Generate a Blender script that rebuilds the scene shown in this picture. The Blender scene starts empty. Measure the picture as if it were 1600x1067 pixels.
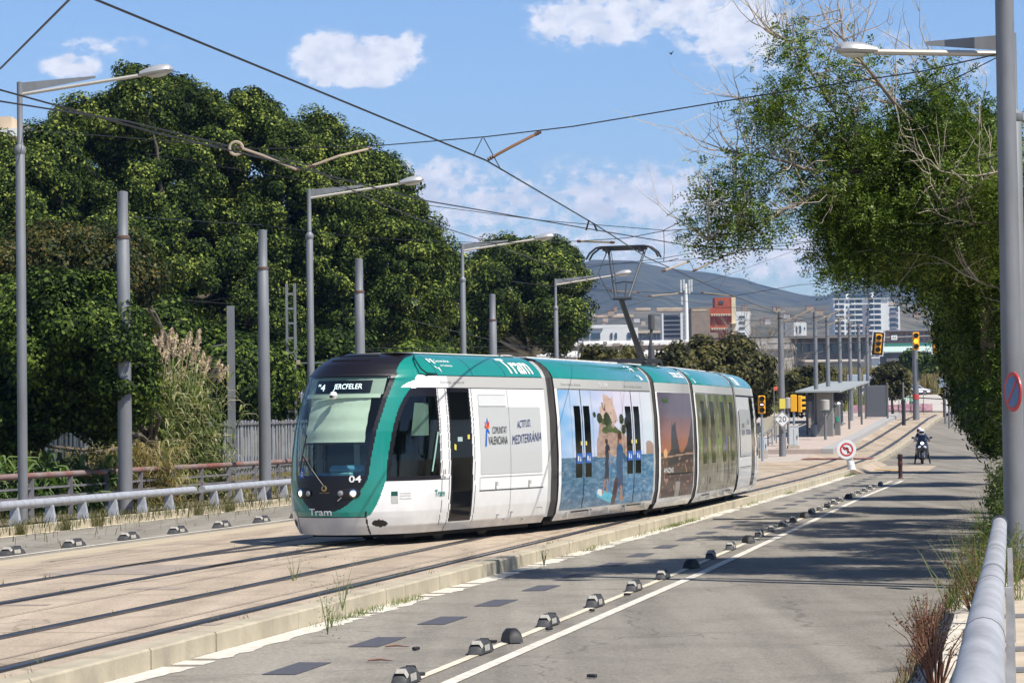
import bpy, math, random
import numpy as np
from mathutils import Vector, Matrix
R = math.radians
random.seed(7); rng = np.random.default_rng(7)
scene = bpy.context.scene; COL = scene.collection
# ------------------------------------------------ camera
F = 4145.0                                   # focal length in photograph pixels
cam = bpy.data.cameras.new('camera'); co = bpy.data.objects.new('camera', cam); COL.objects.link(co)
cam.sensor_width = 36; cam.lens = F/1600*36; cam.clip_start = .3; cam.clip_end = 20000
CAMR = Matrix.Rotation(R(90)+math.atan(131.5/F), 3, 'X') @ Matrix.Rotation(R(-.8), 3, 'Z')
CAML = Vector((0, 0, 2.07))
co.matrix_world = Matrix.Translation(CAML) @ CAMR.to_4x4()
scene.camera = co
scene.render.resolution_x = 1024; scene.render.resolution_y = 682
scene.render.engine = 'CYCLES'
try:
    scene.cycles.transparent_max_bounces = 16; scene.cycles.max_bounces = 6
    scene.cycles.volume_bounces = 0
except Exception: pass
# ------------------------------------------------ sky, sun, exposure
SUN_EL, SUN_AZ = 56.0, 128.0                  # azimuth clockwise from +Y
w = bpy.data.worlds.new('World'); scene.world = w; w.use_nodes = True
nt = w.node_tree; nt.nodes.clear()
def N(t, **k):
    n = nt.nodes.new(t)
    for a, b in k.items(): setattr(n, a, b)
    return n
out = N('ShaderNodeOutputWorld'); bg = N('ShaderNodeBackground'); sky = N('ShaderNodeTexSky')
sky.sky_type = 'NISHITA'; sky.sun_disc = False; sky.sun_elevation = R(SUN_EL); sky.sun_rotation = R(SUN_AZ)
sky.air_density = 1.0; sky.dust_density = .6; sky.ozone_density = 2.2
bg.inputs['Strength'].default_value = .074
tc = N('ShaderNodeTexCoord'); L = nt.links.new
# clouds stand in fixed compass directions: lens-shaped patches broken up by noise
def cloud_dir(px, py):
    d = CAMR @ Vector(((px-800)/F, -(py-533.5)/F, -1)); return d.normalized()
CL = [(515,92,60,44,1.1),(595,90,66,34,1.0),(560,112,84,26,.95),(640,75,30,28,.7),(930,30,120,48,.75),(1060,15,130,45,.7),(1150,45,100,70,.75),(1180,90,70,36,.5),
      (110,105,52,22,.75),(155,72,90,22,.4),(250,78,60,22,.2),(690,285,120,42,.62),(790,310,120,48,.58),(880,300,90,44,.45),(1030,305,105,46,.72),
      (1130,320,110,50,.5),(960,350,200,34,.42),(900,255,70,20,.3),(1090,270,90,24,.3),(820,370,420,50,.45),(1050,380,400,56,.5),(740,320,180,50,.6),(1200,400,300,50,.5),(1000,310,160,56,.7),(1400,75,60,40,.35),(1480,95,90,28,.3),(1100,400,300,30,.22),(640,400,400,46,.2),(1530,105,60,20,.35)]
noise = N('ShaderNodeTexNoise'); noise.inputs['Scale'].default_value = 150; noise.inputs['Detail'].default_value = 9; noise.inputs['Roughness'].default_value = .62
mp = N('ShaderNodeMapping'); mp.inputs['Scale'].default_value = (1, .5, 1.5)
L(tc.outputs['Generated'], mp.inputs['Vector']); L(mp.outputs[0], noise.inputs['Vector'])
def M(op, a, b=None, c=None, clamp=False):
    n = N('ShaderNodeMath', operation=op, use_clamp=clamp)
    for i, q in enumerate((a, b, c)):
        if q is None: continue
        if isinstance(q, (int, float)): n.inputs[i].default_value = q
        else: L(q, n.inputs[i])
    return n.outputs[0]
acc = None
sep = N('ShaderNodeSeparateXYZ'); L(tc.outputs['Generated'], sep.inputs[0])
az = M('ARCTAN2', sep.outputs[0], sep.outputs[1]); el = M('ARCSINE', sep.outputs[2])
for px, py, rx, ry, k in CL:
    d = cloud_dir(px, py); a0 = math.atan2(d.x, d.y); e0 = math.asin(d.z)
    da = M('DIVIDE', M('SUBTRACT', az, a0), rx/F*1.25); de = M('DIVIDE', M('SUBTRACT', el, e0), ry/F*1.25)
    q = M('ADD', M('MULTIPLY', da, da), M('MULTIPLY', de, de))
    g = M('MULTIPLY', M('MAXIMUM', M('SUBTRACT', 1, q), 0), k)
    acc = g if acc is None else M('MAXIMUM', acc, g)
nz = M('MULTIPLY', M('SUBTRACT', noise.outputs['Fac'], .5), 2.6)
mask = M('ADD', M('MULTIPLY', M('ADD', M('MULTIPLY', acc, 1.5), M('SUBTRACT', nz, .42)), M('MULTIPLY', acc, 2.2, clamp=True)), M('MULTIPLY', M('ADD', nz, 1.0), M('MULTIPLY', acc, .42)))
mr = N('ShaderNodeMapRange', interpolation_type='SMOOTHSTEP'); L(mask, mr.inputs[0]); mr.inputs[1].default_value = .0; mr.inputs[2].default_value = .8; mr.inputs[4].default_value = .93
mixc = N('ShaderNodeMix', data_type='RGBA'); L(mr.outputs[0], mixc.inputs[0])
tint = N('ShaderNodeMix', data_type='RGBA', blend_type='MULTIPLY'); tint.inputs[0].default_value = 1
zen = N('ShaderNodeMapRange', interpolation_type='SMOOTHSTEP'); L(el, zen.inputs[0]); zen.inputs[1].default_value = R(11); zen.inputs[2].default_value = R(50); zen.inputs[3].default_value = 1; zen.inputs[4].default_value = .42   # unseen upper sky dimmed towards the zenith, added to cut ambient fill
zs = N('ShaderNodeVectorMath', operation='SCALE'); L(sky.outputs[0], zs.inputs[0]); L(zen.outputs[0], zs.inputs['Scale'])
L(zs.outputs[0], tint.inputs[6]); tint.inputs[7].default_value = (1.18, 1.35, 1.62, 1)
SKYTINT = tint.inputs[7]
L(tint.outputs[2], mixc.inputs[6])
n2 = N('ShaderNodeTexNoise'); n2.inputs['Scale'].default_value = 120; n2.inputs['Detail'].default_value = 4; L(mp.outputs[0], n2.inputs['Vector'])
cr = N('ShaderNodeValToRGB'); L(n2.outputs['Fac'], cr.inputs[0])
cr.color_ramp.elements[0].position = .35; cr.color_ramp.elements[0].color = (.70, .75, .86, 1); cr.color_ramp.elements[1].position = .62; cr.color_ramp.elements[1].color = (.93, .94, 1, 1)
CLOUDK = 11.5
cs = N('ShaderNodeMix', data_type='RGBA', blend_type='MULTIPLY'); cs.inputs[0].default_value = 1; L(cr.outputs[0], cs.inputs[6]); cs.inputs[7].default_value = (CLOUDK, CLOUDK, CLOUDK, 1)
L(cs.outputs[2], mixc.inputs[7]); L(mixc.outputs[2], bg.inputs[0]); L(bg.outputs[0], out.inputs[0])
sl = bpy.data.lights.new('sun', 'SUN'); so = bpy.data.objects.new('sun', sl); COL.objects.link(so)
sl.energy = 5.0; sl.angle = R(.5); sl.color = (1, .95, .87)
sd = Vector((math.sin(R(SUN_AZ))*math.cos(R(SUN_EL)), math.cos(R(SUN_AZ))*math.cos(R(SUN_EL)), math.sin(R(SUN_EL))))
so.rotation_euler = sd.to_track_quat('Z', 'Y').to_euler(); so.location = (30, 0, 60)
scene.view_settings.view_transform = 'Standard'; scene.view_settings.look = 'None'; scene.view_settings.gamma = 1
scene.view_settings.exposure = .44
# ------------------------------------------------ frames of reference
HD = R(11.6); US, UC = math.sin(HD), math.cos(HD)
def P(px, py, Y):                            # world point at depth Y seen at photograph pixel
    d = CAMR @ Vector(((px-800)/F, -(py-533.5)/F, -1)); return CAML + d*(Y/d.y)
GY = [-400, 95, 112, 125, 134, 145, 157, 175, 190, 230, 300, 480, 650, 20000]
GZ = [0, 0, .06, .18, .33, .62, 1.0, 1.62, 2.15, 3.1, 4.4, 7.1, 8.0, 8.0]
def zg(Y): return float(np.interp(Y, GY, GZ))
def ST(s, t, z=0.0, g=True):                 # s along the street, t to the right of the camera's line
    X = US*s+UC*t; Y = UC*s-US*t
    return Vector((X, Y, z+(zg(Y) if g else 0)))
# ------------------------------------------------ materials
MATS = {}
def mat(name, col=(.5,.5,.5), rough=.6, metal=0., var=0., vscale=3., bump=0., bscale=40., col2=None, spec=.5, coat=0., emit=None, es=1., stretch=None, detail=6, isl=0.):
    if name in MATS: return MATS[name]
    m = bpy.data.materials.new(name); m.use_nodes = True; t = m.node_tree; b = t.nodes['Principled BSDF']
    b.inputs['Base Color'].default_value = (*col, 1); b.inputs['Roughness'].default_value = rough; b.inputs['Metallic'].default_value = metal
    b.inputs['Specular IOR Level'].default_value = spec; b.inputs['Coat Weight'].default_value = coat
    tcn = None
    def vec():
        nonlocal tcn
        if tcn is None:
            q = t.nodes.new('ShaderNodeTexCoord'); mpn = t.nodes.new('ShaderNodeMapping')
            if stretch: mpn.inputs['Scale'].default_value = stretch
            t.links.new(q.outputs['Object'], mpn.inputs[0]); tcn = mpn.outputs[0]
        return tcn
    if var > 0 or col2 is not None:
        n = t.nodes.new('ShaderNodeTexNoise'); n.inputs['Scale'].default_value = vscale; n.inputs['Detail'].default_value = detail; n.inputs['Roughness'].default_value = .62
        t.links.new(vec(), n.inputs['Vector'])
        r = t.nodes.new('ShaderNodeValToRGB'); t.links.new(n.outputs['Fac'], r.inputs[0])
        c2 = col2 if col2 is not None else tuple(c*(1+var) for c in col)
        c1 = col if col2 is not None else tuple(c*(1-var) for c in col)
        r.color_ramp.elements[0].position = .36; r.color_ramp.elements[1].position = .64
        r.color_ramp.elements[0].color = (*c1, 1); r.color_ramp.elements[1].color = (*c2, 1)
        t.links.new(r.outputs[0], b.inputs['Base Color'])
    if bump > 0:
        n = t.nodes.new('ShaderNodeTexNoise'); n.inputs['Scale'].default_value = bscale; n.inputs['Detail'].default_value = 5
        t.links.new(vec(), n.inputs['Vector'])
        bp = t.nodes.new('ShaderNodeBump'); bp.inputs['Strength'].default_value = bump; bp.inputs['Distance'].default_value = .02
        t.links.new(n.outputs['Fac'], bp.inputs['Height']); t.links.new(bp.outputs[0], b.inputs['Normal'])
    if emit: b.inputs['Emission Color'].default_value = (*emit, 1); b.inputs['Emission Strength'].default_value = es
    MATS[name] = m; return m
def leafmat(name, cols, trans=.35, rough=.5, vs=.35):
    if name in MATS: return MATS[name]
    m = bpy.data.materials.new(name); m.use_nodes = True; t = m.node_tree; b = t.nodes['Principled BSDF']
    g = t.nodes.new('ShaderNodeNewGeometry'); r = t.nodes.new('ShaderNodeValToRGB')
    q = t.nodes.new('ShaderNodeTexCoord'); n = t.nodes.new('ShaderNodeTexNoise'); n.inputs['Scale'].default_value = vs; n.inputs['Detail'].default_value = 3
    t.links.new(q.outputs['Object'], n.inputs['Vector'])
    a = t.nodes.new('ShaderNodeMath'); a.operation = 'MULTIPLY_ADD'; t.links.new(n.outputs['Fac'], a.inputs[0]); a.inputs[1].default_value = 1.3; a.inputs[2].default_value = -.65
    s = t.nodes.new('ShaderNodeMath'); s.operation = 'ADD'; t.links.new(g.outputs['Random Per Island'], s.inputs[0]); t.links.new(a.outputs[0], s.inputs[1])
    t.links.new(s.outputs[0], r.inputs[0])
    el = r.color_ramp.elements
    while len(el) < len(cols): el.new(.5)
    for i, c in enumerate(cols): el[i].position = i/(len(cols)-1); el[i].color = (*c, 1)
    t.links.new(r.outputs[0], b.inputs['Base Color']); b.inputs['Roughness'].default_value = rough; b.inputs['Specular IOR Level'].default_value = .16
    tr = t.nodes.new('ShaderNodeBsdfTranslucent'); mul = t.nodes.new('ShaderNodeMix'); mul.data_type = 'RGBA'; mul.blend_type = 'MULTIPLY'; mul.inputs[0].default_value = 1
    t.links.new(r.outputs[0], mul.inputs[6]); mul.inputs[7].default_value = (1.4, 1.5, .6, 1); t.links.new(mul.outputs[2], tr.inputs[0])
    mx = t.nodes.new('ShaderNodeMixShader'); mx.inputs[0].default_value = trans
    t.links.new(b.outputs[0], mx.inputs[1]); t.links.new(tr.outputs[0], mx.inputs[2]); t.links.new(mx.outputs[0], t.nodes['Material Output'].inputs[0])
    MATS[name] = m; return m
def glassmat(name, tint, fac=.12, rough=.02):
    if name in MATS: return MATS[name]
    m = bpy.data.materials.new(name); m.use_nodes = True; t = m.node_tree; t.nodes.remove(t.nodes['Principled BSDF'])
    tr = t.nodes.new('ShaderNodeBsdfTransparent'); tr.inputs[0].default_value = (*tint, 1)
    gl = t.nodes.new('ShaderNodeBsdfGlossy'); gl.inputs['Roughness'].default_value = rough
    fr = t.nodes.new('ShaderNodeLayerWeight'); pw = t.nodes.new('ShaderNodeMath'); pw.operation = 'POWER'; t.links.new(fr.outputs['Facing'], pw.inputs[0]); pw.inputs[1].default_value = 4.5
    ad = t.nodes.new('ShaderNodeMath'); ad.operation = 'MULTIPLY_ADD'; ad.inputs[1].default_value = .8; ad.inputs[2].default_value = fac; t.links.new(pw.outputs[0], ad.inputs[0])
    mx = t.nodes.new('ShaderNodeMixShader'); t.links.new(ad.outputs[0], mx.inputs[0]); t.links.new(tr.outputs[0], mx.inputs[1]); t.links.new(gl.outputs[0], mx.inputs[2])
    t.links.new(mx.outputs[0], t.nodes['Material Output'].inputs[0]); MATS[name] = m; return m
def attrmat(name, rough=.3, coat=.3):
    if name in MATS: return MATS[name]
    m = bpy.data.materials.new(name); m.use_nodes = True; t = m.node_tree; b = t.nodes['Principled BSDF']
    a = t.nodes.new('ShaderNodeAttribute'); a.attribute_name = 'Col'; t.links.new(a.outputs['Color'], b.inputs['Base Color'])
    b.inputs['Roughness'].default_value = rough; b.inputs['Coat Weight'].default_value = coat; MATS[name] = m; return m
# ------------------------------------------------ mesh builder
def npmesh(name, V, Fq):
    V = np.asarray(V, dtype=np.float32); Fq = np.asarray(Fq, dtype=np.int32); k = Fq.shape[1]
    me = bpy.data.meshes.new(name); me.vertices.add(len(V)); me.vertices.foreach_set('co', V.ravel())
    me.loops.add(Fq.size); me.loops.foreach_set('vertex_index', Fq.ravel())
    me.polygons.add(len(Fq)); me.polygons.foreach_set('loop_start', np.arange(0, Fq.size, k, dtype=np.int32))
    me.update(calc_edges=True); return me
def obj(name, me, parent=None, loc=None, mats=()):
    o = bpy.data.objects.new(name, me); COL.objects.link(o)
    for m in mats: me.materials.append(m)
    if parent is not None: o.parent = parent
    if loc is not None: o.location = loc
    return o
def tag(o, label=None, cat=None, group=None, kind=None):
    if label: o['label'] = label
    if cat: o['category'] = cat
    if group: o['group'] = group
    if kind: o['kind'] = kind
    return o
def thing(name, label, cat, loc=(0,0,0), rz=0, group=None):
    o = bpy.data.objects.new(name, None); COL.objects.link(o); o.location = loc; o.rotation_euler = (0, 0, rz); o.empty_display_size = .3
    return tag(o, label, cat, group)
def copy_tree(o, parent=None):
    c = o.copy(); COL.objects.link(c); c.parent = parent
    for ch in list(o.children): copy_tree(ch, c)
    return c
class MB:
    def __init__(s): s.v = []; s.f = []; s.m = []
    def add(s, vs, fs, m=0):
        n = len(s.v); s.v += [tuple(v) for v in vs]; s.f += [tuple(i+n for i in f) for f in fs]; s.m += [m]*len(fs); return s
    def box(s, c, d, rz=0, m=0, rot=None, bev=0):
        x, y, z = d[0]/2, d[1]/2, d[2]/2
        if bev > 0:
            b = min(bev, x*.9, y*.9, z*.9); vs = []
            for sx in (-1,1):
                for sy in (-1,1):
                    for sz in (-1,1):
                        vs += [(sx*(x-b), sy*(y-b), sz*z), (sx*(x-b), sy*y, sz*(z-b)), (sx*x, sy*(y-b), sz*(z-b))]
            import itertools
            idx = {k: i for i, k in enumerate(itertools.product((-1,1), repeat=3))}
            def V(sx, sy, sz, k): return idx[(sx, sy, sz)]*3+k
            fs = []
            for q in (-1,1):
                fs.append([V(-1,-1,q,0),V(1,-1,q,0),V(1,1,q,0),V(-1,1,q,0)][::q])
                fs.append([V(-1,q,-1,1),V(-1,q,1,1),V(1,q,1,1),V(1,q,-1,1)][::q])
                fs.append([V(q,-1,-1,2),V(q,1,-1,2),V(q,1,1,2),V(q,-1,1,2)][::q])
            for k in idx: fs.append([V(*k,0),V(*k,1),V(*k,2)][::(1 if k[0]*k[1]*k[2] < 0 else -1)])
            for p in (-1,1):
                for q in (-1,1):
                    e = p*q
                    fs.append([V(-1,p,q,0),V(1,p,q,0),V(1,p,q,1),V(-1,p,q,1)][::-e])
                    fs.append([V(p,-1,q,2),V(p,1,q,2),V(p,1,q,0),V(p,-1,q,0)][::-e])
                    fs.append([V(p,q,-1,1),V(p,q,1,1),V(p,q,1,2),V(p,q,-1,2)][::-e])
        else:
            vs = [(-x,-y,-z),(x,-y,-z),(x,y,-z),(-x,y,-z),(-x,-y,z),(x,-y,z),(x,y,z),(-x,y,z)]
            fs = [(0,3,2,1),(4,5,6,7),(0,1,5,4),(1,2,6,5),(2,3,7,6),(3,0,4,7)]
        Rm = rot if rot is not None else Matrix.Rotation(rz, 3, 'Z'); c = Vector(c)
        return s.add([Rm @ Vector(v)+c for v in vs], fs, m)
    def beam(s, a, b, w, h, m=0, up=(0,0,1)):
        a, b = Vector(a), Vector(b); d = (b-a); ln = d.length
        if ln < 1e-6: return s
        x = d/ln; y = Vector(up).cross(x)
        if y.length < 1e-4: y = Vector((0,1,0)).cross(x)
        y.normalize(); z = x.cross(y); Rm = Matrix((x, y, z)).transposed()
        return s.box((a+b)/2, (ln, w, h), rot=Rm, m=m)
    def tube(s, pts, r, n=8, m=0, cap=True):
        pts = [Vector(p) for p in pts]; k = len(pts); rs = r if isinstance(r, (list, tuple)) else [r]*k; vs = []
        t0 = (pts[1]-pts[0]).normalized(); ref = Vector((0,0,1)) if abs(t0.z) < .9 else Vector((1,0,0)); u = (ref-t0*ref.dot(t0)).normalized()
        for i, p in enumerate(pts):
            t = (pts[min(i+1,k-1)]-pts[max(i-1,0)])
            t = t.normalized() if t.length > 1e-9 else t0
            u = u-t*u.dot(t); u = u.normalized() if u.length > 1e-6 else Vector((1,0,0)); v = t.cross(u)
            vs += [p+(u*math.cos(2*math.pi*j/n)+v*math.sin(2*math.pi*j/n))*rs[i] for j in range(n)]
        fs = [(i*n+j, i*n+(j+1)%n, (i+1)*n+(j+1)%n, (i+1)*n+j) for i in range(k-1) for j in range(n)]
        if cap: fs += [tuple(range(n))[::-1], tuple((k-1)*n+j for j in range(n))]
        return s.add(vs, fs, m)
    def lathe(s, prof, n=16, c=(0,0,0), m=0, rot=None, cap=True):
        vs = []; c = Vector(c); Rm = rot if rot is not None else Matrix.Identity(3)
        for r, z in prof: vs += [Rm @ Vector((r*math.cos(2*math.pi*j/n), r*math.sin(2*math.pi*j/n), z))+c for j in range(n)]
        k = len(prof); fs = [(i*n+j, i*n+(j+1)%n, (i+1)*n+(j+1)%n, (i+1)*n+j) for i in range(k-1) for j in range(n)]
        if cap: fs += [tuple(range(n))[::-1], tuple((k-1)*n+j for j in range(n))]
        return s.add(vs, fs, m)
    def prism(s, poly, h, fn, m=0):                # poly in (u,v), thickness h, fn(u,v,w)->point
        n = len(poly); vs = [fn(u, v, 0) for u, v in poly]+[fn(u, v, h) for u, v in poly]
        return s.add(vs, [tuple(range(n))[::-1], tuple(range(n, 2*n))]+[(i, (i+1)%n, n+(i+1)%n, n+i) for i in range(n)], m)
    def build(s, name, mats, parent=None, loc=None, smooth=False, origin=None):
        me = bpy.data.meshes.new(name)
        vs = s.v if origin is None else [tuple(Vector(v)-Vector(origin)) for v in s.v]
        me.from_pydata(vs, [], s.f)
        if not isinstance(mats, (list, tuple)): mats = [mats]
        for q in mats: me.materials.append(q)
        if len(mats) > 1: me.polygons.foreach_set('material_index', s.m)
        if smooth:
            me.polygons.foreach_set('use_smooth', [True]*len(s.f))
            try: me.set_sharp_from_angle(angle=R(40))
            except Exception: pass
        me.update()
        return obj(name, me, parent, loc if loc is not None else (origin if origin is not None else None))
def text2d(t, size=1., shear=0., off=0., space=1.):
    c = bpy.data.curves.new('t', 'FONT'); c.body = t; c.size = size; c.shear = shear; c.offset = off; c.space_character = space; c.resolution_u = 3
    o = bpy.data.objects.new('t', c); COL.objects.link(o); me = bpy.data.meshes.new_from_object(o)
    vs = [(v.co.x, v.co.y) for v in me.vertices]; fs = [tuple(p.vertices) for p in me.polygons]
    bpy.data.objects.remove(o); bpy.data.meshes.remove(me); bpy.data.curves.remove(c)
    x0 = min(v[0] for v in vs); x1 = max(v[0] for v in vs); y0 = min(v[1] for v in vs); y1 = max(v[1] for v in vs)
    return [((x-x0)/(x1-x0), (y-y0)/(y1-y0)) for x, y in vs], fs, (x1-x0)/(y1-y0)
def put_text(mb, t, u0, u1, v0, v1, fn, m=0, sub_=0, **k):      # text stretched to a rectangle, mapped by fn(u,v)
    vs, fs, _ = text2d(t, **k)
    for _i in range(sub_):
        nf = []
        for f in fs:
            for j in range(1, len(f)-1):
                a, b, c = f[0], f[j], f[j+1]; n = len(vs)
                vs += [((vs[p][0]+vs[q][0])/2, (vs[p][1]+vs[q][1])/2) for p, q in ((a,b),(b,c),(c,a))]
                nf += [(a,n,n+2),(n,b,n+1),(n+2,n+1,c),(n,n+1,n+2)]
        fs = nf
    mb.add([fn(u0+(u1-u0)*x, v0+(v1-v0)*y) for x, y in vs], fs, m)
ORD = ['first','second','third','fourth','fifth','sixth','seventh','eighth','ninth','tenth','eleventh','twelfth','thirteenth','fourteenth','fifteenth','sixteenth','seventeenth','eighteenth','nineteenth','twentieth','twenty-first','twenty-second','twenty-third','twenty-fourth','twenty-fifth','twenty-sixth','twenty-seventh','twenty-eighth']
# shared materials
galv = mat('galvanised_steel', (.20,.205,.215), .55, .25, var=.16, vscale=2.2, stretch=(1,1,.25))
galv_l = mat('galvanised_pipe', (.43,.44,.47), .45, .25, var=.14, vscale=6)
black = mat('black_rubber', (.015,.015,.017), .6)
dark = mat('dark_paint', (.03,.03,.034), .45)
whitep = mat('white_paint', (.78,.78,.76), .45, var=.06, vscale=8)
yellowp = mat('signal_yellow', (.85,.42,.02), .4)
redp = mat('sign_red', (.6,.03,.03), .4)
conc = mat('concrete', (.42,.38,.32), .9, var=.14, vscale=3, bump=.2)
cable = mat('cable', (.025,.025,.028), .5)
brass = mat('insulator_tan', (.42,.34,.24), .5)
rust = mat('rusty_steel', (.22,.09,.05), .8, col2=(.30,.27,.26), vscale=5)
# ================================================ THE SETTING: ground, road, track slab
def strip(name, ta, tb, za, zb, s0, s1, m, lift=0, step=3., nt_=1, label=None, cat=None, kind='structure', off=None, group=None):
    ss = list(np.arange(s0, s1, step))+[s1]; vs = []; fs = []
    for s_ in ss:
        for j in range(nt_+1):
            k = j/nt_; o_ = off(s_) if off else 0
            vs.append(ST(s_, ta+(tb-ta)*k+o_, za+(zb-za)*k+lift))
    n = nt_+1
    for i in range(len(ss)-1):
        for j in range(nt_): fs.append((i*n+j, i*n+j+1, (i+1)*n+j+1, (i+1)*n+j))
    mb = MB(); mb.add(vs, fs); o = mb.build(name, m)
    return tag(o, label, cat, group, kind)
# far terrain sheet with the same profile
def terrain():
    ys = [-60, 0, 30, 60, 95, 112, 125, 134, 145, 157, 175, 190, 230, 300, 390, 480, 650, 1200, 2400, 5200]; xs = [-2500,-600,-200,-80,-30,0,30,80,200,600,2500]
    vs = [(x, y, zg(y)-.34) for y in ys for x in xs]; n = len(xs)
    fs = [(j*n+i, j*n+i+1, (j+1)*n+i+1, (j+1)*n+i) for j in range(len(ys)-1) for i in range(n-1)]
    mb = MB(); mb.add(vs, fs)
    tag(mb.build('ground', mat('dry_ground', (.20,.165,.10), .95, col2=(.13,.12,.06), vscale=.25, bump=.4, bscale=6)), kind='structure')
terrain()
def asphalt(name, c, c2):
    m = mat(name, c, .88, var=.1, vscale=.6, bump=.35, bscale=90)
    t = m.node_tree; b = t.nodes['Principled BSDF']; src = b.inputs['Base Color'].links[0].from_socket
    q = t.nodes.new('ShaderNodeTexCoord')
    mpn = t.nodes.new('ShaderNodeMapping'); mpn.inputs['Rotation'].default_value = (0, 0, HD); mpn.inputs['Scale'].default_value = (1.4, .05, 1)
    t.links.new(q.outputs['Object'], mpn.inputs[0])
    n = t.nodes.new('ShaderNodeTexNoise'); n.inputs['Scale'].default_value = 1.2; n.inputs['Detail'].default_value = 3; t.links.new(mpn.outputs[0], n.inputs['Vector'])
    n2_ = t.nodes.new('ShaderNodeTexNoise'); n2_.inputs['Scale'].default_value = 30; n2_.inputs['Detail'].default_value = 2; t.links.new(q.outputs['Object'], n2_.inputs['Vector'])
    a = t.nodes.new('ShaderNodeMath'); a.operation = 'MULTIPLY_ADD'; t.links.new(n2_.outputs['Fac'], a.inputs[0]); a.inputs[1].default_value = 1.1; t.links.new(n.outputs['Fac'], a.inputs[2])
    r = t.nodes.new('ShaderNodeMapRange'); t.links.new(a.outputs[0], r.inputs[0]); r.inputs[1].default_value = .75; r.inputs[2].default_value = 1.35
    mx = t.nodes.new('ShaderNodeMix'); mx.data_type = 'RGBA'; t.links.new(r.outputs[0], mx.inputs[0]); t.links.new(src, mx.inputs[6]); mx.inputs[7].default_value = (*c2, 1)
    g1 = t.nodes.new('ShaderNodeTexNoise'); g1.inputs['Scale'].default_value = 17; g1.inputs['Detail'].default_value = 9; g1.inputs['Roughness'].default_value = .85; t.links.new(q.outputs['Object'], g1.inputs['Vector'])
    gr = t.nodes.new('ShaderNodeMapRange'); t.links.new(g1.outputs['Fac'], gr.inputs[0]); gr.inputs[1].default_value = .34; gr.inputs[2].default_value = .66; gr.inputs[3].default_value = .66; gr.inputs[4].default_value = 1.22
    vo = t.nodes.new('ShaderNodeTexNoise'); vo.inputs['Scale'].default_value = .9; vo.inputs['Detail'].default_value = 7; vo.inputs['Distortion'].default_value = .6; t.links.new(q.outputs['Object'], vo.inputs['Vector'])
    vr = t.nodes.new('ShaderNodeMapRange'); t.links.new(vo.outputs['Fac'], vr.inputs[0]); vr.inputs[1].default_value = .30; vr.inputs[2].default_value = .52; vr.inputs[3].default_value = .78; vr.inputs[4].default_value = 1.0
    mm = t.nodes.new('ShaderNodeMath'); mm.operation = 'MULTIPLY'; t.links.new(gr.outputs[0], mm.inputs[0]); t.links.new(vr.outputs[0], mm.inputs[1])
    mv = t.nodes.new('ShaderNodeVectorMath'); mv.operation = 'SCALE'; t.links.new(mx.outputs[2], mv.inputs[0]); t.links.new(mm.outputs[0], mv.inputs['Scale'])
    wn = t.nodes.new('ShaderNodeTexNoise'); wn.inputs['Scale'].default_value = 1.6; wn.inputs['Detail'].default_value = 4; t.links.new(q.outputs['Object'], wn.inputs['Vector'])
    wa = t.nodes.new('ShaderNodeVectorMath'); wa.operation = 'MULTIPLY_ADD'; t.links.new(wn.outputs['Color'], wa.inputs[0]); wa.inputs[1].default_value = (.9, .9, 0); t.links.new(q.outputs['Object'], wa.inputs[2])
    vc = t.nodes.new('ShaderNodeTexVoronoi'); vc.feature = 'DISTANCE_TO_EDGE'; vc.inputs['Scale'].default_value = .23; t.links.new(wa.outputs[0], vc.inputs['Vector'])
    vk = t.nodes.new('ShaderNodeMapRange'); t.links.new(vc.outputs['Distance'], vk.inputs[0]); vk.inputs[1].default_value = .002; vk.inputs[2].default_value = .007; vk.inputs[3].default_value = .68; vk.inputs[4].default_value = 1.0
    mv2 = t.nodes.new('ShaderNodeVectorMath'); mv2.operation = 'SCALE'; t.links.new(mv.outputs[0], mv2.inputs[0]); t.links.new(vk.outputs[0], mv2.inputs['Scale'])
    t.links.new(mv2.outputs[0], b.inputs['Base Color']); return m
asph = asphalt('asphalt', (.16,.143,.118), (.295,.266,.222))
asph2 = asphalt('asphalt_bus_lane', (.195,.176,.145), (.34,.308,.255))
slabm = asphalt('track_concrete', (.335,.265,.19), (.53,.43,.325))
ZR = -.2                                      # road level below the track slab
driftp = lambda s_: float(np.interp(s_, [0, 40, 60, 80], [0, 0, -.2, -.4]))
strip('road', -8.46, -1.3, ZR, ZR, -10, 430, asph, nt_=2)
strip('bus_lane', -8.44, -5.7, ZR, ZR, -10, 112, asph2, lift=.004, off=lambda s_: 0)
strip('track_slab', -16.2, -8.5, 0, 0, -10, 111, slabm, nt_=3)
strip('slab_edge', -18.2, -16.2, -.16, 0, -10, 111, mat('edge_concrete', (.47,.39,.27), .9, var=.12, vscale=2, bump=.2), nt_=1)
strip('service_road', -22.2, -18.2, -.16, -.16, -10, 130, asph2)
strip('verge', -24.3, -22.3, .04, .04, -10, 125, mat('verge_soil', (.16,.14,.09), .95, col2=(.22,.18,.11), vscale=1.5, bump=.4))
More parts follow.
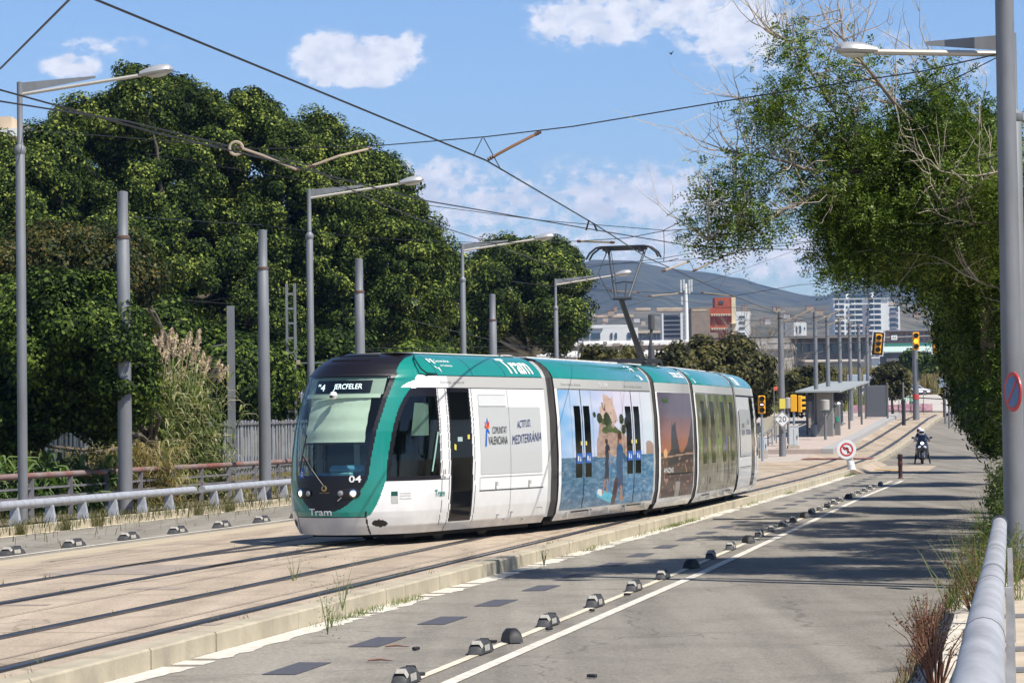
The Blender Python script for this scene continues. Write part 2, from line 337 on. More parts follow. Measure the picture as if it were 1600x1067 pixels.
# the junction where the road crosses the tracks, then the track and platforms beyond
strip('junction_paving', -30, -8.4, -.0, -.0, 111, 126, slabm, nt_=12, step=1.5)
strip('junction_road', -8.4, -7.9, -.0, ZR, 111, 126, slabm, lift=.003); strip('junction_apron', -7.9, -5.5, ZR, ZR, 112.5, 124, slabm, lift=.006)
mb = MB(); mb.add([ST(111,-8.72,.01), ST(111,-7.88,ZR-.02), ST(111,-8.72,ZR-.1), ST(111,-8.44,.012)], [(0,2,1,3)]); tag(mb.build('kerb_end', slabm), kind='structure')
strip('track_bed', -12.3, -8.5, 0, 0, 126, 215, slabm)
strip('paved_area', -34, -12.3, .0, .0, 126, 215, mat('paving_pale', (.42,.36,.31), .9, var=.1, vscale=1.2), nt_=3)
strip('parking_lot', -60, -1.3, .02, .02, 215, 430, mat('lot_concrete', (.46,.42,.37), .9, var=.1, vscale=.2), nt_=3)
strip('side_road', -60, -22.2, -.16, -.05, 60, 126, mat('yard_soil', (.27,.22,.12), .95, col2=(.20,.19,.08), vscale=.7), nt_=3)
# sidewalk on the right
strip('gutter', -1.3, -.86, ZR+.03, ZR+.03, -10, 200, mat('gutter_concrete', (.55,.5,.42), .9, var=.2, vscale=2.5, bump=.3))
def kerb(name, ta, tb, zt, s0, s1, label, m, seg=1.0, grp=None):
    mb = MB(); s_ = s0
    while s_ < s1:
        e = min(s_+seg, s1)-.012; j = random.uniform(-.008, .008); a, b = ta+j, tb+j
        vs = [ST(s_, a, -.3), ST(s_, b, -.3), ST(e, b, -.3), ST(e, a, -.3), ST(s_, a, zt), ST(s_, b-.02, zt), ST(e, b-.02, zt), ST(e, a, zt), ST(s_, b, zt-.02), ST(e, b, zt-.02)]
        mb.add(vs, [(0,3,2,1),(4,5,6,7),(5,8,9,6),(8,1,2,9),(0,1,8,5,4),(2,3,7,6,9),(3,0,4,7)]); s_ += seg
    o = mb.build(name, m); return tag(o, label, 'kerb', grp)
kerbm = mat('kerb_stone', (.40,.35,.255), .9, var=.16, vscale=1.4, bump=.25, bscale=25)
kerb('kerb', -8.72, -8.46, .012, 4, 111, 'low beige stone kerb between the tram tracks and the bus lane', kerbm)
kerb('kerb', -8.72, -8.46, .012, 126, 205, 'low pale kerb along the tracks beyond the junction, left of the motorcycle', kerbm)
kerb('kerb', -.86, -.66, .0, 6, 200, 'low kerb at the right road edge below the pipe guardrail', kerbm)
strip('sidewalk', -.66, 6, -.02, -.02, -10, 200, mat('sidewalk_paving', (.46,.38,.28), .9, var=.12, vscale=2, bump=.2))
kerb('kerb', -22.55, -22.2, .04, 20, 125, 'beige kerb below the left pipe guardrail', kerbm)
# ---- painted markings
paint = mat('road_paint', (.60,.56,.48), .8, var=.2, vscale=9)
paint2 = mat('worn_road_paint', (.62,.55,.42), .85, var=.2, vscale=7)
darkpatch = mat('blacked_out_marking', (.07,.07,.085), .85, var=.15, vscale=12)
def mk(name, ta, tb, s0, s1, m, z=ZR, lift=.008, off=driftp): return strip(name, ta, tb, z, z, s0, s1, m, lift=lift, step=2., off=off)
mk('lane_line', -5.40, -5.26, 2, 100, paint)
mk('lane_line', -5.76, -5.66, 2, 100, paint2, lift=.0085)
def ragged(name, t0, t1, s0, s1, m, z):
    mb = MB(); s_ = s0; pa = t1+random.uniform(-.1, .05)
    while s_ < s1:
        nb = t1+random.uniform(-.09, .02)
        if random.random() > .09: mb.add([ST(s_, t0, z), ST(s_, pa, z), ST(s_+.22, nb, z), ST(s_+.22, t0, z)], [(0,1,2,3)])
        pa = nb; s_ += .22
    tag(mb.build(name, m), kind='structure')
ragged('kerb_line', -8.46, -8.12, 14, 109, paint, ZR+.009)
mb = MB()
for k in range(32):
    s_ = 20.6+3.03*k; o_ = driftp(s_)*.35
    mb.add([ST(s_, -7.26+o_, ZR+.0095), ST(s_, -6.93+o_, ZR+.0095), ST(s_+1.25, -6.93+o_, ZR+.0095), ST(s_+1.25, -7.26+o_, ZR+.0095)], [(0,1,2,3)])
tag(mb.build('dashed_marking', darkpatch), kind='structure')
mk('edge_line', -18.62, -18.5, 30, 108, paint, z=-.16, off=None)
ragged('gutter_line', -22.2, -22.0, 40, 110, paint2, -.152)
# sun-bleached repair patches and joints on the slab
mb = MB()
for s_, t0, t1, d_ in [(33,-12.0,-11.3,.5),(36.5,-14.6,-12.6,2.6),(30,-13.0,-11.9,.25),(27,-9.2,-8.8,.3)]:
    mb.add([ST(s_, t0, .004), ST(s_, t1, .004), ST(s_+d_, t1, .004), ST(s_+d_, t0, .004)], [(0,1,2,3)])
tag(mb.build('slab_patch', mat('patch_concrete', (.30,.245,.2), .85, var=.15, vscale=3)), kind='structure')
mb = MB()
for t_ in (-9.5, -11.65, -15.45): mb.add([ST(5, t_-.012, .0035), ST(5, t_+.012, .0035), ST(110, t_+.012, .0035), ST(110, t_-.012, .0035)], [(0,1,2,3)])
for s_ in np.arange(14, 110, 6): mb.add([ST(s_, -16.1, .003), ST(s_, -8.75, .003), ST(s_+.02, -8.75, .003), ST(s_+.02, -16.1, .003)], [(0,1,2,3)])
tag(mb.build('slab_joint', mat('joint_dirt', (.25,.2,.16), .9)), kind='structure')
# yellow box lines and red strip at the junction
ym = mat('yellow_road_paint', (.72,.42,.08), .8, var=.15, vscale=5)
mb = MB()
def band(mb, a, b, w, z=.012):
    z += .012
    A, B = ST(*a), ST(*b); d = (B-A).normalized(); n_ = Vector((d.y, -d.x, 0))*w/2; k = 16; vs = []
    for i in range(k+1):
        p = ST(a[0]+(b[0]-a[0])*i/k, a[1]+(b[1]-a[1])*i/k, z); vs += [p-n_, p+n_]
    mb.add(vs, [(2*i, 2*i+1, 2*i+3, 2*i+2) for i in range(k)])
band(mb, (113.5,-29), (113.5,-8.6), .3); band(mb, (119.5,-29), (119.5,-8.6), .3); band(mb, (119.5,-8.6), (115,-6.6), .3, z=ZR+.015)
tag(mb.build('yellow_box_marking', ym), kind='structure')
mb = MB(); band(mb, (129.5,-12.2), (129.5,-8.8), 2.6, .014); band(mb, (129.5,-33), (129.5,-26), 2.0, .012)
tag(mb.build('red_crossing_band', mat('red_surface', (.34,.12,.11), .85, var=.15, vscale=3)), kind='structure')
mb = MB()
for s_ in (128.1, 131.2, 140, 141, 155): 
    for t_ in np.arange(-12.1, -9, .9): band(mb, (s_, t_), (s_, t_+.55), .28, .018)
for s_, t_ in ((158,-4.8),(172,-4.6),(150,-3.2)): band(mb, (s_, t_), (s_+5, t_), .14, ZR+.012)
tag(mb.build('crossing_dashes', paint), kind='structure')
mb = MB()                                     # arrow and shadowless band painted on the bus lane
band(mb, (62.2,-8.0), (62.2,-6.0), .5, ZR+.01); tag(mb.build('tar_band', darkpatch), kind='structure')
mb = MB(); band(mb, (62.2,-7.5), (62.2,-6.8), .16, ZR+.014); band(mb, (104,-8.2), (104,-5.4), .5, ZR+.014); tag(mb.build('painted_bar', paint2), kind='structure')
# ---- tracks
railm = mat('rail_steel', (.16,.17,.2), .28, .9, var=.2, vscale=4); groove = mat('rail_groove', (.018,.015,.013), .9)
railbed = mat('rail_sealant', (.06,.048,.04), .9, var=.4, vscale=2.5)
def cross_t(s_):
    x = min(max((s_-38.5)/(64-38.5), 0), 1); k = x*x*(3-2*x); return -13.35+(3.5)*k
def track(label, tf, s0, s1, step=2.):
    root = thing('tram_track', label, 'track', ST(s0, tf(s0)), group='tram tracks in the concrete')
    for side in (-1, 1):
        ss = list(np.arange(s0, s1, step))+[s1]; mb = MB(); vs = []
        for s_ in ss:
            c = tf(s_)+side*.7175
            jit = random.uniform(0, .03)
            for dt, z in ((-.115-jit, .0045), (-.03, .0065), (-.03, .0085), (.045, .0085), (.045, .0055), (.105+jit, .0045)): vs.append(ST(s_, c+side*dt*1, z))
        n = 6; fs = []; mi = []
        for i in range(len(ss)-1):
            for j in range(5):
                if j == 1 or j == 3: continue
                fs.append((i*n+j, i*n+j+1, (i+1)*n+j+1, (i+1)*n+j)); mi.append({0:1, 2:0, 4:2}[j])
        mb.add(vs, fs); mb.m = mi
        # groove strip
        mb.build('rail', [railm, railbed, groove], root, origin=None).location = (0,0,0)
        o = root.children[-1]
        for v in o.data.vertices: v.co -= root.location
track('pair of rails of the nearest tram track beside the kerb', lambda s_: -9.82, 5, 205)
track('pair of rails of the far tram track, left of the nearest one', lambda s_: -13.35 - (3.2*max(0, min(1, (s_-70)/50))), 20, 205)
track('curved pair of crossover rails linking both tram tracks under the tram', cross_t, 38.5, 64, 1.0)
# ---- platform beyond the junction
plat = mat('platform_paving', (.44,.36,.31), .9, var=.08, vscale=2); plate = mat('platform_edge', (.36,.35,.34), .85, var=.08, vscale=3)
mb = MB()
def slab(mb, t0, t1, zt, s0, s1, m=0):
    ss = list(np.arange(s0, s1, 4))+[s1]
    vs = []
    for s_ in ss: vs += [ST(s_, t0, -.1), ST(s_, t0, zt), ST(s_, t1, zt), ST(s_, t1, -.1)]
    fs = [(0,1,2,3)]+[tuple(4*(len(ss)-1)+i for i in (3,2,1,0))]
    for i in range(len(ss)-1):
        for j in range(3): fs.append((4*i+j, 4*i+j+1, 4*i+5+j, 4*i+4+j)[::-1])
    mb.add(vs, fs, m)
slab(mb, -15.6, -12.0, .25, 137, 198, 0); slab(mb, -12.0, -11.35, .26, 137, 198, 1); slab(mb, -16.3, -15.6, .26, 137, 198, 1)
tag(mb.build('tram_platform', [plat, plate]), 'raised tram stop platform with grey edge strip between the tracks', 'platform')
# ---- haze-tinted hills far away (real relief)
def hill(name, ridge, Yr, Yf, m, seed, rough):
    g = np.random.default_rng(seed); xs = np.linspace(ridge[0][0], ridge[-1][0], 150); vs = []; ny = 22
    ry = np.interp(xs, [r[0] for r in ridge], [r[1] for r in ridge]); hs = [P(x, y, Yr) for x, y in zip(xs, ry)]
    ph = g.uniform(0, 6.28, 12); fr = g.uniform(3, 45, 12)
    for j in range(ny+1):
        k = j/ny
        for i, h in enumerate(hs):
            u = i/150; n_ = sum(math.sin(fr[q]*u*3+ph[q]+k*(2+q*.7))/(1+q*.35) for q in range(12))
            y = Yf+(Yr-Yf)*k; prof = k**.85
            z = 4+(h.z-4)*prof+rough*n_*(.25+math.sin(k*math.pi))*(1 if 0 < j else 0)
            if j == ny: z = h.z+rough*.12*n_
            vs.append((h.x*y/Yr, y, z))
    vs += [(v[0], Yr+900, 0) for v in vs[-150:]]; n = 150
    fs = [(j*n+i, j*n+i+1, (j+1)*n+i+1, (j+1)*n+i) for j in range(ny+1) for i in range(n-1)]
    mb = MB(); mb.add(vs, fs); return tag(mb.build(name, m, smooth=True), kind='structure')
hm = mat('hill_scrub', (.022,.038,.024), .95, col2=(.085,.088,.055), vscale=.02, detail=15)
hm2 = mat('foothill_scrub', (.024,.040,.02), .95, col2=(.17,.14,.09), vscale=.03, detail=15)
hill('hills', [(-900,480),(-200,450),(500,440),(700,432),(900,415),(925,407),(990,408),(1030,416),(1060,420),(1090,424),(1110,424),(1130,431),(1160,434),(1185,443),(1230,455),(1262,464),(1295,463),(1330,446),(1370,434),(1420,428),(1500,425),(1700,410),(2300,380)], 3900, 2500, hm, 3, 7)
hill('foothills', [(-900,505),(600,500),(900,497),(960,487),(1010,480),(1060,486),(1110,478),(1180,476),(1250,480),(1300,476),(1380,470),(1450,474),(1520,470),(1700,460),(2300,460)], 2300, 1500, hm2, 9, 2.6)
# ================================================ THE TRAM
teal = mat('teal_paint', (.005,.22,.175), .28, coat=.7, var=.05, vscale=2); tramw = mat('tram_white', (.80,.80,.80), .32, coat=.5)
tramg = mat('tram_grey', (.48,.48,.46), .4, coat=.2); blk = mat('gloss_black', (.010,.009,.013), .35, spec=.3, coat=.12)
seam = mat('seam_black', (.008,.008,.009), .5); wind = glassmat('windscreen_glass', (.90,.985,.94), .05); sideg = glassmat('dark_side_glass', (.42,.52,.50), .05)
doorg = mat('dark_door_glass', (.004,.005,.006), .08, spec=.22); bell = mat('bellows_dark', (.05,.045,.045), .7); bell2 = mat('bellows_grey', (.50,.50,.49), .5)
roofm = mat('roof_grey', (.5,.5,.48), .6, var=.1, vscale=3); under = mat('underframe', (.02,.02,.02), .8)
bumperm = mat('bumper_grey', (.62,.61,.60), .38, coat=.3)
lettw = mat('lettering_white', (.82,.82,.8), .4); lettt = mat('lettering_teal', (.005,.2,.16), .4); letn = mat('lettering_navy', (.02,.035,.16), .4); letk = mat('lettering_black', (.02,.02,.02), .4); letg = mat('lettering_grey', (.25,.25,.25), .4)
WZ = [.2,.35,.6,.9,1.5,2.2,2.8,3.0,3.1,3.2,3.3,3.36,3.40]; WW = [1.15,1.24,1.29,1.315,1.325,1.30,1.245,1.215,1.165,1.08,.95,.83,.66]
def wz(z): return np.interp(z, WZ, WW)
AZ = [.2,.5,.6,1.15,1.6,2.0,2.6,2.95,3.2,3.32,3.40]; AA = [.10,.015,0,.02,.06,.13,.34,.50,.80,1.02,1.32]
def a0(z): return np.interp(z, AZ, AA)
def dz(z): return np.interp(z, [.2,2.9,3.2,3.4], [1.45,1.5,1.25,.9])
class Frame:
    def __init__(s, O, th, rev=False):
        th = R(th); s.d = Vector((math.sin(th), math.cos(th), 0)); s.n = Vector((math.cos(th), -math.sin(th), 0)); s.O = Vector(O)
        if rev: s.d = -s.d; s.n = -s.n
    def __call__(s, a, b, z): return s.O+s.d*a+s.n*b+Vector((0, 0, z))
NOSE = Vector((-3.33, 46.5, 0))
LENS = [6.31, 7.28, 3.9, 7.3, 6.2]; THS = [27.46, 18.7, 16.5, 12.4, 11.6]
FR = []; o_ = NOSE.copy()
for Lm, th in zip(LENS, THS): f_ = Frame(o_, th); FR.append(f_); o_ = f_(Lm, 0, 0)
TAIL = Frame(o_, THS[-1], True)
tram = thing('tram', 'teal, black and white five-section tram running towards the camera with adverts along its side', 'tram', NOSE)
TL = Vector(NOSE)
def grime(m, c=(.17,.145,.115)):
    t = m.node_tree; b = t.nodes['Principled BSDF']; i = b.inputs['Base Color']; q = t.nodes.new('ShaderNodeTexCoord'); sp = t.nodes.new('ShaderNodeSeparateXYZ'); t.links.new(q.outputs['Object'], sp.inputs[0])
    n = t.nodes.new('ShaderNodeTexNoise'); n.inputs['Scale'].default_value = 3.5; n.inputs['Detail'].default_value = 8; t.links.new(q.outputs['Object'], n.inputs['Vector'])
    z = t.nodes.new('ShaderNodeMapRange'); t.links.new(sp.outputs[2], z.inputs[0]); z.inputs[1].default_value = .95; z.inputs[2].default_value = .18; z.inputs[3].default_value = .0; z.inputs[4].default_value = .62
    a = t.nodes.new('ShaderNodeMath'); a.operation = 'MULTIPLY'; t.links.new(z.outputs[0], a.inputs[0]); t.links.new(n.outputs['Fac'], a.inputs[1])
    mx = t.nodes.new('ShaderNodeMix'); mx.data_type = 'RGBA'; t.links.new(a.outputs[0], mx.inputs[0]); mx.inputs[6].default_value = i.default_value[:]; mx.inputs[7].default_value = (*c, 1); t.links.new(mx.outputs[2], i)
grime(tramw); grime(tramg); grime(bumperm)
def loc(p): return tuple(Vector(p)-TL)
def side(fr, a, z, off=0., sgn=1): return loc(fr(a, sgn*(float(wz(z))+off), z))
def frontp(fr, b, z, off=0.):
    w_ = float(wz(z)); a = float(a0(z))+float(dz(z))*(1-math.sqrt(max(0, 1-(b/w_)**2)))
    e = 1e-3; b2 = b+e if b < w_-2*e else b-e
    a2 = float(a0(z))+float(dz(z))*(1-math.sqrt(max(0, 1-(b2/w_)**2))); a3 = float(a0(z+.01))+float(dz(z+.01))*(1-math.sqrt(max(0, 1-(min(abs(b),float(wz(z+.01)))/float(wz(z+.01)))**2)))
    db = (a2-a)/(b2-b); dzz = (a3-a)/.01; n_ = Vector((-1, db, dzz)).normalized()
    return loc(fr(a+n_.x*off, b+n_.y*off, z+n_.z*off))
# --- cab module: one fine lofted skin, its faces sorted into the parts they belong to
def cab(fr, fine, LEN):
    zs = np.concatenate([np.arange(.2, 3.0, fine), np.arange(3.0, 3.40, fine), [3.40, 3.405]])
    nph = int(1.9/fine); ph = np.linspace(0, math.pi/2, nph); na = int(4.2/(fine*1.4))
    Vx = []; A = []; B = []; Z = []
    for z in zs:
        w_ = wz(min(z, 3.4)); A0 = a0(z); D = dz(z)
        b = w_*np.sin(ph); a = A0+D*(1-np.cos(ph)); u = np.linspace(0, 1, na+1)[1:]
        a2 = A0+D+(LEN-A0-D)*u; b2 = np.full(na, w_); A.append(np.concatenate([a, a2])); B.append(np.concatenate([b, b2])); Z.append(np.full(nph+na, z))
    A = np.array(A); B = np.array(B); Z = np.array(Z)
    ca = (A[1:,1:]+A[:-1,:-1])/2; cb = (B[1:,1:]+B[:-1,:-1])/2; cz = (Z[1:,1:]+Z[:-1,:-1])/2
    nr, nc = A.shape; sidef = (np.arange(nc-1) >= nph-1)[None, :].repeat(nr-1, 0)
    # classes
    WH, TE, GR, BK, SE, BU, WS, SG, DG, RF, HB = range(11)
    c = np.full(ca.shape, WH)
    bw = .675+(cz-1.15)*.095                                     # windscreen half width
    po = np.where(cz < 1.15, .70+.27*np.sqrt(np.clip((cz-.52)/.63, 0, 1)), .97+.07*(cz-1.15)/1.6)     # outer edge of the pillar
    po = np.where(cz > 2.3, po+np.clip((cz-2.3)/.5, 0, 1)**1.6*.06, po)
    c[(cz < .52) & (cb < .70)] = BU
    c[(cz >= .52) & (cb < po) & ~sidef] = TE
    c[(cz >= 3.0)] = TE
    mask = (cz > .60+.5*(cb/.70)**2.6) & (cb < np.where(cz < 1.15, .745-.0*cz, bw+.06)) & (cz < 3.03)
    c[mask & ~sidef] = BK
    c[(cz > 1.24) & (cz < 2.99) & (cb < bw) & ~sidef] = WS
    c[(cz >= 3.02) & (cb < .90-(cz-2.98)*.3) & (ca < 1.9) & (cz < 3.41)] = BK
    c[(np.abs(cz-3.01) < .012) & (cb < po) & (ca < 1.0)] = SE
    # grey band above doors, arch over the cab window
    gb = (cz > 2.78) & (cz < 2.985); arch = (ca > 1.02+np.clip(cz-2.78, 0, 1)**1.4*5.2)
    c[gb & arch & (cb > .9)] = WH; c[gb & (ca > 2.3)] = GR
    c[(np.abs(cz-2.99) < .012) & (ca > 1.6) & (cb > 1.0)] = SE
    # cab side window
    lo = .455+(cz-1.15)*.28; sw = (cz > 1.15) & (cz < 2.76) & (cb > po) & (ca < 1.85)
    c[sw] = BK; c[sw & (cz > 1.21) & (cz < 2.62) & (cb > po+.05) & (ca < 1.78)] = SG
    c[(np.abs(cz-1.135) < .010) & (cb > po) & (ca < 2.15)] = SE
    # door
    dr = (ca > 2.22) & (ca < 3.06) & (cz > .36) & (cz < 2.76)
    c[dr] = BK; c[(ca > 2.28) & (ca < 3.0) & (cz > .44) & (cz < 2.70)] = DG
    for q in (1.89, 2.16, 3.14): c[(np.abs(ca-q) < .011) & (cz > .3) & (cz < 2.77)] = SE
    c[(np.abs(ca-2.16) < .012) & (cz <= .36)] = SE
    for q in (4.35, 5.72): c[(np.abs(ca-q) < .009) & (cz < .0)] = SE
    c[(np.abs(cz-2.77) < .010) & (ca > 1.3)] = SE
    for q in (1.95, 3.3, 4.6): c[(np.abs(ca-q) < .010) & (cz > 3.0)] = SE
    c[(np.abs(cz-.51) < .012) & (cb < .70)] = SE; c[(np.abs(cb-.70) < .012) & (cz < .62)] = SE; c[(np.abs(cb-.55) < .008) & (cz < .0)] = SE
    c[(cz > 3.402)] = RF
    # white crease recess and round coupling hole
    hole = ((cb-.86)**2/.0090+(cz-.40)**2/.0042 < 1) & ~sidef; c[hole] = HB
    parts = {'cab_shell': ([WH, TE, GR, BK, SE, RF, HB], [tramw, teal, tramg, blk, seam, roofm, seam]), 'bumper': ([BU], [bumperm]), 'windscreen': ([WS], [wind]), 'cab_side_window': ([SG], [sideg]), 'door_glass': ([DG], [doorg])}
    idx = np.arange(nr*nc).reshape(nr, nc); q4 = np.stack([idx[:-1,:-1], idx[:-1,1:], idx[1:,1:], idx[1:,:-1]], -1)
    base = np.array(loc(fr.O)); dv = np.array(fr.d); nv = np.array(fr.n)
    for sg in (1, -1):
        pos = base+A.ravel()[:,None]*dv+sg*B.ravel()[:,None]*nv+Z.ravel()[:,None]*np.array([0,0,1.])
        for pn, (cl, ms) in parts.items():
            sel = np.isin(c, cl)
            f_ = q4[sel]; mi = np.array([cl.index(k) for k in c[sel]], dtype=np.int32)
            if not len(f_): continue
            used, inv = np.unique(f_, return_inverse=True); f2 = inv.reshape(f_.shape)
            if (sg < 0): f2 = f2[:, ::-1]
            YIELD.setdefault(pn, []).append((pos[used], f2, mi, ms))
    # close the roof over the front
    for pn in list(YIELD):
        Vs = []; Fs = []; Ms = []; n = 0; sides_sep = pn in ('cab_side_window', 'door_glass')
        groups = [[x] for x in YIELD[pn]] if sides_sep else [YIELD[pn]]
        for g in groups:
            Vs = []; Fs = []; Ms = []; n = 0
            for v, f_, mi, ms in g: Vs.append(v); Fs.append(f_+n); Ms.append(mi); n += len(v)
            me = npmesh(pn, np.concatenate(Vs), np.concatenate(Fs)); o = obj(pn, me, tram, None, ms)
            me.polygons.foreach_set('material_index', np.concatenate(Ms)); me.polygons.foreach_set('use_smooth', [True]*len(me.polygons))
    YIELD.clear()
YIELD = {}
cab(FR[0], .016, 6.11); cab(TAIL, .05, 5.98)
# --- middle modules
def shell(fr, a_0, a_1, name, mats_, sections=2):
    zz = [.2,.28,.35,.6,.9,1.2,1.5,1.85,2.2,2.5,2.785,2.80,2.985,3.0,3.05,3.1,3.15,3.2,3.25,3.3,3.33,3.36,3.38,3.40]; mb = MB()
    pts = [(float(wz(z)), z) for z in zz]; prof = pts+[(0, 3.405)]+[(-b, z) for b, z in pts[::-1]]+[(0, .2)]
    n = len(prof); aa = [a_0, a_0+.04, a_1-.04, a_1]; vs = []
    for i, a in enumerate(aa):
        k = .985 if i in (0, 3) else 1
        vs += [loc(fr(a, b*k, z)) for b, z in prof]
    fs = []; ms = []
    for i in range(3):
        for j in range(n):
            z = (prof[j][1]+prof[(j+1) % n][1])/2; fs.append((i*n+j, (i+1)*n+j, (i+1)*n+(j+1) % n, i*n+(j+1) % n)[::-1])
            ms.append(3 if z < .21 else 0 if z < 2.79 else 2 if z < 2.99 else 1 if z < 3.401 else 4)
    fs += [tuple(range(n)), tuple(3*n+j for j in range(n))[::-1]]; ms += [3, 3]
    mb.add(vs, fs); mb.m = ms
    return mb.build(name, mats_, tram, smooth=True)
SM = [tramw, teal, tramg, under, roofm]
for i, nm in ((1, 'door_section_body'), (2, 'centre_section_body'), (3, 'door_section_body')): shell(FR[i], .22, LENS[i]-.22, nm, SM)
# inner roof slab and end wall of the cab sections
for fr in (FR[0], TAIL):
    mb = MB()
    prof = [(float(wz(z)), z) for z in (.2,.9,1.5,2.2,2.8,3.0,3.2,3.4)]; pr = prof+[(-b, z) for b, z in prof[::-1]]
    mb.add([loc(fr(5.98, b, z)) for b, z in pr], [tuple(range(len(pr)))])
    mb.add([loc(fr(a, b, 3.404)) for a, b in ((1.45,-.7),(5.98,-.7),(5.98,.7),(1.45,.7))], [(0,1,2,3)])
    mb.build('inner_end_panel', [roofm], tram)
# gangway bellows
for i in range(4):
    fa, fb = FR[i], FR[i+1]; A_ = LENS[i]-.22; mb = MB(); K = 12; pr = []
    zz = [.3,.6,1.2,2.2,2.8,3.0,3.12,3.22,3.3]; prof = [(float(wz(z))-.05, z) for z in zz]; prof += [(-b, z) for b, z in prof[::-1]]; n = len(prof); vs = []
    for k in range(K+1):
        u = k/K; sc = 0.02 if k % 2 else -.045
        if k in (0, K): sc = -.02
        for b, z in prof:
            p = (1-u)*Vector(fa(A_, b+(sc if b > 0 else -sc), z+(sc if z > 3 else 0)))+u*Vector(fb(.22, b+(sc if b > 0 else -sc), z+(sc if z > 3 else 0))); vs.append(loc(p))
    fs = []; ms = []
    for k in range(K):
        for j in range(n-1): fs.append((k*n+j, (k+1)*n+j, (k+1)*n+j+1, k*n+j+1)); ms.append(1 if k in (1, 2, 4, 5) else 0)
    mb.add(vs, fs); mb.m = ms; mb.build('gangway_bellows', [bell, bell2], tram)
# --- things on the sides: curved overlays that follow the skin
def overlay(name, fr, a1, a2, z1, z2, m, off=.006, sgn=1, parent=None, th=.004, na=1, skew=0):
    nz_ = max(1, int((z2-z1)/.2)); mb = MB(); vs = []
    for i in range(nz_+1):
        z = z1+(z2-z1)*i/nz_
        for j in range(na+1):
            a = a1+(a2-a1)*j/na+skew*(z-z1); vs.append(side(fr, a, z, off, sgn))
    n = na+1; mb.add(vs, [(i*n+j, i*n+j+1, (i+1)*n+j+1, (i+1)*n+j)[::sgn] for i in range(nz_) for j in range(na)])
    if name is None: return mb
    o = mb.build(name, m, parent or tram, smooth=True); return o
def join(*mbs):
    r = MB()
    for b in mbs: r.add(b.v, b.f)
    return r
def polys(name, fr, items, z_fn=None, off=.01, parent=None, sgn=1, step=.25):   # flat shapes on the side, list of (poly, material)
    ms = []; mb = MB()
    for poly, m in items:
        if m not in ms: ms.append(m)
        mb.add([side(fr, a, z, off, sgn) for a, z in poly], [tuple(range(len(poly)))], ms.index(m))
    return mb.build(name, ms, parent or tram)
F1 = FR[0]
# white panels, seams, lettering on the first section
lg = mat('advert_pale_grey', (.52,.53,.53), .35, coat=.4)
overlay('advert_panel', F1, 3.36, 5.86, 1.18, 2.42, lg, .005)
overlay('vent_panel', F1, 3.38, 4.45, 2.44, 2.64, mat('panel_pale', (.68,.69,.7), .4, coat=.3), .009)
ln = join(*[overlay(None, F1, a, b, c, d, seam, .008) for a, b, c, d in [(3.3,5.9,.88,.895),(4.55,4.558,.35,2.75),(3.32,3.328,.88,1.12),(3.34,5.88,1.125,1.132),(3.37,4.46,2.435,2.442),(3.37,4.46,2.64,2.647),(5.92,5.93,.22,.5),(5.68,5.92,.5,.506)]])
ln.build('panel_seam', seam, tram)
def sidetext(t, a1, a2, z1, z2, m, fr=F1, off=.012, sgn=1, name='lettering', flip=False, parent=None, skew=0, **k):
    if 'offs' in k: k['off'] = k.pop('offs')
    mb = MB(); put_text(mb, t, a1, a2, z1, z2, (lambda u, v: side(fr, u, v+skew*(u-a1), off, sgn)), sub_=1 if len(t) < 14 else 0, **k); return mb.build(name, m, parent or tram)
def rooftext(t, a1, a2, v1, v2, m, fr=None, off=.012):
    fr = fr or F1; zz = np.linspace(3.0, 3.37, 60); bb = wz(zz); al = np.concatenate([[0], np.cumsum(np.hypot(np.diff(zz), np.diff(bb)))]); mb = MB()
    def f(u, v): z = float(np.interp(v*al[-1], al, zz)); return side(fr, u, z, off)
    put_text(mb, t, a1, a2, v1, v2, f, off=.02, sub_=2); return mb.build('roof_lettering', m, tram)
sidetext('COMUNITAT', 3.84, 4.42, 1.93, 2.06, letk, off=.014); sidetext('VALENCIANA', 3.67, 4.44, 1.73, 1.88, letk, off=.014)
palm = [([(3.54,1.7),(3.60,1.7),(3.64,2.0),(3.60,2.02)], mat('logo_blue', (.02,.12,.5), .4))]
import itertools
for (dx, dzz), m_ in zip([(-.10,.04),(-.07,.13),(.03,.2),(.11,.14),(.13,.04),(.11,-.1)], itertools.cycle([mat('logo_red', (.6,.03,.02), .4), mat('logo_orange', (.8,.22,.02), .4), mat('logo_blue', (.02,.12,.5), .4)])):
    x, z = 3.63, 2.03; palm.append(([(x, z), (x+dx*.5+dzz*.22, z+dzz*.5-dx*.22), (x+dx, z+dzz), (x+dx*.5-dzz*.15, z+dzz*.5+dx*.15)], m_))
polys('palm_logo', F1, palm, off=.013)
sidetext('ACTITUD,', 4.85, 5.42, 2.0, 2.16, letn, shear=.15, skew=.06); sidetext('MEDITERR\u00c0NIA', 4.62, 5.84, 1.72, 1.93, letn, shear=.25, skew=.05, off=.013)
sidetext('Tram', 1.62, 1.98, .83, .95, lettt, off=.010, offs=.01)
rooftext('Tram', 4.75, 5.80, .10, .86, lettw)
mb = MB(); mb.add([frontp(F1, u, v, .006) for u, v in ((1.03,.74),(1.10,.74),(1.10,.87),(1.03,.87))], [(0,1,2,3)]); mb.build('transport_logo', tramg, tram); mb = MB(); mb.add([frontp(F1, u, v, .006) for u, v in ((1.03,.87),(1.10,.87),(1.10,.95),(1.03,.95))], [(0,1,2,3)]); mb.build('transport_logo', mat('logo_dark_teal', (.01,.07,.06), .4), tram)
F1b = F1
for k_, (t_, zz_) in enumerate((('Area de Barcelona', .90), ('Autoritat del Transport', .85), ('Metropolit\u00e0', .80))): stx = MB(); put_text(stx, t_, 1.12, 1.22, zz_, zz_+.035, lambda u, v: frontp(F1, u, v, .006)); stx.build('small_lettering', letg, tram)
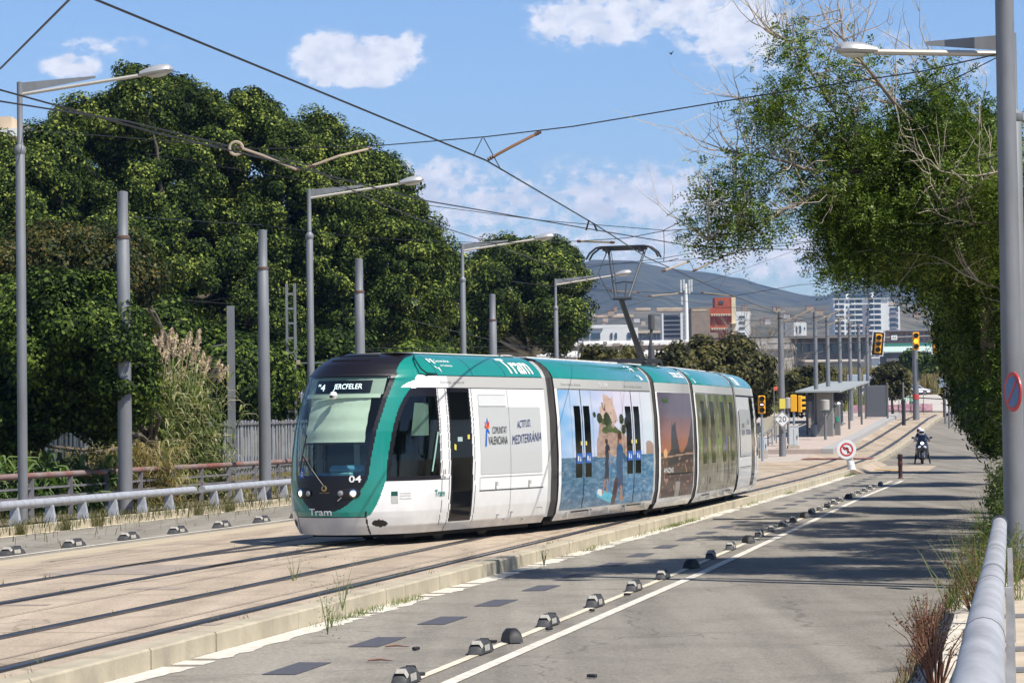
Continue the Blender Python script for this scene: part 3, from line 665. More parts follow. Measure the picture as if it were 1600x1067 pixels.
polys('roof_logo', F1, [([(1.95,3.30),(2.02,3.30),(2.08,3.12),(2.05,3.12)], lettw), ([(2.07,3.30),(2.15,3.30),(2.15,3.22),(2.11,3.20)], lettw), ([(2.10,3.14),(2.16,3.14),(2.16,3.04)], lettw)], off=.012)
sidetext('Generalitat', 2.2, 2.75, 3.24, 3.29, lettw, name='small_lettering'); sidetext('de Catalunya', 2.25, 2.7, 3.15, 3.2, lettw, name='small_lettering')
sidetext('Sortida central', 2.0, 2.9, 2.86, 2.9, letg, name='small_lettering', off=.012)
# grilles, latches
for a_, z_ in ((3.95,1.0),(5.3,1.0),(4.1,.42),(4.4,.33),(5.2,.3),(4.65,.45)): mb = MB(); mb.box(side(F1, a_, z_, .01), (.07, .05, .07 if z_ > .9 else .03), rz=-R(27)); mb.build('panel_latch', tramg, tram)
polys('handle_recess', F1, [([(1.93,1.18),(2.03,1.18),(2.03,1.34),(1.93,1.34)], tramw), ([(1.96,1.22),(2.0,1.22),(2.0,1.31),(1.96,1.31)], redp)], off=.02)
st = []; 
yel = mat('sticker_yellow', (.75,.62,.1), .4); stb = mat('sticker_blue', (.03,.12,.45), .4)
for it_ in [([(2.5,1.80),(2.68,1.80),(2.68,1.88),(2.5,1.88)], mat('sticker_grey', (.4,.5,.5), .4)), ([(2.88,1.84),(2.96,1.84),(2.96,1.92),(2.88,1.92)], yel), ([(2.36,1.66),(2.43,1.64),(2.44,1.74),(2.37,1.76)], yel)]: polys('door_sticker', F1, [it_], off=.006)
# advert photographs printed on the sides: colour per small face from a drawing routine
def advert(name, fr, a1, a2, z1, z2, fn, da=.035, dz_=.022, sgn=1, off=.006):
    na = int((a2-a1)/da); nz_ = int((z2-z1)/dz_); a = np.linspace(a1, a2, na+1); z = np.linspace(z1, z2, nz_+1)
    V = []
    for zz in z:
        b = sgn*(float(wz(zz))+off)
        base = Vector(loc(fr(0, b, zz))); V.append(np.array(base)[None,:]+a[:,None]*np.array(fr.d)[None,:])
    V = np.concatenate(V); idx = np.arange((na+1)*(nz_+1)).reshape(nz_+1, na+1)
    Fq = np.stack([idx[:-1,:-1], idx[:-1,1:], idx[1:,1:], idx[1:,:-1]], -1).reshape(-1, 4)
    if sgn < 0: Fq = Fq[:, ::-1]
    me = npmesh(name, V, Fq); o = obj(name, me, tram, None, [attrmat('printed_advert')])
    ca, cz = np.meshgrid((a[1:]+a[:-1])/2, (z[1:]+z[:-1])/2); col = fn((ca-a1)/(a2-a1), (cz-z1)/(z2-z1), ca, cz)
    at = me.color_attributes.new('Col', 'FLOAT_COLOR', 'CORNER')
    c4 = np.ones((Fq.shape[0], 4, 4), dtype=np.float32); c4[:,:,:3] = col.reshape(-1, 1, 3); at.data.foreach_set('color', c4.ravel())
    me.polygons.foreach_set('use_smooth', [True]*len(me.polygons)); return o
def vnoise(x, y, seed=0):
    g = np.random.default_rng(seed).random((64, 64)); xi = np.floor(x).astype(int); yi = np.floor(y).astype(int); fx = x-xi; fy = y-yi
    fx = fx*fx*(3-2*fx); fy = fy*fy*(3-2*fy); G = lambda i, j: g[i % 64, j % 64]
    return (G(xi,yi)*(1-fx)+G(xi+1,yi)*fx)*(1-fy)+(G(xi,yi+1)*(1-fx)+G(xi+1,yi+1)*fx)*fy
def inpoly(u, v, poly):
    r = np.zeros(u.shape, bool); n = len(poly)
    for i in range(n):
        x1, y1 = poly[i]; x2, y2 = poly[(i+1) % n]
        if y1 == y2: continue
        cnd = ((y1 > v) != (y2 > v)) & (u < (x2-x1)*(v-y1)/(y2-y1)+x1); r ^= cnd
    return r
def capsule(u, v, p, q, r, asp):
    px, py = u*asp, v; ax, ay = p[0]*asp, p[1]; bx, by = q[0]*asp, q[1]
    h = np.clip(((px-ax)*(bx-ax)+(py-ay)*(by-ay))/((bx-ax)**2+(by-ay)**2+1e-9), 0, 1)
    return (px-ax-h*(bx-ax))**2+(py-ay-h*(by-ay))**2 < r*r
def sea_ad(u, v, a, z):
    c = np.zeros(u.shape+(3,)); sky_ = np.stack([.22+.5*np.clip(u*1.6, 0, 1)*(.6+.4*v), .48+.28*u, .80+.02*u], -1); c[:] = np.clip(sky_, 0, .85)
    cl_ = vnoise(u*6, v*9, 3)*.6+vnoise(u*13, v*16, 4)*.4; k = np.clip((cl_-.4)*2.2, 0, 1)[..., None]; c = c*(1-k*.5)+np.array([.78,.8,.86])*k*.5
    lp = np.clip((.62-v)*4, 0, 1)[...,None]*.35; c = c*(1-lp)+np.array([.72,.66,.78])*lp
    sea = v < .43; n_ = vnoise(u*60, v*90, 5)*.55+vnoise(u*26, v*48, 6)*.45
    s = np.stack([.03+.30*n_**2.4, .12+.32*n_**2, .22+.34*n_**1.7], -1)*(0.8+.35*u[...,None]); c[sea] = s[sea]
    rk = inpoly(u, v, [(.36,.42),(.36,.55),(.385,.63),(.40,.74),(.46,.78),(.52,.76),(.55,.70),(.60,.66),(.66,.62),(.70,.58),(.74,.56),(.76,.42)])
    rn = vnoise(u*40, v*40, 7); c[rk] = np.stack([.30+.22*rn, .20+.16*rn, .16+.12*rn], -1)[rk]
    cas = inpoly(u, v, [(.41,.72),(.41,.86),(.435,.86),(.435,.90),(.46,.90),(.46,.96),(.47,.97),(.52,.95),(.52,.93),(.55,.93),(.55,.95),(.565,.95),(.565,.88),(.60,.74),(.56,.70)])
    c[cas] = np.stack([.52+.14*rn, .36+.12*rn, .30+.1*rn], -1)[cas]; c[cas & (vnoise(u*70, v*30, 9) > .78)] = (.18,.11,.09)
    veg = rk & (vnoise(u*22, v*26, 8) > .46) & (v > .63-.1*np.abs(u-.5)) & (v < .80); c[veg] = np.stack([.05+.06*rn, .08+.06*rn, .02+.02*rn], -1)[veg]
    for x_, y_, r_ in ((.35,.79,.018),(.64,.75,.03),(.70,.72,.035),(.66,.66,.03),(.40,.76,.03),(.48,.75,.04)): c[((u-x_)/.7)**2+(v-y_)**2*.7 < r_**2*1.6] = (.03,.045,.012)
    town = (u > .91) & (v > .43) & (v < .50+.06*vnoise(u*60, v*0, 3)); c[town] = (.40,.27,.22)
    A = 1.45
    def cap(p, q, r, col): c[capsule(u, v, p, q, r, A)] = col
    c[capsule(u, v, (.385,.115), (.53,.055), .038, A)] = (.10,.50,.66); c[capsule(u, v, (.385,.125), (.41,.112), .026, A)] = (.72,.72,.75)
    sk = (.38,.20,.13); wet = (.015,.02,.04); bl = (.02,.09,.20)
    for p, q, r, col in [((0.463,.55),(0.463,.56),.022,(.06,.03,.02)), ((0.470,.50),(0.466,.45),.034,wet), ((0.466,.45),(0.460,.33),.026,wet), ((0.460,.33),(0.443,.22),.017,wet), ((0.470,.33),(0.473,.22),.017,wet), ((0.443,.22),(0.423,.11),.012,sk), ((0.473,.22),(0.468,.12),.012,sk), ((0.488,.47),(0.503,.36),.011,sk),
        ((0.610,.59),(0.612,.60),.032,(.07,.03,.02)), ((0.600,.56),(0.590,.40),.022,(.22,.09,.03)), ((0.617,.55),(0.617,.54),.022,sk), ((0.605,.48),(0.600,.36),.052,bl), ((0.600,.36),(0.585,.18),.038,bl), ((0.610,.36),(0.625,.15),.032,(.03,.07,.16)), ((0.565,.20),(0.550,.03),.035,(.07,.03,.03)), ((0.625,.15),(0.630,.05),.018,sk), ((0.635,.06),(0.655,.04),.018,sk), ((0.625,.45),(0.675,.39),.024,bl), ((0.675,.39),(0.715,.40),.018,bl), ((0.715,.40),(0.725,.41),.016,sk)]: cap(p, q, r, col)
    c[capsule(u, v, (.50,.44), (.485,.06), .006, A)] = (.05,.25,.6); c[capsule(u, v, (.775,.42), (.70,.03), .007, A)] = (.05,.25,.6)
    return c
def dusk_ad(u, v, a, z):
    t = v[...,None]; top = np.array([.13,.10,.13]); mid = np.array([.42,.14,.06]); c = np.where(t > .42, mid+(top-mid)*np.clip((t-.42)/.4, 0, 1), np.array([.10,.05,.035])+0*t)
    c = c+.1*(vnoise(u*4, v*5, 12)[...,None]-.5)*np.array([.5,.25,.15])
    c[inpoly(u, v, [(.22,.30),(.26,.44),(.30,.46),(.32,.60),(.36,.74),(.37,.68),(.42,.70),(.46,.73),(.48,.62),(.53,.5),(.55,.44),(.62,.40),(.66,.30)])] = (.035,.03,.04)
    c[inpoly(u, v, [(.5,.25),(.66,.42),(.8,.50),(.88,.60),(1,.78),(1,.25)])] = (.05,.035,.04)
    c[inpoly(u, v, [(.0,.0),(.0,.28),(1,.36),(1,0)])] = (.09,.055,.045)
    n_ = vnoise(u*30, v*30, 13)
    c[(v < .40) & (n_ > .80)] = (.35,.20,.13); c[(np.abs(v-.38-.03*u) < .008)] = (.4,.25,.18); c[((u-.13)**2+(v-.42)**2*2) < .0035] = (.8,.45,.2)
    c[inpoly(u, v, [(.45,.0),(.58,.0),(.58,.14),(.45,.14)])] = (.30,.28,.25)
    return c
def park_ad(u, v, a, z):
    n_ = vnoise(u*30, v*9, 21); m_ = vnoise(u*14, v*4, 22); k = (n_*.5+m_*.5)[...,None]
    c = np.array([.05,.055,.02])+k*np.array([.22,.20,.10]); c[v < .33] = (np.array([.13,.12,.09])+k*np.array([.2,.17,.12]))[v < .33]
    c[(m_ > .62) & (v > .4)] = (.16,.24,.05); c[(n_ > .82)] = (.35,.33,.25); c[(n_ < .16)] = (.02,.02,.018)
    for x_, col in ((.2,(.05,.09,.3)),(.27,(.3,.35,.04)),(.8,(.3,.3,.05)),(.72,(.05,.08,.3)),(.86,(.03,.05,.2))): c[(np.abs(u-x_) < .018) & (np.abs(v-.48) < .08)] = col
    return c
advert('seaside_advert', FR[1], .32, 6.98, .40, 2.77, sea_ad)
advert('sunset_advert', FR[2], .30, 3.6, .42, 2.77, dusk_ad)
advert('park_advert', FR[3], .30, 6.98, .42, 2.77, park_ad)
# doors with their dark windows on section two and four
for fr, dark_only in ((FR[1], 0), (FR[3], 1)):
    for dc in (1.78, 5.42):
        for sgn_, w0, w1 in ((-1, dc-.52, dc-.10), (1, dc+.12, dc+.54)):
            if not dark_only:
                dg = overlay('door_window', fr, w0, w1, 1.02, 2.45, doorg, .011)
                polys('accessibility_sticker', fr, [([(w0+.02,1.30),(w1+.01,1.30),(w1+.01,1.50),(w0+.02,1.50)], stb)], off=.0145, parent=dg)
                polys('sticker', fr, [([(w0+.1,1.35),(w0+.17,1.35),(w0+.17,1.45),(w0+.1,1.45)], lettw), ([(w0+.24,1.34),(w0+.31,1.34),(w0+.28,1.46)], lettw), ([((w1-.1) if sgn_ < 0 else w0,1.66),((w1) if sgn_ < 0 else w0+.1,1.66),((w1) if sgn_ < 0 else w0+.1,1.74),((w1-.1) if sgn_ < 0 else w0,1.74)], yel)], off=.017, parent=dg)
        ms_ = join(overlay(None, fr, dc-.012, dc+.022, .40, 2.79, seam, .012), overlay(None, fr, dc-.72, dc-.712, .40, 2.78, seam, .009), overlay(None, fr, dc+.72, dc+.728, .40, 2.78, seam, .009), overlay(None, fr, dc-.7, dc+.72, .33, .36, seam, .02))
        ms_.build('door_seam', seam, tram)
        if not dark_only: polys('door_rubber_highlight', fr, [([(dc-.07,.42),(dc-.045,.42),(dc-.045,2.4),(dc-.07,2.4)], tramw)], off=.0125)
    overlay('band_seam', fr, .3, LENS[1]-.3, 2.775, 2.79, seam, .014)
    b_ = MB()
    for q in (.8, 2.3, 3.6, 4.9, 6.4): b_.box(side(fr, q, .30, .01), (.12, .05, .12), rz=-R(19))
    b_.build('step_bracket', tramg, tram)
# dark strip windows in the advert of section four, seen as reflections
for q in (1.0, 2.5, 4.4, 6.0): overlay('advert_window', FR[3], q, q+.6, 1.1, 2.6, mat('tinted_advert_window', (.03,.035,.02), .1), .009)
overlay('small_display', FR[2], .75, 1.25, 2.55, 2.63, mat('display_green', (.05,.11,.02), .3), .012)
sidetext('AMAZING', .55, 1.5, .97, 1.08, lettw, fr=FR[2], off=.010); overlay('window_seam', FR[2], .9, 3.3, .92, .945, seam, .012)
rooftext('tram.cat', 2.4, 3.5, .25, .62, lettw, FR[2]); sidetext('31-04', 3.2, 3.8, 2.84, 2.93, lettw, fr=FR[1], name='small_lettering')
sidetext('Sortida Exit', .6, 1.9, 2.86, 2.90, letg, fr=FR[1], name='small_lettering'); sidetext('Sortida Exit', 5.0, 6.4, 2.86, 2.90, letg, fr=FR[1], name='small_lettering')
for f_, q in ((FR[1], 6.35), (FR[3], .5)): polys('roof_logo', f_, [([(q-.25,3.33),(q-.1,3.33),(q+.05,3.10),(q-.02,3.10)], lettw), ([(q,3.33),(q+.15,3.33),(q+.12,3.24),(q+.06,3.2)], lettw), ([(q+.12,3.14),(q+.3,3.04),(q+.12,3.02)], lettw)], off=.012)
# seams on the teal roof
for f_, qs in ((FR[1], (.3,.0)), (FR[1], (3.6,)), (FR[2], (.3,)), (FR[3], (3.5,))):
    for q in qs:
        if q: overlay('roof_seam', f_, q, q+.015, 3.0, 3.38, seam, .005)
# rear cab, side towards the camera
FT = FR[4]
overlay('advert_panel', FT, .45, 3.0, 1.18, 2.42, lg, .02); sidetext('COMUNITAT', .9, 1.5, 1.93, 2.05, letk, fr=FT, off=.024); sidetext('VALENCIANA', .8, 1.5, 1.74, 1.88, letk, fr=FT, off=.024)
sidetext('ACTITUD,', 2.1, 2.6, 2.0, 2.14, letn, fr=FT, off=.024); sidetext('MEDITERR\u00c0NIA', 1.8, 2.9, 1.74, 1.92, letn, fr=FT, off=.024)
join(overlay(None, FT, .3, 2.9, .88, .895, seam, .02), overlay(None, FT, 1.65, 1.66, .4, 2.7, seam, .02)).build('panel_seam', seam, tram)
rooftext('Tram', .4, 1.6, .1, .9, lettw, FT, .03)
# --- front: lamps, display, blind, dashboard, wiper, camera
def fr_disc(name, b, z, r, m, off=.012, parent=None, n=20, depth=.03, ring=None, sx=1.0):
    mb = MB(); c = Vector(frontp(F1, b, z, off)); e = .01
    tb = (Vector(frontp(F1, b+e, z, off))-Vector(frontp(F1, b-e, z, off))).normalized(); tz = (Vector(frontp(F1, b, z+e, off))-Vector(frontp(F1, b, z-e, off))).normalized(); nn = tb.cross(tz)
    if nn.dot(Vector(F1.d)) > 0: nn = -nn
    vs = []; prof = [(1, 0), (1, .4), (.75, .8), (0.001, 1)]
    for rr, hh in prof: vs += [c+tb*math.cos(2*math.pi*j/n)*r*rr*sx+tz*math.sin(2*math.pi*j/n)*r*rr+nn*hh*depth for j in range(n)]
    fs = [(i*n+j, i*n+(j+1) % n, (i+1)*n+(j+1) % n, (i+1)*n+j) for i in range(3) for j in range(n)]
    mb.add(vs, fs); return mb.build(name, m, parent or tram, smooth=True)
lampo = mat('lamp_glass', (.25,.25,.27), .1, coat=.8); lamp_on = mat('headlight_lit', (.9,.9,.8), .2, emit=(1,.98,.82), es=4)
chrome = mat('chrome', (.7,.7,.7), .12, 1.)
for b, m in ((-.56, lamp_on), (.52, lamp_on)):
    hs_ = fr_disc('lamp_housing', b*.9, .93, .095, seam, .004, sx=2.0, depth=.015)
    fr_disc('headlight', b, .93, .042, m, .018, depth=.02)
    fr_disc('headlight_rim', b, .93, .07, chrome, .014, depth=.01)
    fr_disc('indicator', b*.60, .93, .05, lampo, .02)
mb = MB(); mb.tube([frontp(F1, -.2+.0, .80, .012), frontp(F1, .27, .82, .012)], .006, 6)
mb = MB(); mb.tube([frontp(F1, .26, .80, .012), frontp(F1, .33, .86, .012)], .014, 6); mb.build('lamp_bracket', chrome, tram)
fr_disc('ring_emblem', 0, 1.02, .055, mat('emblem_gold', (.5,.36,.15), .3, .8), .004, depth=.012); fr_disc('emblem_centre', 0, 1.02, .028, blk, .017, depth=.004)
def ftext(t, b1, b2, z1, z2, m, off=.008, name='lettering', fn=None, **k):
    if 'offs' in k: k['off'] = k.pop('offs')
    mb = MB(); put_text(mb, t, b1, b2, z1, z2, (lambda u, v: frontp(F1, u, v, off)), **k); return mb.build(name, m, tram)
ftext('Tram', -.33, .15, .545, .665, lettw, off=.009, offs=.012); ftext('04', .45, .64, 1.12, 1.24, lettw, off=.01, offs=.02); ftext('ALSTOM', -.1, .1, .93, .95, mat('emblem_gold', (.5,.36,.15)), off=.006)
ftext('\u267f' if False else 'b', -.56, -.5, 1.23, 1.35, lettw, off=.011)
mb = MB(); mb.add([frontp(F1, u, v, .007) for u, v in ((-.6,1.2),(-.47,1.2),(-.47,1.38),(-.6,1.38))], [(0,1,2,3)]); mb.build('accessibility_sticker', stb, tram)
def inner(b, z, dpt):
    p = Vector(frontp(F1, b, z, 0))+F1.d*dpt; return tuple(p)
def curtain(name, b1, b2, z1, z2, m, dpt, n=8, wob=0.):
    mb = MB(); vs = []; K = 10
    for j in range(K+1):
        for i in range(n+1): vs.append(inner(b1+(b2-b1)*i/n, z1+(z2-z1)*j/K, dpt+wob*math.sin(j*1.9)*.5))
    mb.add(vs, [(j*(n+1)+i, j*(n+1)+i+1, (j+1)*(n+1)+i+1, (j+1)*(n+1)+i) for j in range(K) for i in range(n)]); return mb.build(name, m, tram, smooth=True)
blindm = mat('sun_blind', (.50,.56,.47), .85, var=.05, vscale=5)
curtain('sun_blind', -.58, .62, 1.82, 2.64, blindm, .10, wob=.02); 
mb = MB(); mb.tube([inner(-.58, 1.79, .09), inner(.02, 1.79, .09), inner(.62, 1.79, .09)], .012, 6); mb.build('blind_bar', seam, tram)
curtain('display_housing', -.76, .78, 2.66, 2.97, mat('display_surround', (.24,.29,.25), .5), .07)
curtain('display_beam', -.76, .76, 2.60, 2.67, mat('display_beam', (.40,.46,.38), .5), .05)
d_ = curtain('destination_display', -.50, .60, 2.69, 2.91, mat('display_black', (.006,.008,.014), .3), .055)
led = mat('led_white', (.7,.75,.8), .4, emit=(.8,.9,1), es=1.1)
def dtext(t, b1, b2, z1, z2): 
    mb = MB(); put_text(mb, t, b1, b2, z1, z2, lambda u, v: inner(u, v, .048)); mb.build('display_lettering', led, tram)
dtext('"4', -.44, -.26, 2.73, 2.85); dtext('JERCFELER', -.06, .46, 2.73, 2.85)
# interior: dark back wall, floor, dashboard, driver's seat, side blinds
mb = MB(); mb.box((0,0,0), (.02,.02,.02)); mb = MB()
def ibox(name, a, b, z, d, m, bev=.0, rz=0):
    mb = MB(); mb.box(loc(F1(a, b, z)), d, rz=-R(27.46)+rz, bev=bev); return mb.build(name, m, tram)
intm = mat('cab_interior', (.05,.06,.06), .7); dash = mat('dashboard_blue', (.08,.24,.36), .4)
ibox('cab_bulkhead', 2.05, 0, 1.7, (2.3, .06, 2.5), intm); ibox('cab_floor', 1.3, 0, .75, (1.5, 1.3, .08), intm)
ibox('dashboard', .72, .05, 1.16, (1.5, .5, .22), dash, bev=.08); ibox('dashboard_binnacle', .60, .18, 1.33, (.75, .28, .16), dash, bev=.06); ibox('control_panel', .42, .12, 1.25, (.42, .12, .08), mat('panel_teal', (.12,.3,.33), .4), bev=.02)
ibox('driver_seat', 1.55, .1, 1.5, (.5, .14, .8), intm, bev=.06); ibox('cab_door_post', 1.75, -.35, 1.9, (.12, .05, 1.6), mat('post_pale', (.35,.42,.38), .5))
# side blind behind the cab side window
mb = MB(); mb.add([side(F1, 1.22, 2.5, -.12), side(F1, 1.72, 2.5, -.12), side(F1, 1.66, 1.92, -.12), side(F1, 1.02, 1.92, -.12)], [(0,1,2,3)]); mb.build('side_blind', blindm, tram)
mb = MB(); mb.tube([side(F1, 1.75, 1.98, .02), side(F1, 1.62, 1.65, .025), side(F1, 1.5, 1.28, .02)], .014, 6); mb.build('mirror_arm', mat('pale_green_arm', (.3,.5,.42), .4), tram)
# wiper and camera dome
mb = MB(); mb.tube([frontp(F1, 0, 1.06, .03), frontp(F1, -.25, 1.35, .05), frontp(F1, -.5, 1.62, .05)], .014, 6); mb.tube([frontp(F1, -.03, 1.1, .03), frontp(F1, -.3, 1.35, .05), frontp(F1, -.5, 1.62, .05)], .010, 6); mb.tube([frontp(F1, -.56, 1.30, .03), frontp(F1, -.5, 1.62, .035), frontp(F1, -.44, 1.95, .03)], .012, 6); mb.build('wiper', seam, tram)
mb = MB(); c = Vector(frontp(F1, .03, 2.63, .05)); mb.lathe([(.001,-.075),(.05,-.06),(.075,0),(.05,.05),(.001,.07)], 14, c, cap=False); cm_ = mb.build('camera_dome', whitep, tram, smooth=True)
mb = MB(); mb.lathe([(.001,-.03),(.03,-.02),(.035,0),(.001,.03)], 10, c-F1.d*.055+Vector((-.01,0,-.02)), cap=False); mb.build('camera_lens', seam, cm_)
# mirror stub at the left edge, roof vents slots, cab recess on the shoulder
mb = MB(); mb.box(frontp(F1, -1.18, 2.62, .05), (.07,.10,.2), bev=.02); mb.build('marker_lamp', whitep, tram)
mb = MB()
for k_, zz in enumerate((3.27, 3.35)):
    mb.tube([frontp(F1, u, zz, .004) for u in np.linspace(-.42, .42 if k_ else .38, 7)], .014, 5)
mb.build('roof_vent_slot', seam, tram)
mb = MB(); pts = [(1.95,3.02),(1.6,3.03),(1.46,3.10),(1.5,3.22),(1.62,3.31),(1.8,3.36)]
mb.tube([side(F1, a, z, .0) for a, z in pts], .018, 5); mb.build('shoulder_recess', mat('teal_dark_gap', (.003,.07,.06), .4), tram)
# roof boxes, underframe, bogies
for fr, Lm, a_0 in ((FR[0],6.2,2.2),(FR[1],7.3,.5),(FR[2],3.9,.4),(FR[3],7.3,.5),(FR[4],6.2,.4)):
    mb = MB(); a_1 = Lm-.5 if fr is not FR[4] else Lm-2.2
    pr = [(-.60,3.40),(-.57,3.43),(.57,3.43),(.60,3.40)]; vs = [loc(fr(a, b, z)) for a in (a_0, a_1) for b, z in pr]
    mb.add(vs, [(0,1,2,3)[::-1],(4,5,6,7),(0,4,7,3),(0,1,5,4),(1,2,6,5),(2,3,7,6)]); mb.build('roof_cover', roofm, tram)
    mb = MB(); vs = [loc(fr(a, b, z)) for a in (1.15 if a_0 > 1 else .25, Lm-.25 if fr is not FR[4] else Lm-1.2) for b, z in ((-.95,.12),(-.95,.24),(.95,.24),(.95,.12))]
    mb.add(vs, [(0,1,2,3),(4,5,6,7)[::-1],(0,4,5,1),(1,5,6,2),(2,6,7,3),(3,7,4,0)]); mb.build('underframe', under, tram)
wheelm = mat('wheel_steel', (.12,.11,.1), .5, .7)
for fr, ac in ((FR[0], 3.6), (FR[2], 1.95), (FR[4], 2.6)):
    bg_ = MB(); bg_.add([loc(fr(ac+x, y, z)) for x, y, z in ((-1.3,-.7,.16),(1.3,-.7,.16),(1.3,.7,.16),(-1.3,.7,.16),(-1.3,-.7,.42),(1.3,-.7,.42),(1.3,.7,.42),(-1.3,.7,.42))], [(0,3,2,1),(4,5,6,7),(0,1,5,4),(1,2,6,5),(2,3,7,6),(3,0,4,7)]); bo = bg_.build('bogie', under, tram)
    for x in (-.85, .85):
        for y in (-.72, .72):
            Rm = Matrix((fr.d, Vector((0,0,1)), fr.n)).transposed(); wh_ = MB(); wh_.lathe([(.26,-.05),(.30,-.05),(.30,.03),(.24,.05),(.08,.06)], 20, loc(fr(ac+x, y, .305)), rot=Rm); wh_.build('wheel', wheelm, bo)
# pantograph on the centre section
pg = MB(); FP = FR[2]; q = lambda a, b, z: loc(FP(a+.75, b+.16, z))
gm = mat('pantograph_grey', (.055,.065,.08), .6, .1)
pg.beam(q(.9,-.5,3.52), q(.9,.5,3.52), .08, .08); pg.beam(q(2.4,-.5,3.52), q(2.4,.5,3.52), .08, .08); pg.beam(q(.9,-.5,3.52), q(2.4,-.5,3.52), .08, .08); pg.beam(q(.9,.5,3.52), q(2.4,.5,3.52), .08, .08)
for a in (.9, 2.4):
    for b in (-.5, .5): pg.lathe([(.05,3.42),(.07,3.44),(.04,3.46),(.07,3.48),(.05,3.5)], 8, q(a, b, 0))
po_ = pg.build('pantograph_base', dark, tram)
pg = MB(); KN = (.1, .16, 4.90); pg.tube([q(1.9, .20, 3.56), q(*KN)], [.08, .06], 8); pg.build('lower_arm', dark, tram)
HD_ = 6.13
pg = MB(); pg.tube([q(KN[0], .04, KN[2]), q(1.1, -.36, HD_-.08)], .03, 6); pg.tube([q(KN[0], .34, KN[2]), q(1.1, .50, HD_-.08)], .03, 6); pg.tube([q(KN[0], -.02, KN[2]), q(KN[0], .42, KN[2])], .04, 8)
pg.tube([q(.45,-.12,5.25), q(.5,.15,5.3), q(.5,.38,5.27)], .02, 5); pg.tube([q(.5,.2,5.3), q(.3,.2,4.85)], .018, 5); pg.tube([q(KN[0],-.05,KN[2]), q(.5,-.46,5.5), q(1.1,-.40,HD_-.1)], .014, 5)
pg.tube([q(KN[0],.10,KN[2]), q(1.1,-.3,HD_-.1)], .008, 4); pg.build('upper_arm', gm, tram)
pg = MB()
for da in (-.14, .14):
    pg.tube([q(1.1+da,-.86,HD_-.28), q(1.1+da,-.78,HD_-.14), q(1.1+da,-.62,HD_-.02), q(1.1+da,-.5,HD_), q(1.1+da,.5,HD_), q(1.1+da,.62,HD_-.02), q(1.1+da,.78,HD_-.14), q(1.1+da,.84,HD_-.26)], .024, 6)
pg.box(q(1.1,-.38,HD_-.07), (.12,.3,.1)); pg.box(q(1.1,.40,HD_-.07), (.12,.3,.1)); pg.beam(q(1.1,-.5,HD_-.06), q(1.1,.55,HD_-.06), .06, .05); pg.build('collector_head', dark, tram)
pg = MB(); pg.tube([q(2.6,.25,3.42), q(2.6,.25,3.9)], [.09,.07], 8); pg.tube([q(2.6,.2,3.5), q(2.65,.25,4.3)], .035, 6); pg.tube([q(2.65,.25,4.28), q(2.65,.25,4.62)], .075, 8); pg.tube([q(2.5,.0,3.5), q(2.5,.0,4.0), q(2.6,.2,4.2)], .02, 5); pg.build('surge_arrester', mat('arrester_grey', (.08,.08,.085), .6), tram)
# ================================================ STREET FURNITURE
def zc(px, py, Y): return P(px, py, Y).z
# ---- lane separators
whr = mat('reflector_white', (.36,.34,.30), .5, var=.2, vscale=9); rubg = mat('separator_grey', (.045,.045,.047), .6, var=.3, vscale=6)
def make_sep():
    mb = MB(); prof = [(-.42,0),(-.385,.06),(-.32,.11),(-.22,.145),(-.1,.156),(.1,.156),(.22,.145),(.32,.11),(.385,.06),(.42,0)]; vs = []
    ys = [(-.13,0,1),(-.105,1,.97),(.105,1,.97),(.13,0,1)]
    for x, z in prof:
        for y, k, q in ys: vs.append((x*(1 if k else 1.03), y, z*k if k else 0.0))
    vs2 = []
    for x, z in prof: vs2 += [(x,-.13,0),(x,-.115,z*.75),(x,-.07,z),(x,.07,z),(x,.115,z*.75),(x,.13,0)]
    n = 6; mb.add(vs2, [(i*n+j, (i+1)*n+j, (i+1)*n+j+1, i*n+j+1)[::-1] for i in range(9) for j in range(5)]+[tuple(range(6)), tuple(range(54,60))[::-1]])
    return mb
def separator(label, X, rz, kind=0, group=None, gm=rubg):
    r = thing('lane_separator', label, 'lane separator', X, rz, group)
    make_sep().build('rubber_body', gm, r, smooth=True)
    if kind == 0:                              # white cheeks and bands
        for sy in (-1, 1):
            mb = MB(); mb.add([(-.19,sy*.132,.025),(.13,sy*.132,.025),(.13,sy*.122,.10),(-.19,sy*.122,.10)], [(0,1,2,3)[::sy]]); mb.build('side_reflector', whr, r)
        for x in (-.31, .29):
            mb = MB(); z = .118; mb.add([(x-.045,-.118,.055),(x-.045,-.07,.105),(x-.045,.07,.105),(x-.045,.118,.055),(x+.045,-.120,.085),(x+.045,-.07,.147),(x+.045,.07,.147),(x+.045,.120,.085)] if x < 0 else [(x-.045,-.120,.085),(x-.045,-.07,.147),(x-.045,.07,.147),(x-.045,.120,.085),(x+.045,-.118,.055),(x+.045,-.07,.105),(x+.045,.07,.105),(x+.045,.118,.055)], [(0,4,5,1)[::-1],(1,5,6,2)[::-1],(2,6,7,3)[::-1]])
            for i in range(len(mb.v)): v = mb.v[i]; mb.v[i] = (v[0], v[1]*1.03, v[2]+.012)
            mb.build('reflector_band', whr, r)
    return r
sproto = None; RZ = R(90)-HD; WEIGH = {}
def place_sep(i, s_, t_, z, label, group, kind, jit=0):
    gm = rubg if kind != 1 else black
    key = kind
    if key not in WEIGH: r = WEIGH[key] = separator(label, (0,0,0), 0, kind, group, gm)
    else: r = copy_tree(WEIGH[key]); r['label'] = label; r['group'] = group
    p = ST(s_, t_, z); r.location = p; r.rotation_euler = (0, R(-1.5) if zg(p.y) > 0 else 0, RZ+jit); return r
dk = {0: 0, 1: 1, 6: 1, 8: 1, 13: 1, 18: 1}
ss = [22.9, 26.0, 27.3, 29.6, 32.7, 35.8, 38.5, 41.3, 44.3]+[47.3+2.55*k for k in range(20)]
ss = [s_ for s_ in ss if s_ < 99.5]
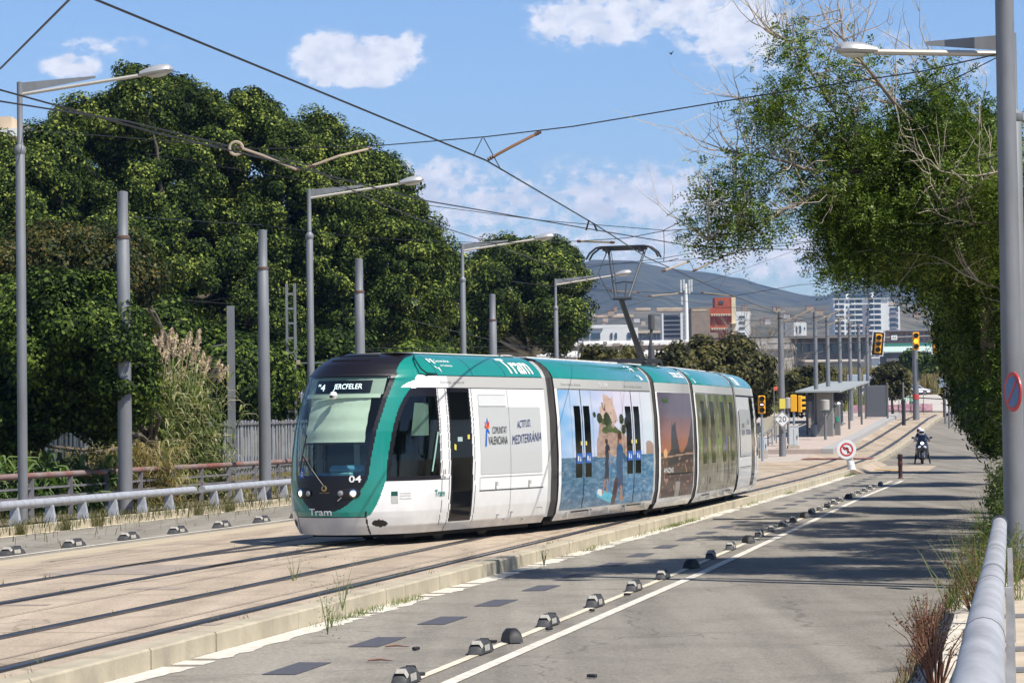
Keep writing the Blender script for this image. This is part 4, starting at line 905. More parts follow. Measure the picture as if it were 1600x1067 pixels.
for i, s_ in enumerate(ss[:28]):
    k = 1 if i in (2, 7, 10, 15, 21) else 0
    lb = '%s rubber lane separator from the camera in the right-hand row, %s' % (ORD[i] if i < 28 else 'last', 'broken black' if k else 'grey and white')
    r = place_sep(i, s_, -5.70+driftp(s_)+(.05 if k else 0), ZR+.012, lb, 'lane separators along the right road', k, jit=random.uniform(-.05, .05) if not k else random.choice([.5, -.3]))
    r.scale = (.40, .60, .9) if k else (random.uniform(.58,.70), .58, random.uniform(.78,.9))
for i, s_ in enumerate([37.6, 40.7, 43.8, 46.9, 50.0, 53.1, 56.2, 59.3, 62.4]):
    r = place_sep(i, s_+5.0, -18.75, -.15, '%s black and white lane separator from the left in the far-left row' % ORD[max(i, 0)], 'lane separators left of the tracks', 0); r.scale = (.92, .9, .95)
# ---- round poles
def polemesh(h, r0, r1, z0=0, mb=None): mb = mb or MB(); mb.lathe([(r0, z0), (r1, h)], 16); return mb
def cat_pole(label, p, top, r=.15, collar=None, group='tall catenary poles', name='catenary_pole'):
    h = top-p.z; t = thing(name, label, 'pole', p, 0, group)
    mb = MB(); mb.lathe([(r*1.1, -.05), (r*1.05, h*.5), (r*.95, h*.86), (r*.8, h*.865), (r*.8, h), (r*.3, h+.02)] if collar else [(r*1.08,-.05),(r*.8,h),(r*.3,h+.02)], 18)
    mb.build('shaft', galv, t, smooth=True)
    mb = MB(); mb.lathe([(r*1.0,h*.853),(r*1.04,h*.853),(r*1.04,h*.862),(r*.8,h*.864)] , 18) if collar else mb.lathe([(r*.95,h-.35),(r*.95,h-.30)], 16)
    mb.build('clamp_collar', mat('collar_rust', (.12,.07,.05), .7), t); return t
for i, (px, Y) in enumerate([(195,66),(413.5,77.6),(564,88.5),(772,109)]):
    tops = [300,360,405,460]; p = P(px, 672, Y); p.z = .04
    nm = ['thick grey pole rising from the bushes beside the first guardrail gap','thick grey pole in front of the palisade fence, second from left','third thick grey pole, just left above the tram cab','short-looking fourth thick grey pole above the tram\'s first joint'][i]
    tp = P(px, tops[i], Y).z; cat_pole(nm, p, tp, .165, True)
# ---- street lamps
lampm = mat('lamp_head_grey', (.42,.43,.44), .35, .3); lampd = mat('lamp_bowl', (.55,.55,.5), .15)
def lamp(label, p, top, dirv, arm=2.9, rise=.5, r=.09, group='street lamps with long arms', hs=1.):
    h = top-p.z; t = thing('street_lamp', label, 'street lamp', p, 0, group); d = Vector(dirv).normalized()
    mb = MB(); mb.lathe([(r*1.25,-.05),(r*1.25,h*.30),(r*1.2,h*.84),(r*.75,h*.848),(r*.72,h),(r*.2,h+.02)], 14); mb.build('pole', galv, t, smooth=True)
    mb = MB(); mb.lathe([(r*1.2,h*.835),(r*1.45,h*.84),(r*1.45,h*.85),(r*.8,h*.858)], 14); mb.build('collar', galv, t, smooth=True)
    z0 = h-.28; a = Vector((0,0,z0)); e = d*arm+Vector((0,0,z0+rise))
    mb = MB(); mb.tube([a, e], .042, 8); mb.build('arm', mat('lamp_arm', (.5,.47,.42), .4, .3), t, smooth=True)
    mb = MB(); up = Vector((0,0,1)); n_ = d.cross(up)*.012
    P0, P1, P2 = Vector((0,0,z0+.27)), Vector((0,0,z0+.04)), d*arm*.62+Vector((0,0,z0+rise*.62+.15)); P3 = d*arm*.62+Vector((0,0,z0+rise*.62+.10))
    vs = [P0+n_, P1+n_, P3+n_, P2+n_, P0-n_, P1-n_, P3-n_, P2-n_]; mb.add(vs, [(0,1,2,3),(7,6,5,4),(0,3,7,4),(1,5,6,2),(2,6,7,3)]); mb.build('bracket_fin', galv, t)
    ax = (e-a).normalized(); sdv = ax.cross(up).normalized(); uu = sdv.cross(ax)
    mb = MB(); vs = []; K = 8; n = 12
    for i in range(K+1):
        x = i/K; rr = (.10+.13*math.sin(min(1, x*1.15)*math.pi*.72))*(1 if x < .97 else .3)
        for j in range(n):
            an = 2*math.pi*j/n; hz_ = .62 if math.sin(an) > 0 else .35
            vs.append(e-ax*.05+ax*x*.78*hs+sdv*math.cos(an)*rr*hs+uu*(math.sin(an)*rr*hz_*1.1*hs+.02))
    mb.add(vs, [(i*n+j, i*n+(j+1)%n, (i+1)*n+(j+1)%n, (i+1)*n+j) for i in range(K) for j in range(n)]+[tuple(range(n))[::-1], tuple(K*n+j for j in range(n))])
    ho = mb.build('lamp_head', lampm, t, smooth=True)
    mb = MB(); c = e+ax*.36*hs-uu*.045*hs; vs = [c+ax*math.cos(2*math.pi*j/14)*.26*k*hs+sdv*math.sin(2*math.pi*j/14)*.17*k*hs-uu*dd*hs for k, dd in ((1,0),(.7,.05),(.05,.07)) for j in range(14)]
    mb.add(vs, [(i*14+j, i*14+(j+1)%14, (i+1)*14+(j+1)%14, (i+1)*14+j) for i in range(2) for j in range(14)]); mb.build('lamp_bowl', lampd, ho, smooth=True); return t
n_dir = Vector((UC, -US, 0))
for i, (px, pt, Y) in enumerate([(35,129,60),(487,296,83),(726,381,104.5),(871,436,124)]):
    p = P(px, 672, Y); p.z = .04; tp = P(px-3, pt, Y).z
    lb = ['leftmost street lamp, tall grey pole at the left edge with its arm over the trees','second street lamp from the left, its pole disappearing behind the tram cab','third street lamp from the left, between the two tree masses','fourth and farthest left street lamp, in front of the pantograph'][i]
    lamp(lb, p, tp, (1, .12, 0), arm=[2.75,2.9,2.95,2.9][i], rise=.45)
PR = P(1587, 895, 35.4); PR.z = -.02
t = lamp('street lamp at the right edge whose arm reaches left over the road tree', PR+Vector((.16,.42,0)), P(1600, 52, 35.8).z, (-1,.02,0), arm=1.86, rise=.06, r=.10, hs=.74)
cat_pole('very tall thick grey pole at the right edge running out of the frame', PR, 13.5, .135, None, name='tall_pole')
# ---- wires
def wire(label, pts, r=.011, name='overhead_wire', sag=0., group='overhead tram wires'):
    W = [P(*q) for q in pts]; W2 = []
    for a, b in zip(W[:-1], W[1:]):
        k = max(2, int((b-a).length/4))
        for i in range(k):
            u = i/k; W2.append(a+(b-a)*u-Vector((0,0,sag*4*u*(1-u))))
    W2.append(W[-1]); mb = MB(); mb.tube(W2, r, 5); return tag(mb.build(name, cable, origin=W2[0], smooth=True), label, 'wire', group)
def arm(label, pts, r=.022, m=brass, name='registration_arm', ins=True):
    W = [P(*q) for q in pts]; t = thing(name, label, 'wire arm', W[0]); mb = MB(); mb.tube([q-W[0] for q in W], r, 6); mb.build('tube', m, t, smooth=True)
    if ins:
        for a, b in ((W[0], W[1]), (W[-1], W[-2])):
            d = (b-a).normalized(); rot = d.to_track_quat('Z', 'Y').to_matrix(); mb = MB(); mb.lathe([(.018,0),(.032,.02),(.020,.04),(.034,.06),(.020,.08),(.034,.10),(.018,.14)], 8, a-W[0], rot=rot); mb.build('insulator', mat('insulator_brown', (.10,.05,.035), .4), t, smooth=True)
    return t
wire('main contact wire crossing the sky from top left down to the pantograph', [(60,-50,22.7),(150,0,24.8),(440,119,30.8),(760,251,40.2),(930,351,53.5),(1010,402,63),(1136,459,84),(1222,492,120),(1300,515,150)], .0135)
wire('steep wire cutting the top left corner of the sky', [(0,108,30),(54,54,26),(120,-12,23)], .012)
wire('upper of the two left contact wires in front of the big trees', [(-10,138,31),(240,207,35),(430,252,40),(560,287,44),(660,313,47.5),(800,337,53),(945,362,58),(1082,385,64),(1181,389,66),(1290,391,72)], .012)
wire('lower left contact wire running behind the street lamps', [(-10,157,33),(200,190,38),(480,258,47),(560,303,52),(660,345,60),(762,378,72),(870,418,90),(1000,470,130)], .012)
wire('long span wire across the sky from the left trees to the right pole', [(36,203,60),(220,217,55),(400,233,50),(590,228,46),(760,214,42.5),(895,198,40),(1165,153,37.6),(1440,112,36.5),(1568,83,35.5)], .010)
wire('span wire from the first left pole towards the hanging node', [(190,338,66),(410,352,77.5),(570,372,70),(760,380,62),(905,377,56),(980,372,54),(1037,361,50),(1128,354,46),(1217,338,43),(1400,290,39),(1570,240,35.5)], .008)
wire('thin wire rising right from the hanging node to the right tree', [(1037,360,50),(1140,308,46),(1290,230,41),(1440,150,38),(1568,85,35.5)], .008)
wire('thin wire from the left trees down to the hanging node', [(230,240,62),(500,287,58),(660,320,55),(850,345,52),(1037,360,50)], .007)
wire('thin cross wire from pantograph height up to the right tree', [(905,419,60),(1035,404,57),(1131,386,54),(1257,378,52),(1420,372,50)], .007)
wire('cross wire over the hills ending at the right tree', [(900,414,70),(1027,410,66),(1131,400,62),(1190,388,60),(1300,375,57),(1480,340,52)], .007)
wire('low cross wire in front of the hills', [(830,420,96),(925,452,92),(1067,459,90),(1150,462,88),(1250,445,84),(1400,436,80),(1570,425,76)], .009)
wire('thin wire just above the factory roofs, left of the brick building', [(905,500,110),(1010,470,108),(1136,430,100),(1260,385,90)], .006)
wire('thin wire in front of the hills running to the twenty pole', [(800,440,90),(1000,462,100),(1222,490,132),(1290,505,150)], .009)
wire('short vertical dropper hanging from the node beside the pantograph', [(1037,360,50),(1038,390,50),(1037,409,50)], .007)
for q, (a, b) in enumerate([((754,215,42.4),(740,243,39.6)), ((756,216,42.4),(783,266,41.5)), ((1077,408,62),(1085,424,66)), ((1040,409,50),(1060,404,50.5))]):
    wire(['left leg of the small wire triangle high in the sky','right leg of the small wire triangle high in the sky','small dropper right of the pantograph','tiny curved link under the hanging node'][q], [a, b], .008)
arm('rust-brown registration arm high in the sky above the tram', [(762,250,40.3),(800,229,40.3),(845,206,40.6)], m=mat('arm_rust', (.20,.09,.03), .6))
arm('curved registration arm with ring in front of the left trees', [(372,230,40),(410,243,41),(465,266,43)], name='registration_arm')
mb = MB(); c = P(369, 232, 40); mb.tube([c+Vector((math.cos(a)*.10,0,math.sin(a)*.10)) for a in np.linspace(0, 5.6, 14)], .022, 6); tag(mb.build('wire_ring', brass, origin=c, smooth=True), 'pale ring at the end of the wire arm in front of the left trees', 'wire ring')
arm('slanting tan arm in front of the left trees under the span wire', [(480,262,45),(530,244,45),(580,232,46)])
arm('horizontal insulator rod left of the pantograph head', [(902,377,56),(930,378,55.5),(960,379,55)])
arm('tan arm between the hanging node and the small dropper', [(1035,424,60),(1077,408,61)])
arm('tan arm rising right from the small dropper', [(1082,424,62),(1131,401,62)])
arm('tan rod on the upper contact wire right of the pantograph', [(1082,385,64),(1130,387,65),(1180,389,66)], .016)
arm('tan rod on the low cross wire left of the antenna mast', [(1012,463,90),(1066,458,90)]); arm('tan rod on the low cross wire right of the antenna mast', [(1095,457,89),(1148,463,88)]); arm('rod on the low cross wire at the pantograph knee', [(952,454,91),(1000,457,90)])
mb = MB(); c = P(922, 352, 52.5); mb.tube([c+Vector((-.08,0,-.1)), c+Vector((-.02,0,.1)), c+Vector((.08,0,.02)), c+Vector((.14,0,-.12))], .02, 6); tag(mb.build('wire_clamp', dark, origin=c), 'small hooked wire clamp above the pantograph', 'wire clamp')
mb = MB(); c = P(1048, 84, 90); mb.add([c+Vector(v) for v in ((-.12,0,.1),(0,.03,0),(.12,0,.12),(.02,-.03,-.06),(.0,.05,-.02))], [(0,1,3),(1,2,3),(1,4,3)])
mb.tube([c+Vector((-.02,.08,0)), c, c+Vector((.02,-.09,-.02))], [.012,.035,.01], 6); tag(mb.build('bird', black, origin=c), 'tiny dark bird flying high above the tram', 'bird')
# ---- left guardrails and parapet
def pipe_rail(label, pts, r, posts, m, name='guardrail', foot=None, fin=True, group=None, joints=True, slim=1.):
    t = thing(name, label, 'guardrail', pts[0], 0, group); o0 = Vector(pts[0])
    mb = MB(); mb.tube([Vector(p)-o0 for p in pts], r, 16); mb.build('pipe', m, t, smooth=True)
    for p, zf in posts:
        p = Vector(p)-o0; b = Vector((p.x, p.y, zf-o0.z)); along = (Vector(pts[1])-Vector(pts[0])).normalized(); sdv = Vector((along.y, -along.x, 0)).normalized()
        mb = MB(); vs = []
        for sgn in (-1, 1):
            q = along*sgn*.01
            vs += [p-sdv*r*.8+q*1, p+sdv*r*.8+q, b+sdv*.20+q*1, b-sdv*.02+q]
        vs2 = []
        for sgn in (-1, 1):
            q = along*sgn*.045; vs2 += [p-sdv*r*.9*slim+q-Vector((0,0,r*.4)), p+sdv*r*.9*slim+q-Vector((0,0,r*.4)), b+sdv*.14*slim+q*1.9, b-sdv*.10*slim+q*1.9]
        mb.add(vs2, [(0,1,2,3),(7,6,5,4),(0,4,5,1),(1,5,6,2),(2,6,7,3),(3,7,4,0)])
        mb.build('post', m, t)
    return t
gr1 = [ST(s_, -22.36, .5) for s_ in (35, 45, 55, 66.9)]
pipe_rail('left guardrail, grey pipe on white wedge posts, nearest stretch up to the first thick pole', gr1, .095, [(ST(s_, -22.36, .47), .04) for s_ in np.arange(36.2, 66.8, 2.05)], galv_l, group='left pipe guardrails')
gr2 = [ST(s_, -22.36, .5) for s_ in (67.6, 78.4)]
pipe_rail('left guardrail, grey pipe stretch between the first and second thick poles', gr2, .095, [(ST(s_, -22.36, .47), .04) for s_ in np.arange(68.6, 78.4, 2.2)], galv_l, group='left pipe guardrails')
gr3 = [ST(s_, -22.36, .5) for s_ in (79.2, 96)]
pipe_rail('left guardrail, grey pipe stretch disappearing behind the tram cab', gr3, .095, [(ST(s_, -22.36, .47), .04) for s_ in np.arange(80, 96, 2.2)], galv_l, group='left pipe guardrails')
t = thing('parapet_railing', 'long low railing with rust-red top pipe and dark bars behind the left guardrail', 'railing', ST(35, -23.9, 0)); o0 = t.location.copy()
mb = MB(); mb.tube([ST(s_, -23.9, 1.04)-o0 for s_ in range(35, 112, 7)], .075, 10); mb.build('top_rail', mat('flaking_red_rail', (.20,.07,.05), .85, col2=(.22,.19,.18), vscale=1.1, stretch=(1,1,1)), t, smooth=True)
for z in (.28, .5, .72): mb = MB(); mb.beam(ST(35,-23.9,z)-o0, ST(110,-23.9,z)-o0, .03, .05); mb.build('bar', mat('rail_bar_grey', (.17,.16,.17), .6, var=.2), t)
for s_ in np.arange(36.5, 110, 2.55): mb = MB(); mb.beam(ST(s_,-23.9,0)-o0, ST(s_,-23.9,.98)-o0, .12, .08, up=(0,1,0)); mb.build('post', mat('rail_bar_grey'), t)
# ---- palisade fence and the railway behind it
t = thing('palisade_fence', 'tall grey corrugated palisade fence behind the reeds', 'fence', ST(83, -31.5, 0)); o0 = t.location.copy(); pm = mat('palisade_steel', (.27,.28,.30), .6, .2, var=.2, vscale=1.2)
mb = MB(); s_ = 79.5
while s_ < 135:
    h = 2.38+random.uniform(-.04, .04); tt = -31.5+(.05 if int(s_*6) % 2 else 0); mb.beam(ST(s_, tt, 0)-o0, ST(s_, tt, h)-o0, .14, .04, up=n_dir); s_ += .19 if random.random() > .03 else .5
mb.build('pales', pm, t)
mb = MB(); mb.beam(ST(79.5,-31.4,2.12)-o0, ST(135,-31.4,2.12)-o0, .05, .07); mb.beam(ST(79.5,-31.4,.4)-o0, ST(135,-31.4,.4)-o0, .05, .07); mb.build('cross_rail', mat('rail_bar_grey'), t)
def vpole(name, label, cat, px, ptop, pbot, Y, w, m, group=None, build=None):
    b = P(px, pbot, Y); tp = P(px, ptop, Y).z; b.z = min(b.z, 0) if Y < 100 else b.z
    t = thing(name, label, cat, b, 0, group); h = tp-b.z
    if build: build(t, h)
    else: mb = MB(); mb.lathe([(w/2, 0), (w/2*.85, h)], 10); mb.build('shaft', m, t, smooth=True)
    return t
def ibeam(t, h):
    mb = MB(); mb.box((0,-.08,h/2), (.28,.02,h)); mb.box((0,.08,h/2), (.28,.02,h)); mb.box((0,0,h/2), (.03,.14,h)); mb.build('shaft', galv, t)
    mb = MB(); mb.beam((0,0,h*.78), (-.7,0,h*.76), .04, .04); mb.build('bracket', galv, t)
vpole('railway_post', 'slim grey steel post in front of the station fence', 'post', 363, 478, 740, 100, .2, galv, build=ibeam)
def lattice(t, h):
    mb = MB()
    for x in (-.17, .17): mb.box((x,0,h/2), (.09,.3,h))
    z = .3
    while z < h: mb.box((0,0,z), (.3,.28,.08)); z += .62
    mb.build('ladder_frame', galv, t)
    mb = MB(); mb.beam((0,0,h*.32), (-2.9,0,h*.50), .09, .09); mb.beam((0,0,h*.32), (2.2,0,h*.46), .09, .09); mb.beam((-4,0,h*.51), (4,0,h*.52), .05, .05); mb.build('cantilever', galv, t)
    for z in (.32, .52):
        mb = MB(); mb.box((-.25,0,h*z), (.22,.3,.2)); mb.box((.25,0,h*z), (.22,.3,.2)); mb.build('clamp', brass, t)
vpole('railway_mast', 'ladder-like railway mast left of the tram cab', 'mast', 457, 443, 700, 112, .3, galv, 'railway masts', build=lattice)
vpole('railway_mast', 'distant ladder-like mast behind the tram roof between trees and factory', 'mast', 908, 545-30, 610, 190, .3, galv, 'railway masts', build=lattice)
for i, (a, b) in enumerate([((300,474,115),(480,444,112)), ((120,452,100),(360,475,100)), ((300,545,118),(880,540,125)), ((320,565,118),(640,560,124)), ((560,548,120),(960,560,160)), ((640,500,110),(900,560,150))]):
    wire('%s thin railway wire behind the left poles' % ORD[i], [a, b], .014, group='railway wires behind the poles', sag=.05)
# station building strip & signs behind the fence
t = thing('station_shelter', 'dark station shelter with small signs behind the palisade fence', 'shelter', ST(112, -44, 0)); o0 = t.location.copy()
mb = MB(); mb.beam(ST(100,-44,1.7)-o0, ST(140,-44,1.7)-o0, .2, 3.4); mb.build('wall', mat('station_dark', (.03,.03,.035), .7, var=.2), t)
for (px, py, w_, h_, m_) in ((412,563,24,15,mat('station_sign_dark', (.05,.05,.055))), (373,564,8,14,mat('orange_panel', (.6,.12,.04))), (389,568,18,10,mat('station_sign_dark')), (332,566,14,18,whitep)):
    pass
for s_, z_, w_, h_, m_ in ((104, 3.0, .9, .55, 'o'), (105.6, 3.0, 1.2, .4, 'd'), (108.2, 3.05, 1.6, .6, 'g'), (101.5, 2.9, .8, .7, 'w')):
    c = ST(s_, -43.7, z_); mb = MB(); mb.beam(ST(s_-w_/2, -43.75, z_)-o0, ST(s_+w_/2, -43.75, z_)-o0, .08, h_); mb.build('sign_panel', {'o': mat('orange_panel', (.6,.12,.04)), 'd': mat('station_sign_dark', (.05,.05,.055)), 'g': mat('station_sign_grey', (.22,.22,.24)), 'w': whitep}[m_], t)
# ---- right pipe guardrail
rp = [P(1519, 1150, 6.9), P(1529, 1067, 8.3), P(1541, 965, 12.3), P(1551, 900, 18), P(1558, 850, 24), P(1561, 826, 29), P(1562, 816, 30.3)]
t = pipe_rail('weathered grey pipe guardrail in the right foreground', rp, .083, [(rp[1]+Vector((.13,.0,-.05)), -.02), (rp[2]+Vector((.15,1.2,-.03)), -.02), (rp[2]+Vector((.85,4.0,-.08)), -.02), (rp[3]+Vector((.5,2.5,-.06)), -.02), (rp[4]+Vector((.3,1,-.05)), -.02), (rp[5], -.02)], mat('weathered_pipe', (.30,.30,.31), .5, .2, col2=(.46,.46,.47), vscale=5, bump=.04, stretch=(1,.25,1)), slim=.3)
o0 = t.location
mb = MB(); mb.lathe([(.086,-.12),(.086,.12)], 16, rp[3]-o0, rot=(rp[4]-rp[3]).to_track_quat('Z','Y').to_matrix()); mb.build('sleeve', galv, t, smooth=True)
mb = MB(); mb.lathe([(.085,-.5),(.088,-.25),(.088,.0),(.07,.06)], 16, rp[-1]-o0, rot=(rp[-1]-rp[-2]).to_track_quat('Z','Y').to_matrix()); mb.build('end_cap', dark, t, smooth=True)
for k in (1, 2, 3): 
    d_ = (rp[k+1]-rp[k]).normalized(); c = rp[k]*.4+rp[k+1]*.6; mb = MB(); mb.lathe([(.0855,-.01),(.0865,0),(.0855,.01)], 16, c-o0, rot=d_.to_track_quat('Z','Y').to_matrix()); mb.build('weld_seam', galv, t)
for p in (P(1597,1005,19.4), P(1590,950,24), P(1584,925,28), P(1586,972,22), P(1595,1035,18)):
    mb = MB(); mb.box((p.x-o0.x, p.y-o0.y, .0-o0.z), (.3,.16,.03), rz=.2); mb.build('base_plate', galv, t)
# ---- signs
def disc_sign(mb, c, r, n=28, th=.02, m=0, nrm=(0,-1,0)):
    rot = Vector(nrm).to_track_quat('Z','Y').to_matrix(); mb.lathe([(r,0),(r,th)], n, c, rot=rot, m=m)
p = P(1331, 739, 110); p.z = zg(110); zt = P(1322, 702, 110).z-p.z
t = thing('no_left_turn_sign', 'round white no left turn sign with red ring on a tilted white post', 'road sign', p)
mb = MB(); mb.tube([(0,0,0),(-.05,0,.3),(-.16,0,zt-.2)], [.17,.15,.10], 10); mb.build('post', whitep, t, smooth=True)
for z in (.18, .42, .62): mb = MB(); mb.lathe([(.165-.05*z,z-.02),(.175-.05*z,z),(.165-.05*z,z+.02)], 10, (-.1*z-.02,0,0)); mb.build('post_ring', mat('post_band', (.4,.4,.4)), t)
C = Vector((P(1322,702,110).x-p.x, -.15, zt)); mb = MB(); disc_sign(mb, C, .40); face = mb.build('sign_plate', whitep, t)
def ring(mb, c, r0, r1, y, n=32, a0_=0, a1_=2*math.pi):
    vs = [];
    for j in range(n+1):
        a = a0_+(a1_-a0_)*j/n; vs += [c+Vector((math.cos(a)*r0, y, math.sin(a)*r0)), c+Vector((math.cos(a)*r1, y, math.sin(a)*r1))]
    mb.add(vs, [(2*i, 2*i+1, 2*i+3, 2*i+2) for i in range(n)])
mb = MB(); ring(mb, C, .215, .275, -.03); q = Matrix.Rotation(R(40), 3, 'Y'); mb.add([C+q @ Vector(v) for v in ((-.24,-.034,-.022),(.24,-.034,-.022),(.24,-.034,.022),(-.24,-.034,.022))], [(0,1,2,3)]); mb.build('red_ring', redp, face)
mb = MB(); mb.add([C+Vector((x,-.032,z)) for x, z in ((.03,-.15),(.09,-.15),(.09,.02),(.04,.09),(-.06,.09),(-.06,.13),(-.16,.055),(-.06,-.02),(-.06,.03),(.02,.03),(.03,.0))], [tuple(range(11))]); mb.build('arrow', black, face)
p = P(1584, 612, 34.9); t = thing('no_parking_sign', 'blue and red round no parking sign seen edge-on on the right pole', 'road sign', p)
nr_ = Vector((-.97, -.235, 0)).normalized(); sdv = Vector((-nr_.y, nr_.x, 0))
rot = nr_.to_track_quat('Z','Y').to_matrix(); mb = MB(); mb.lathe([(.262,0),(.262,.02)], 32, rot=rot); pl_ = mb.build('sign_plate', redp, t)
mb = MB(); mb.lathe([(.205,.0205),(.205,.024)], 32, rot=rot); mb.build('blue_disc', mat('sign_blue', (.10,.19,.36), .5), pl_)
mb = MB(); mb.box(nr_*.027, (.39,.045,.004), rot=rot @ Matrix.Rotation(R(45), 3, 'Z')); mb.build('red_bar', redp, pl_)
mb = MB(); mb.box((.06,.03,0), (.1,.05,.05)); mb.build('clamp', galv, t)
# bollard
p = P(1407, 745, 102); p.z = zg(102)+ZR+.0; hb = P(1407,710,102).z-p.z
t = thing('bollard', 'dark red-brown flexible bollard at the end of the lane separator row', 'bollard', p); mb = MB(); mb.lathe([(.13,0),(.09,.04),(.075,.08),(.085,hb*.8),(.1,hb*.84),(.1,hb),(.04,hb+.02)], 12); mb.build('post', mat('bollard_brown', (.035,.012,.01), .6), t, smooth=True)
mb = MB(); mb.lathe([(.082,hb*.55),(.09,hb*.56),(.09,hb*.7),(.085,hb*.72)], 12); mb.build('band', mat('bollard_band', (.10,.02,.015)), t, smooth=True)
# ---- platform poles
for i, (px, pt, Y, pb) in enumerate([(1222,487,134,717),(1276,487,157,684),(1295,494,163,0),(1314,497,172,0),(1330,504,181,0),(1344,507,189,0),(1357,511,198,0)]):
    p = P(px, 655, Y); p.z = zg(Y)-.02
    t = cat_pole('%s catenary pole from the left in the row along the platform%s' % (ORD[i], ', bearing the diamond sign' if i == 0 else ''), p, P(px, pt, Y).z, .17 if i == 0 else .14, None, 'catenary poles along the platform')
    mb = MB(); h = P(px, pt, Y).z-p.z; mb.box((0,0,h), (.5,.1,.06)); mb.build('top_fitting', brass, t)
    if i < 3: mb = MB(); mb.tube([(0,0,h-.6), (1.6,-.4,h+.1)], .035, 6); mb.build('bracket_arm', brass, t)
for i, (a, b) in enumerate([((1085,530,140),(1222,527,134)), ((1222,527,134),(1372,524,198)), ((1200,537,150),(1420,534,190)), ((1150,500,100),(1290,505,150)), ((1222,490,134),(1357,512,198))]):
    wire('%s thin cross tube or wire between the platform poles' % ORD[i], [a, b], .03 if i < 3 else .012, group='cross tubes at the platform poles')
# diamond 20 sign
p = P(1222, 655, 133.7)+Vector((0,-.05,0)); t = thing('speed_sign', 'white diamond sign with number 20 on the first platform pole', 'sign', p)
mb = MB(); mb.prism([(0,-.44),(.44,0),(0,.44),(-.44,0)], .02, lambda u, v, w_: (u, .02-w_-.1, v)); f_ = mb.build('plate', whitep, t)
mb = MB()
for a in range(4):
    pts_ = [(0,-.42),(.42,0),(0,.42),(-.42,0)]; (x1,z1),(x2,z2) = pts_[a], pts_[(a+1)%4]; mb.add([(x1,-.104,z1),(x2,-.104,z2),(x2*.9,-.104,z2*.9),(x1*.9,-.104,z1*.9)], [(0,1,2,3)])
put_text(mb, '20', -.2, .2, -.13, .15, lambda u, v: (u, -.105, v)); mb.build('number', black, f_)
p = P(1222, 631, 133.7); mb = MB(); mb.box((0,0,0), (.3,.34,.5), bev=.01); tag(mb.build('warning_plate', yel, loc=p), 'small yellow plate on the first platform pole', 'plate')
# ---- traffic lights
lens_off = mat('lens_dark', (.012,.012,.012), .25); amber = mat('amber_lit', (.9,.35,.02), .3, emit=(1,.38,.02), es=2.2)
def signal(label, p, hh=1.0, w_=.34, face=(0,-1,0), post=None, board=None, lit=None, tilt=0, group='traffic lights', bar=None, mast=None):
    t = thing('traffic_light', label, 'traffic light', p, 0, group); a = math.atan2(face[0], -face[1]); Rm = Matrix.Rotation(a, 3, 'Z') @ Matrix.Rotation(tilt, 3, 'Y')
    if board: mb = MB(); mb.box(Rm @ Vector((0,.06,0)), (board[0], .03, board[1]), rot=Rm, bev=.014); bo = mb.build('backboard', black, t); mb = MB(); [mb.box(Rm @ Vector(c), d, rot=Rm) for c, d in (((0,.04,board[1]/2-.02),(board[0],.03,.05)),((0,.04,-board[1]/2+.02),(board[0],.03,.05)),((board[0]/2-.02,.04,0),(.05,.03,board[1]-.09)),((-board[0]/2+.02,.04,0),(.05,.03,board[1]-.09)))]; mb.build('white_border', whitep, bo)
    mb = MB(); mb.box(Rm @ Vector((0,0,0)), (w_, .2, hh), rot=Rm, bev=.03); ho = mb.build('housing', yellowp, t)
    for k in (-1, 0, 1):
        mb = MB(); c = Rm @ Vector((0,-.105,-k*hh*.31)); mb.lathe([(w_*.36,0),(w_*.34,.03),(w_*.1,.045)], 16, c, rot=Rm @ Matrix.Rotation(R(90), 3, 'X')); mb.build('lens', amber if lit == k else lens_off, ho, smooth=True)
        if bar == k: mb = MB(); mb.box(c+Rm @ Vector((0,-.05,0)), (w_*.4,.01,.07), rot=Rm); mb.build('signal_bar', mat('bar_white', (.8,.8,.9), .4, emit=(.8,.85,1), es=1.5), ho)
        mb = MB(); vs = []; n = 10
        for j in range(n+1):
            an = R(-10)+R(200)*j/n
            for y, rr in ((-.10,.42),(-.30,.40)): vs.append(Rm @ Vector((math.cos(an)*w_*rr, y, math.sin(an)*w_*rr-k*hh*.31)))
        mb.add(vs, [(2*i, 2*i+1, 2*i+3, 2*i+2) for i in range(n)]); mb.build('visor', yellowp, ho)
    if post: mb = MB(); mb.lathe([(.06, post-p.z), (.055, -hh/2)], 12, (0,.02,0)); mb.build('post', mat('post_bluegrey', (.30,.36,.42), .4, .3), t, smooth=True)
    return t
p = P(1190, 632, 127); signal('small yellow tram signal with white bar on a grey-blue post by the tram tail', p, .86, .34, post=zg(127), bar=0)
p = P(1240, 630, 141); signal('yellow traffic light seen from behind, left of the pair beside the pole', p, .9, .34, face=(.1,1,0), post=zg(141))
p = P(1250, 631, 142); signal('yellow traffic light seen from the side with visors pointing right', p, .9, .3, face=(1,-.2,0))
p = P(1431, 533, 187.5); mz = zg(188)
signal('amber-lit yellow traffic light on top of the mast', p, 1.25, .46, lit=0)
signal('tilted traffic light with white-bordered black backboard at the end of the mast arm', P(1372, 537, 187.2), 1.35, .46, board=(.86,1.7), tilt=R(6))
signal('traffic light on the mast arm half hidden by the tree', P(1462, 537, 187.2), 1.25, .46, face=(.5,-.8,0), board=(.7,1.5))
t = thing('signal_mast', 'tall grey mast with horizontal arm carrying the traffic lights', 'mast', (p.x, 188, mz)); h = P(1431, 548, 188).z-mz
mb = MB(); mb.lathe([(.24,0),(.2,h)], 14); mb.lathe([(.2,h),(.08,h+1.1)], 12); mb.build('pole', galv, t, smooth=True)
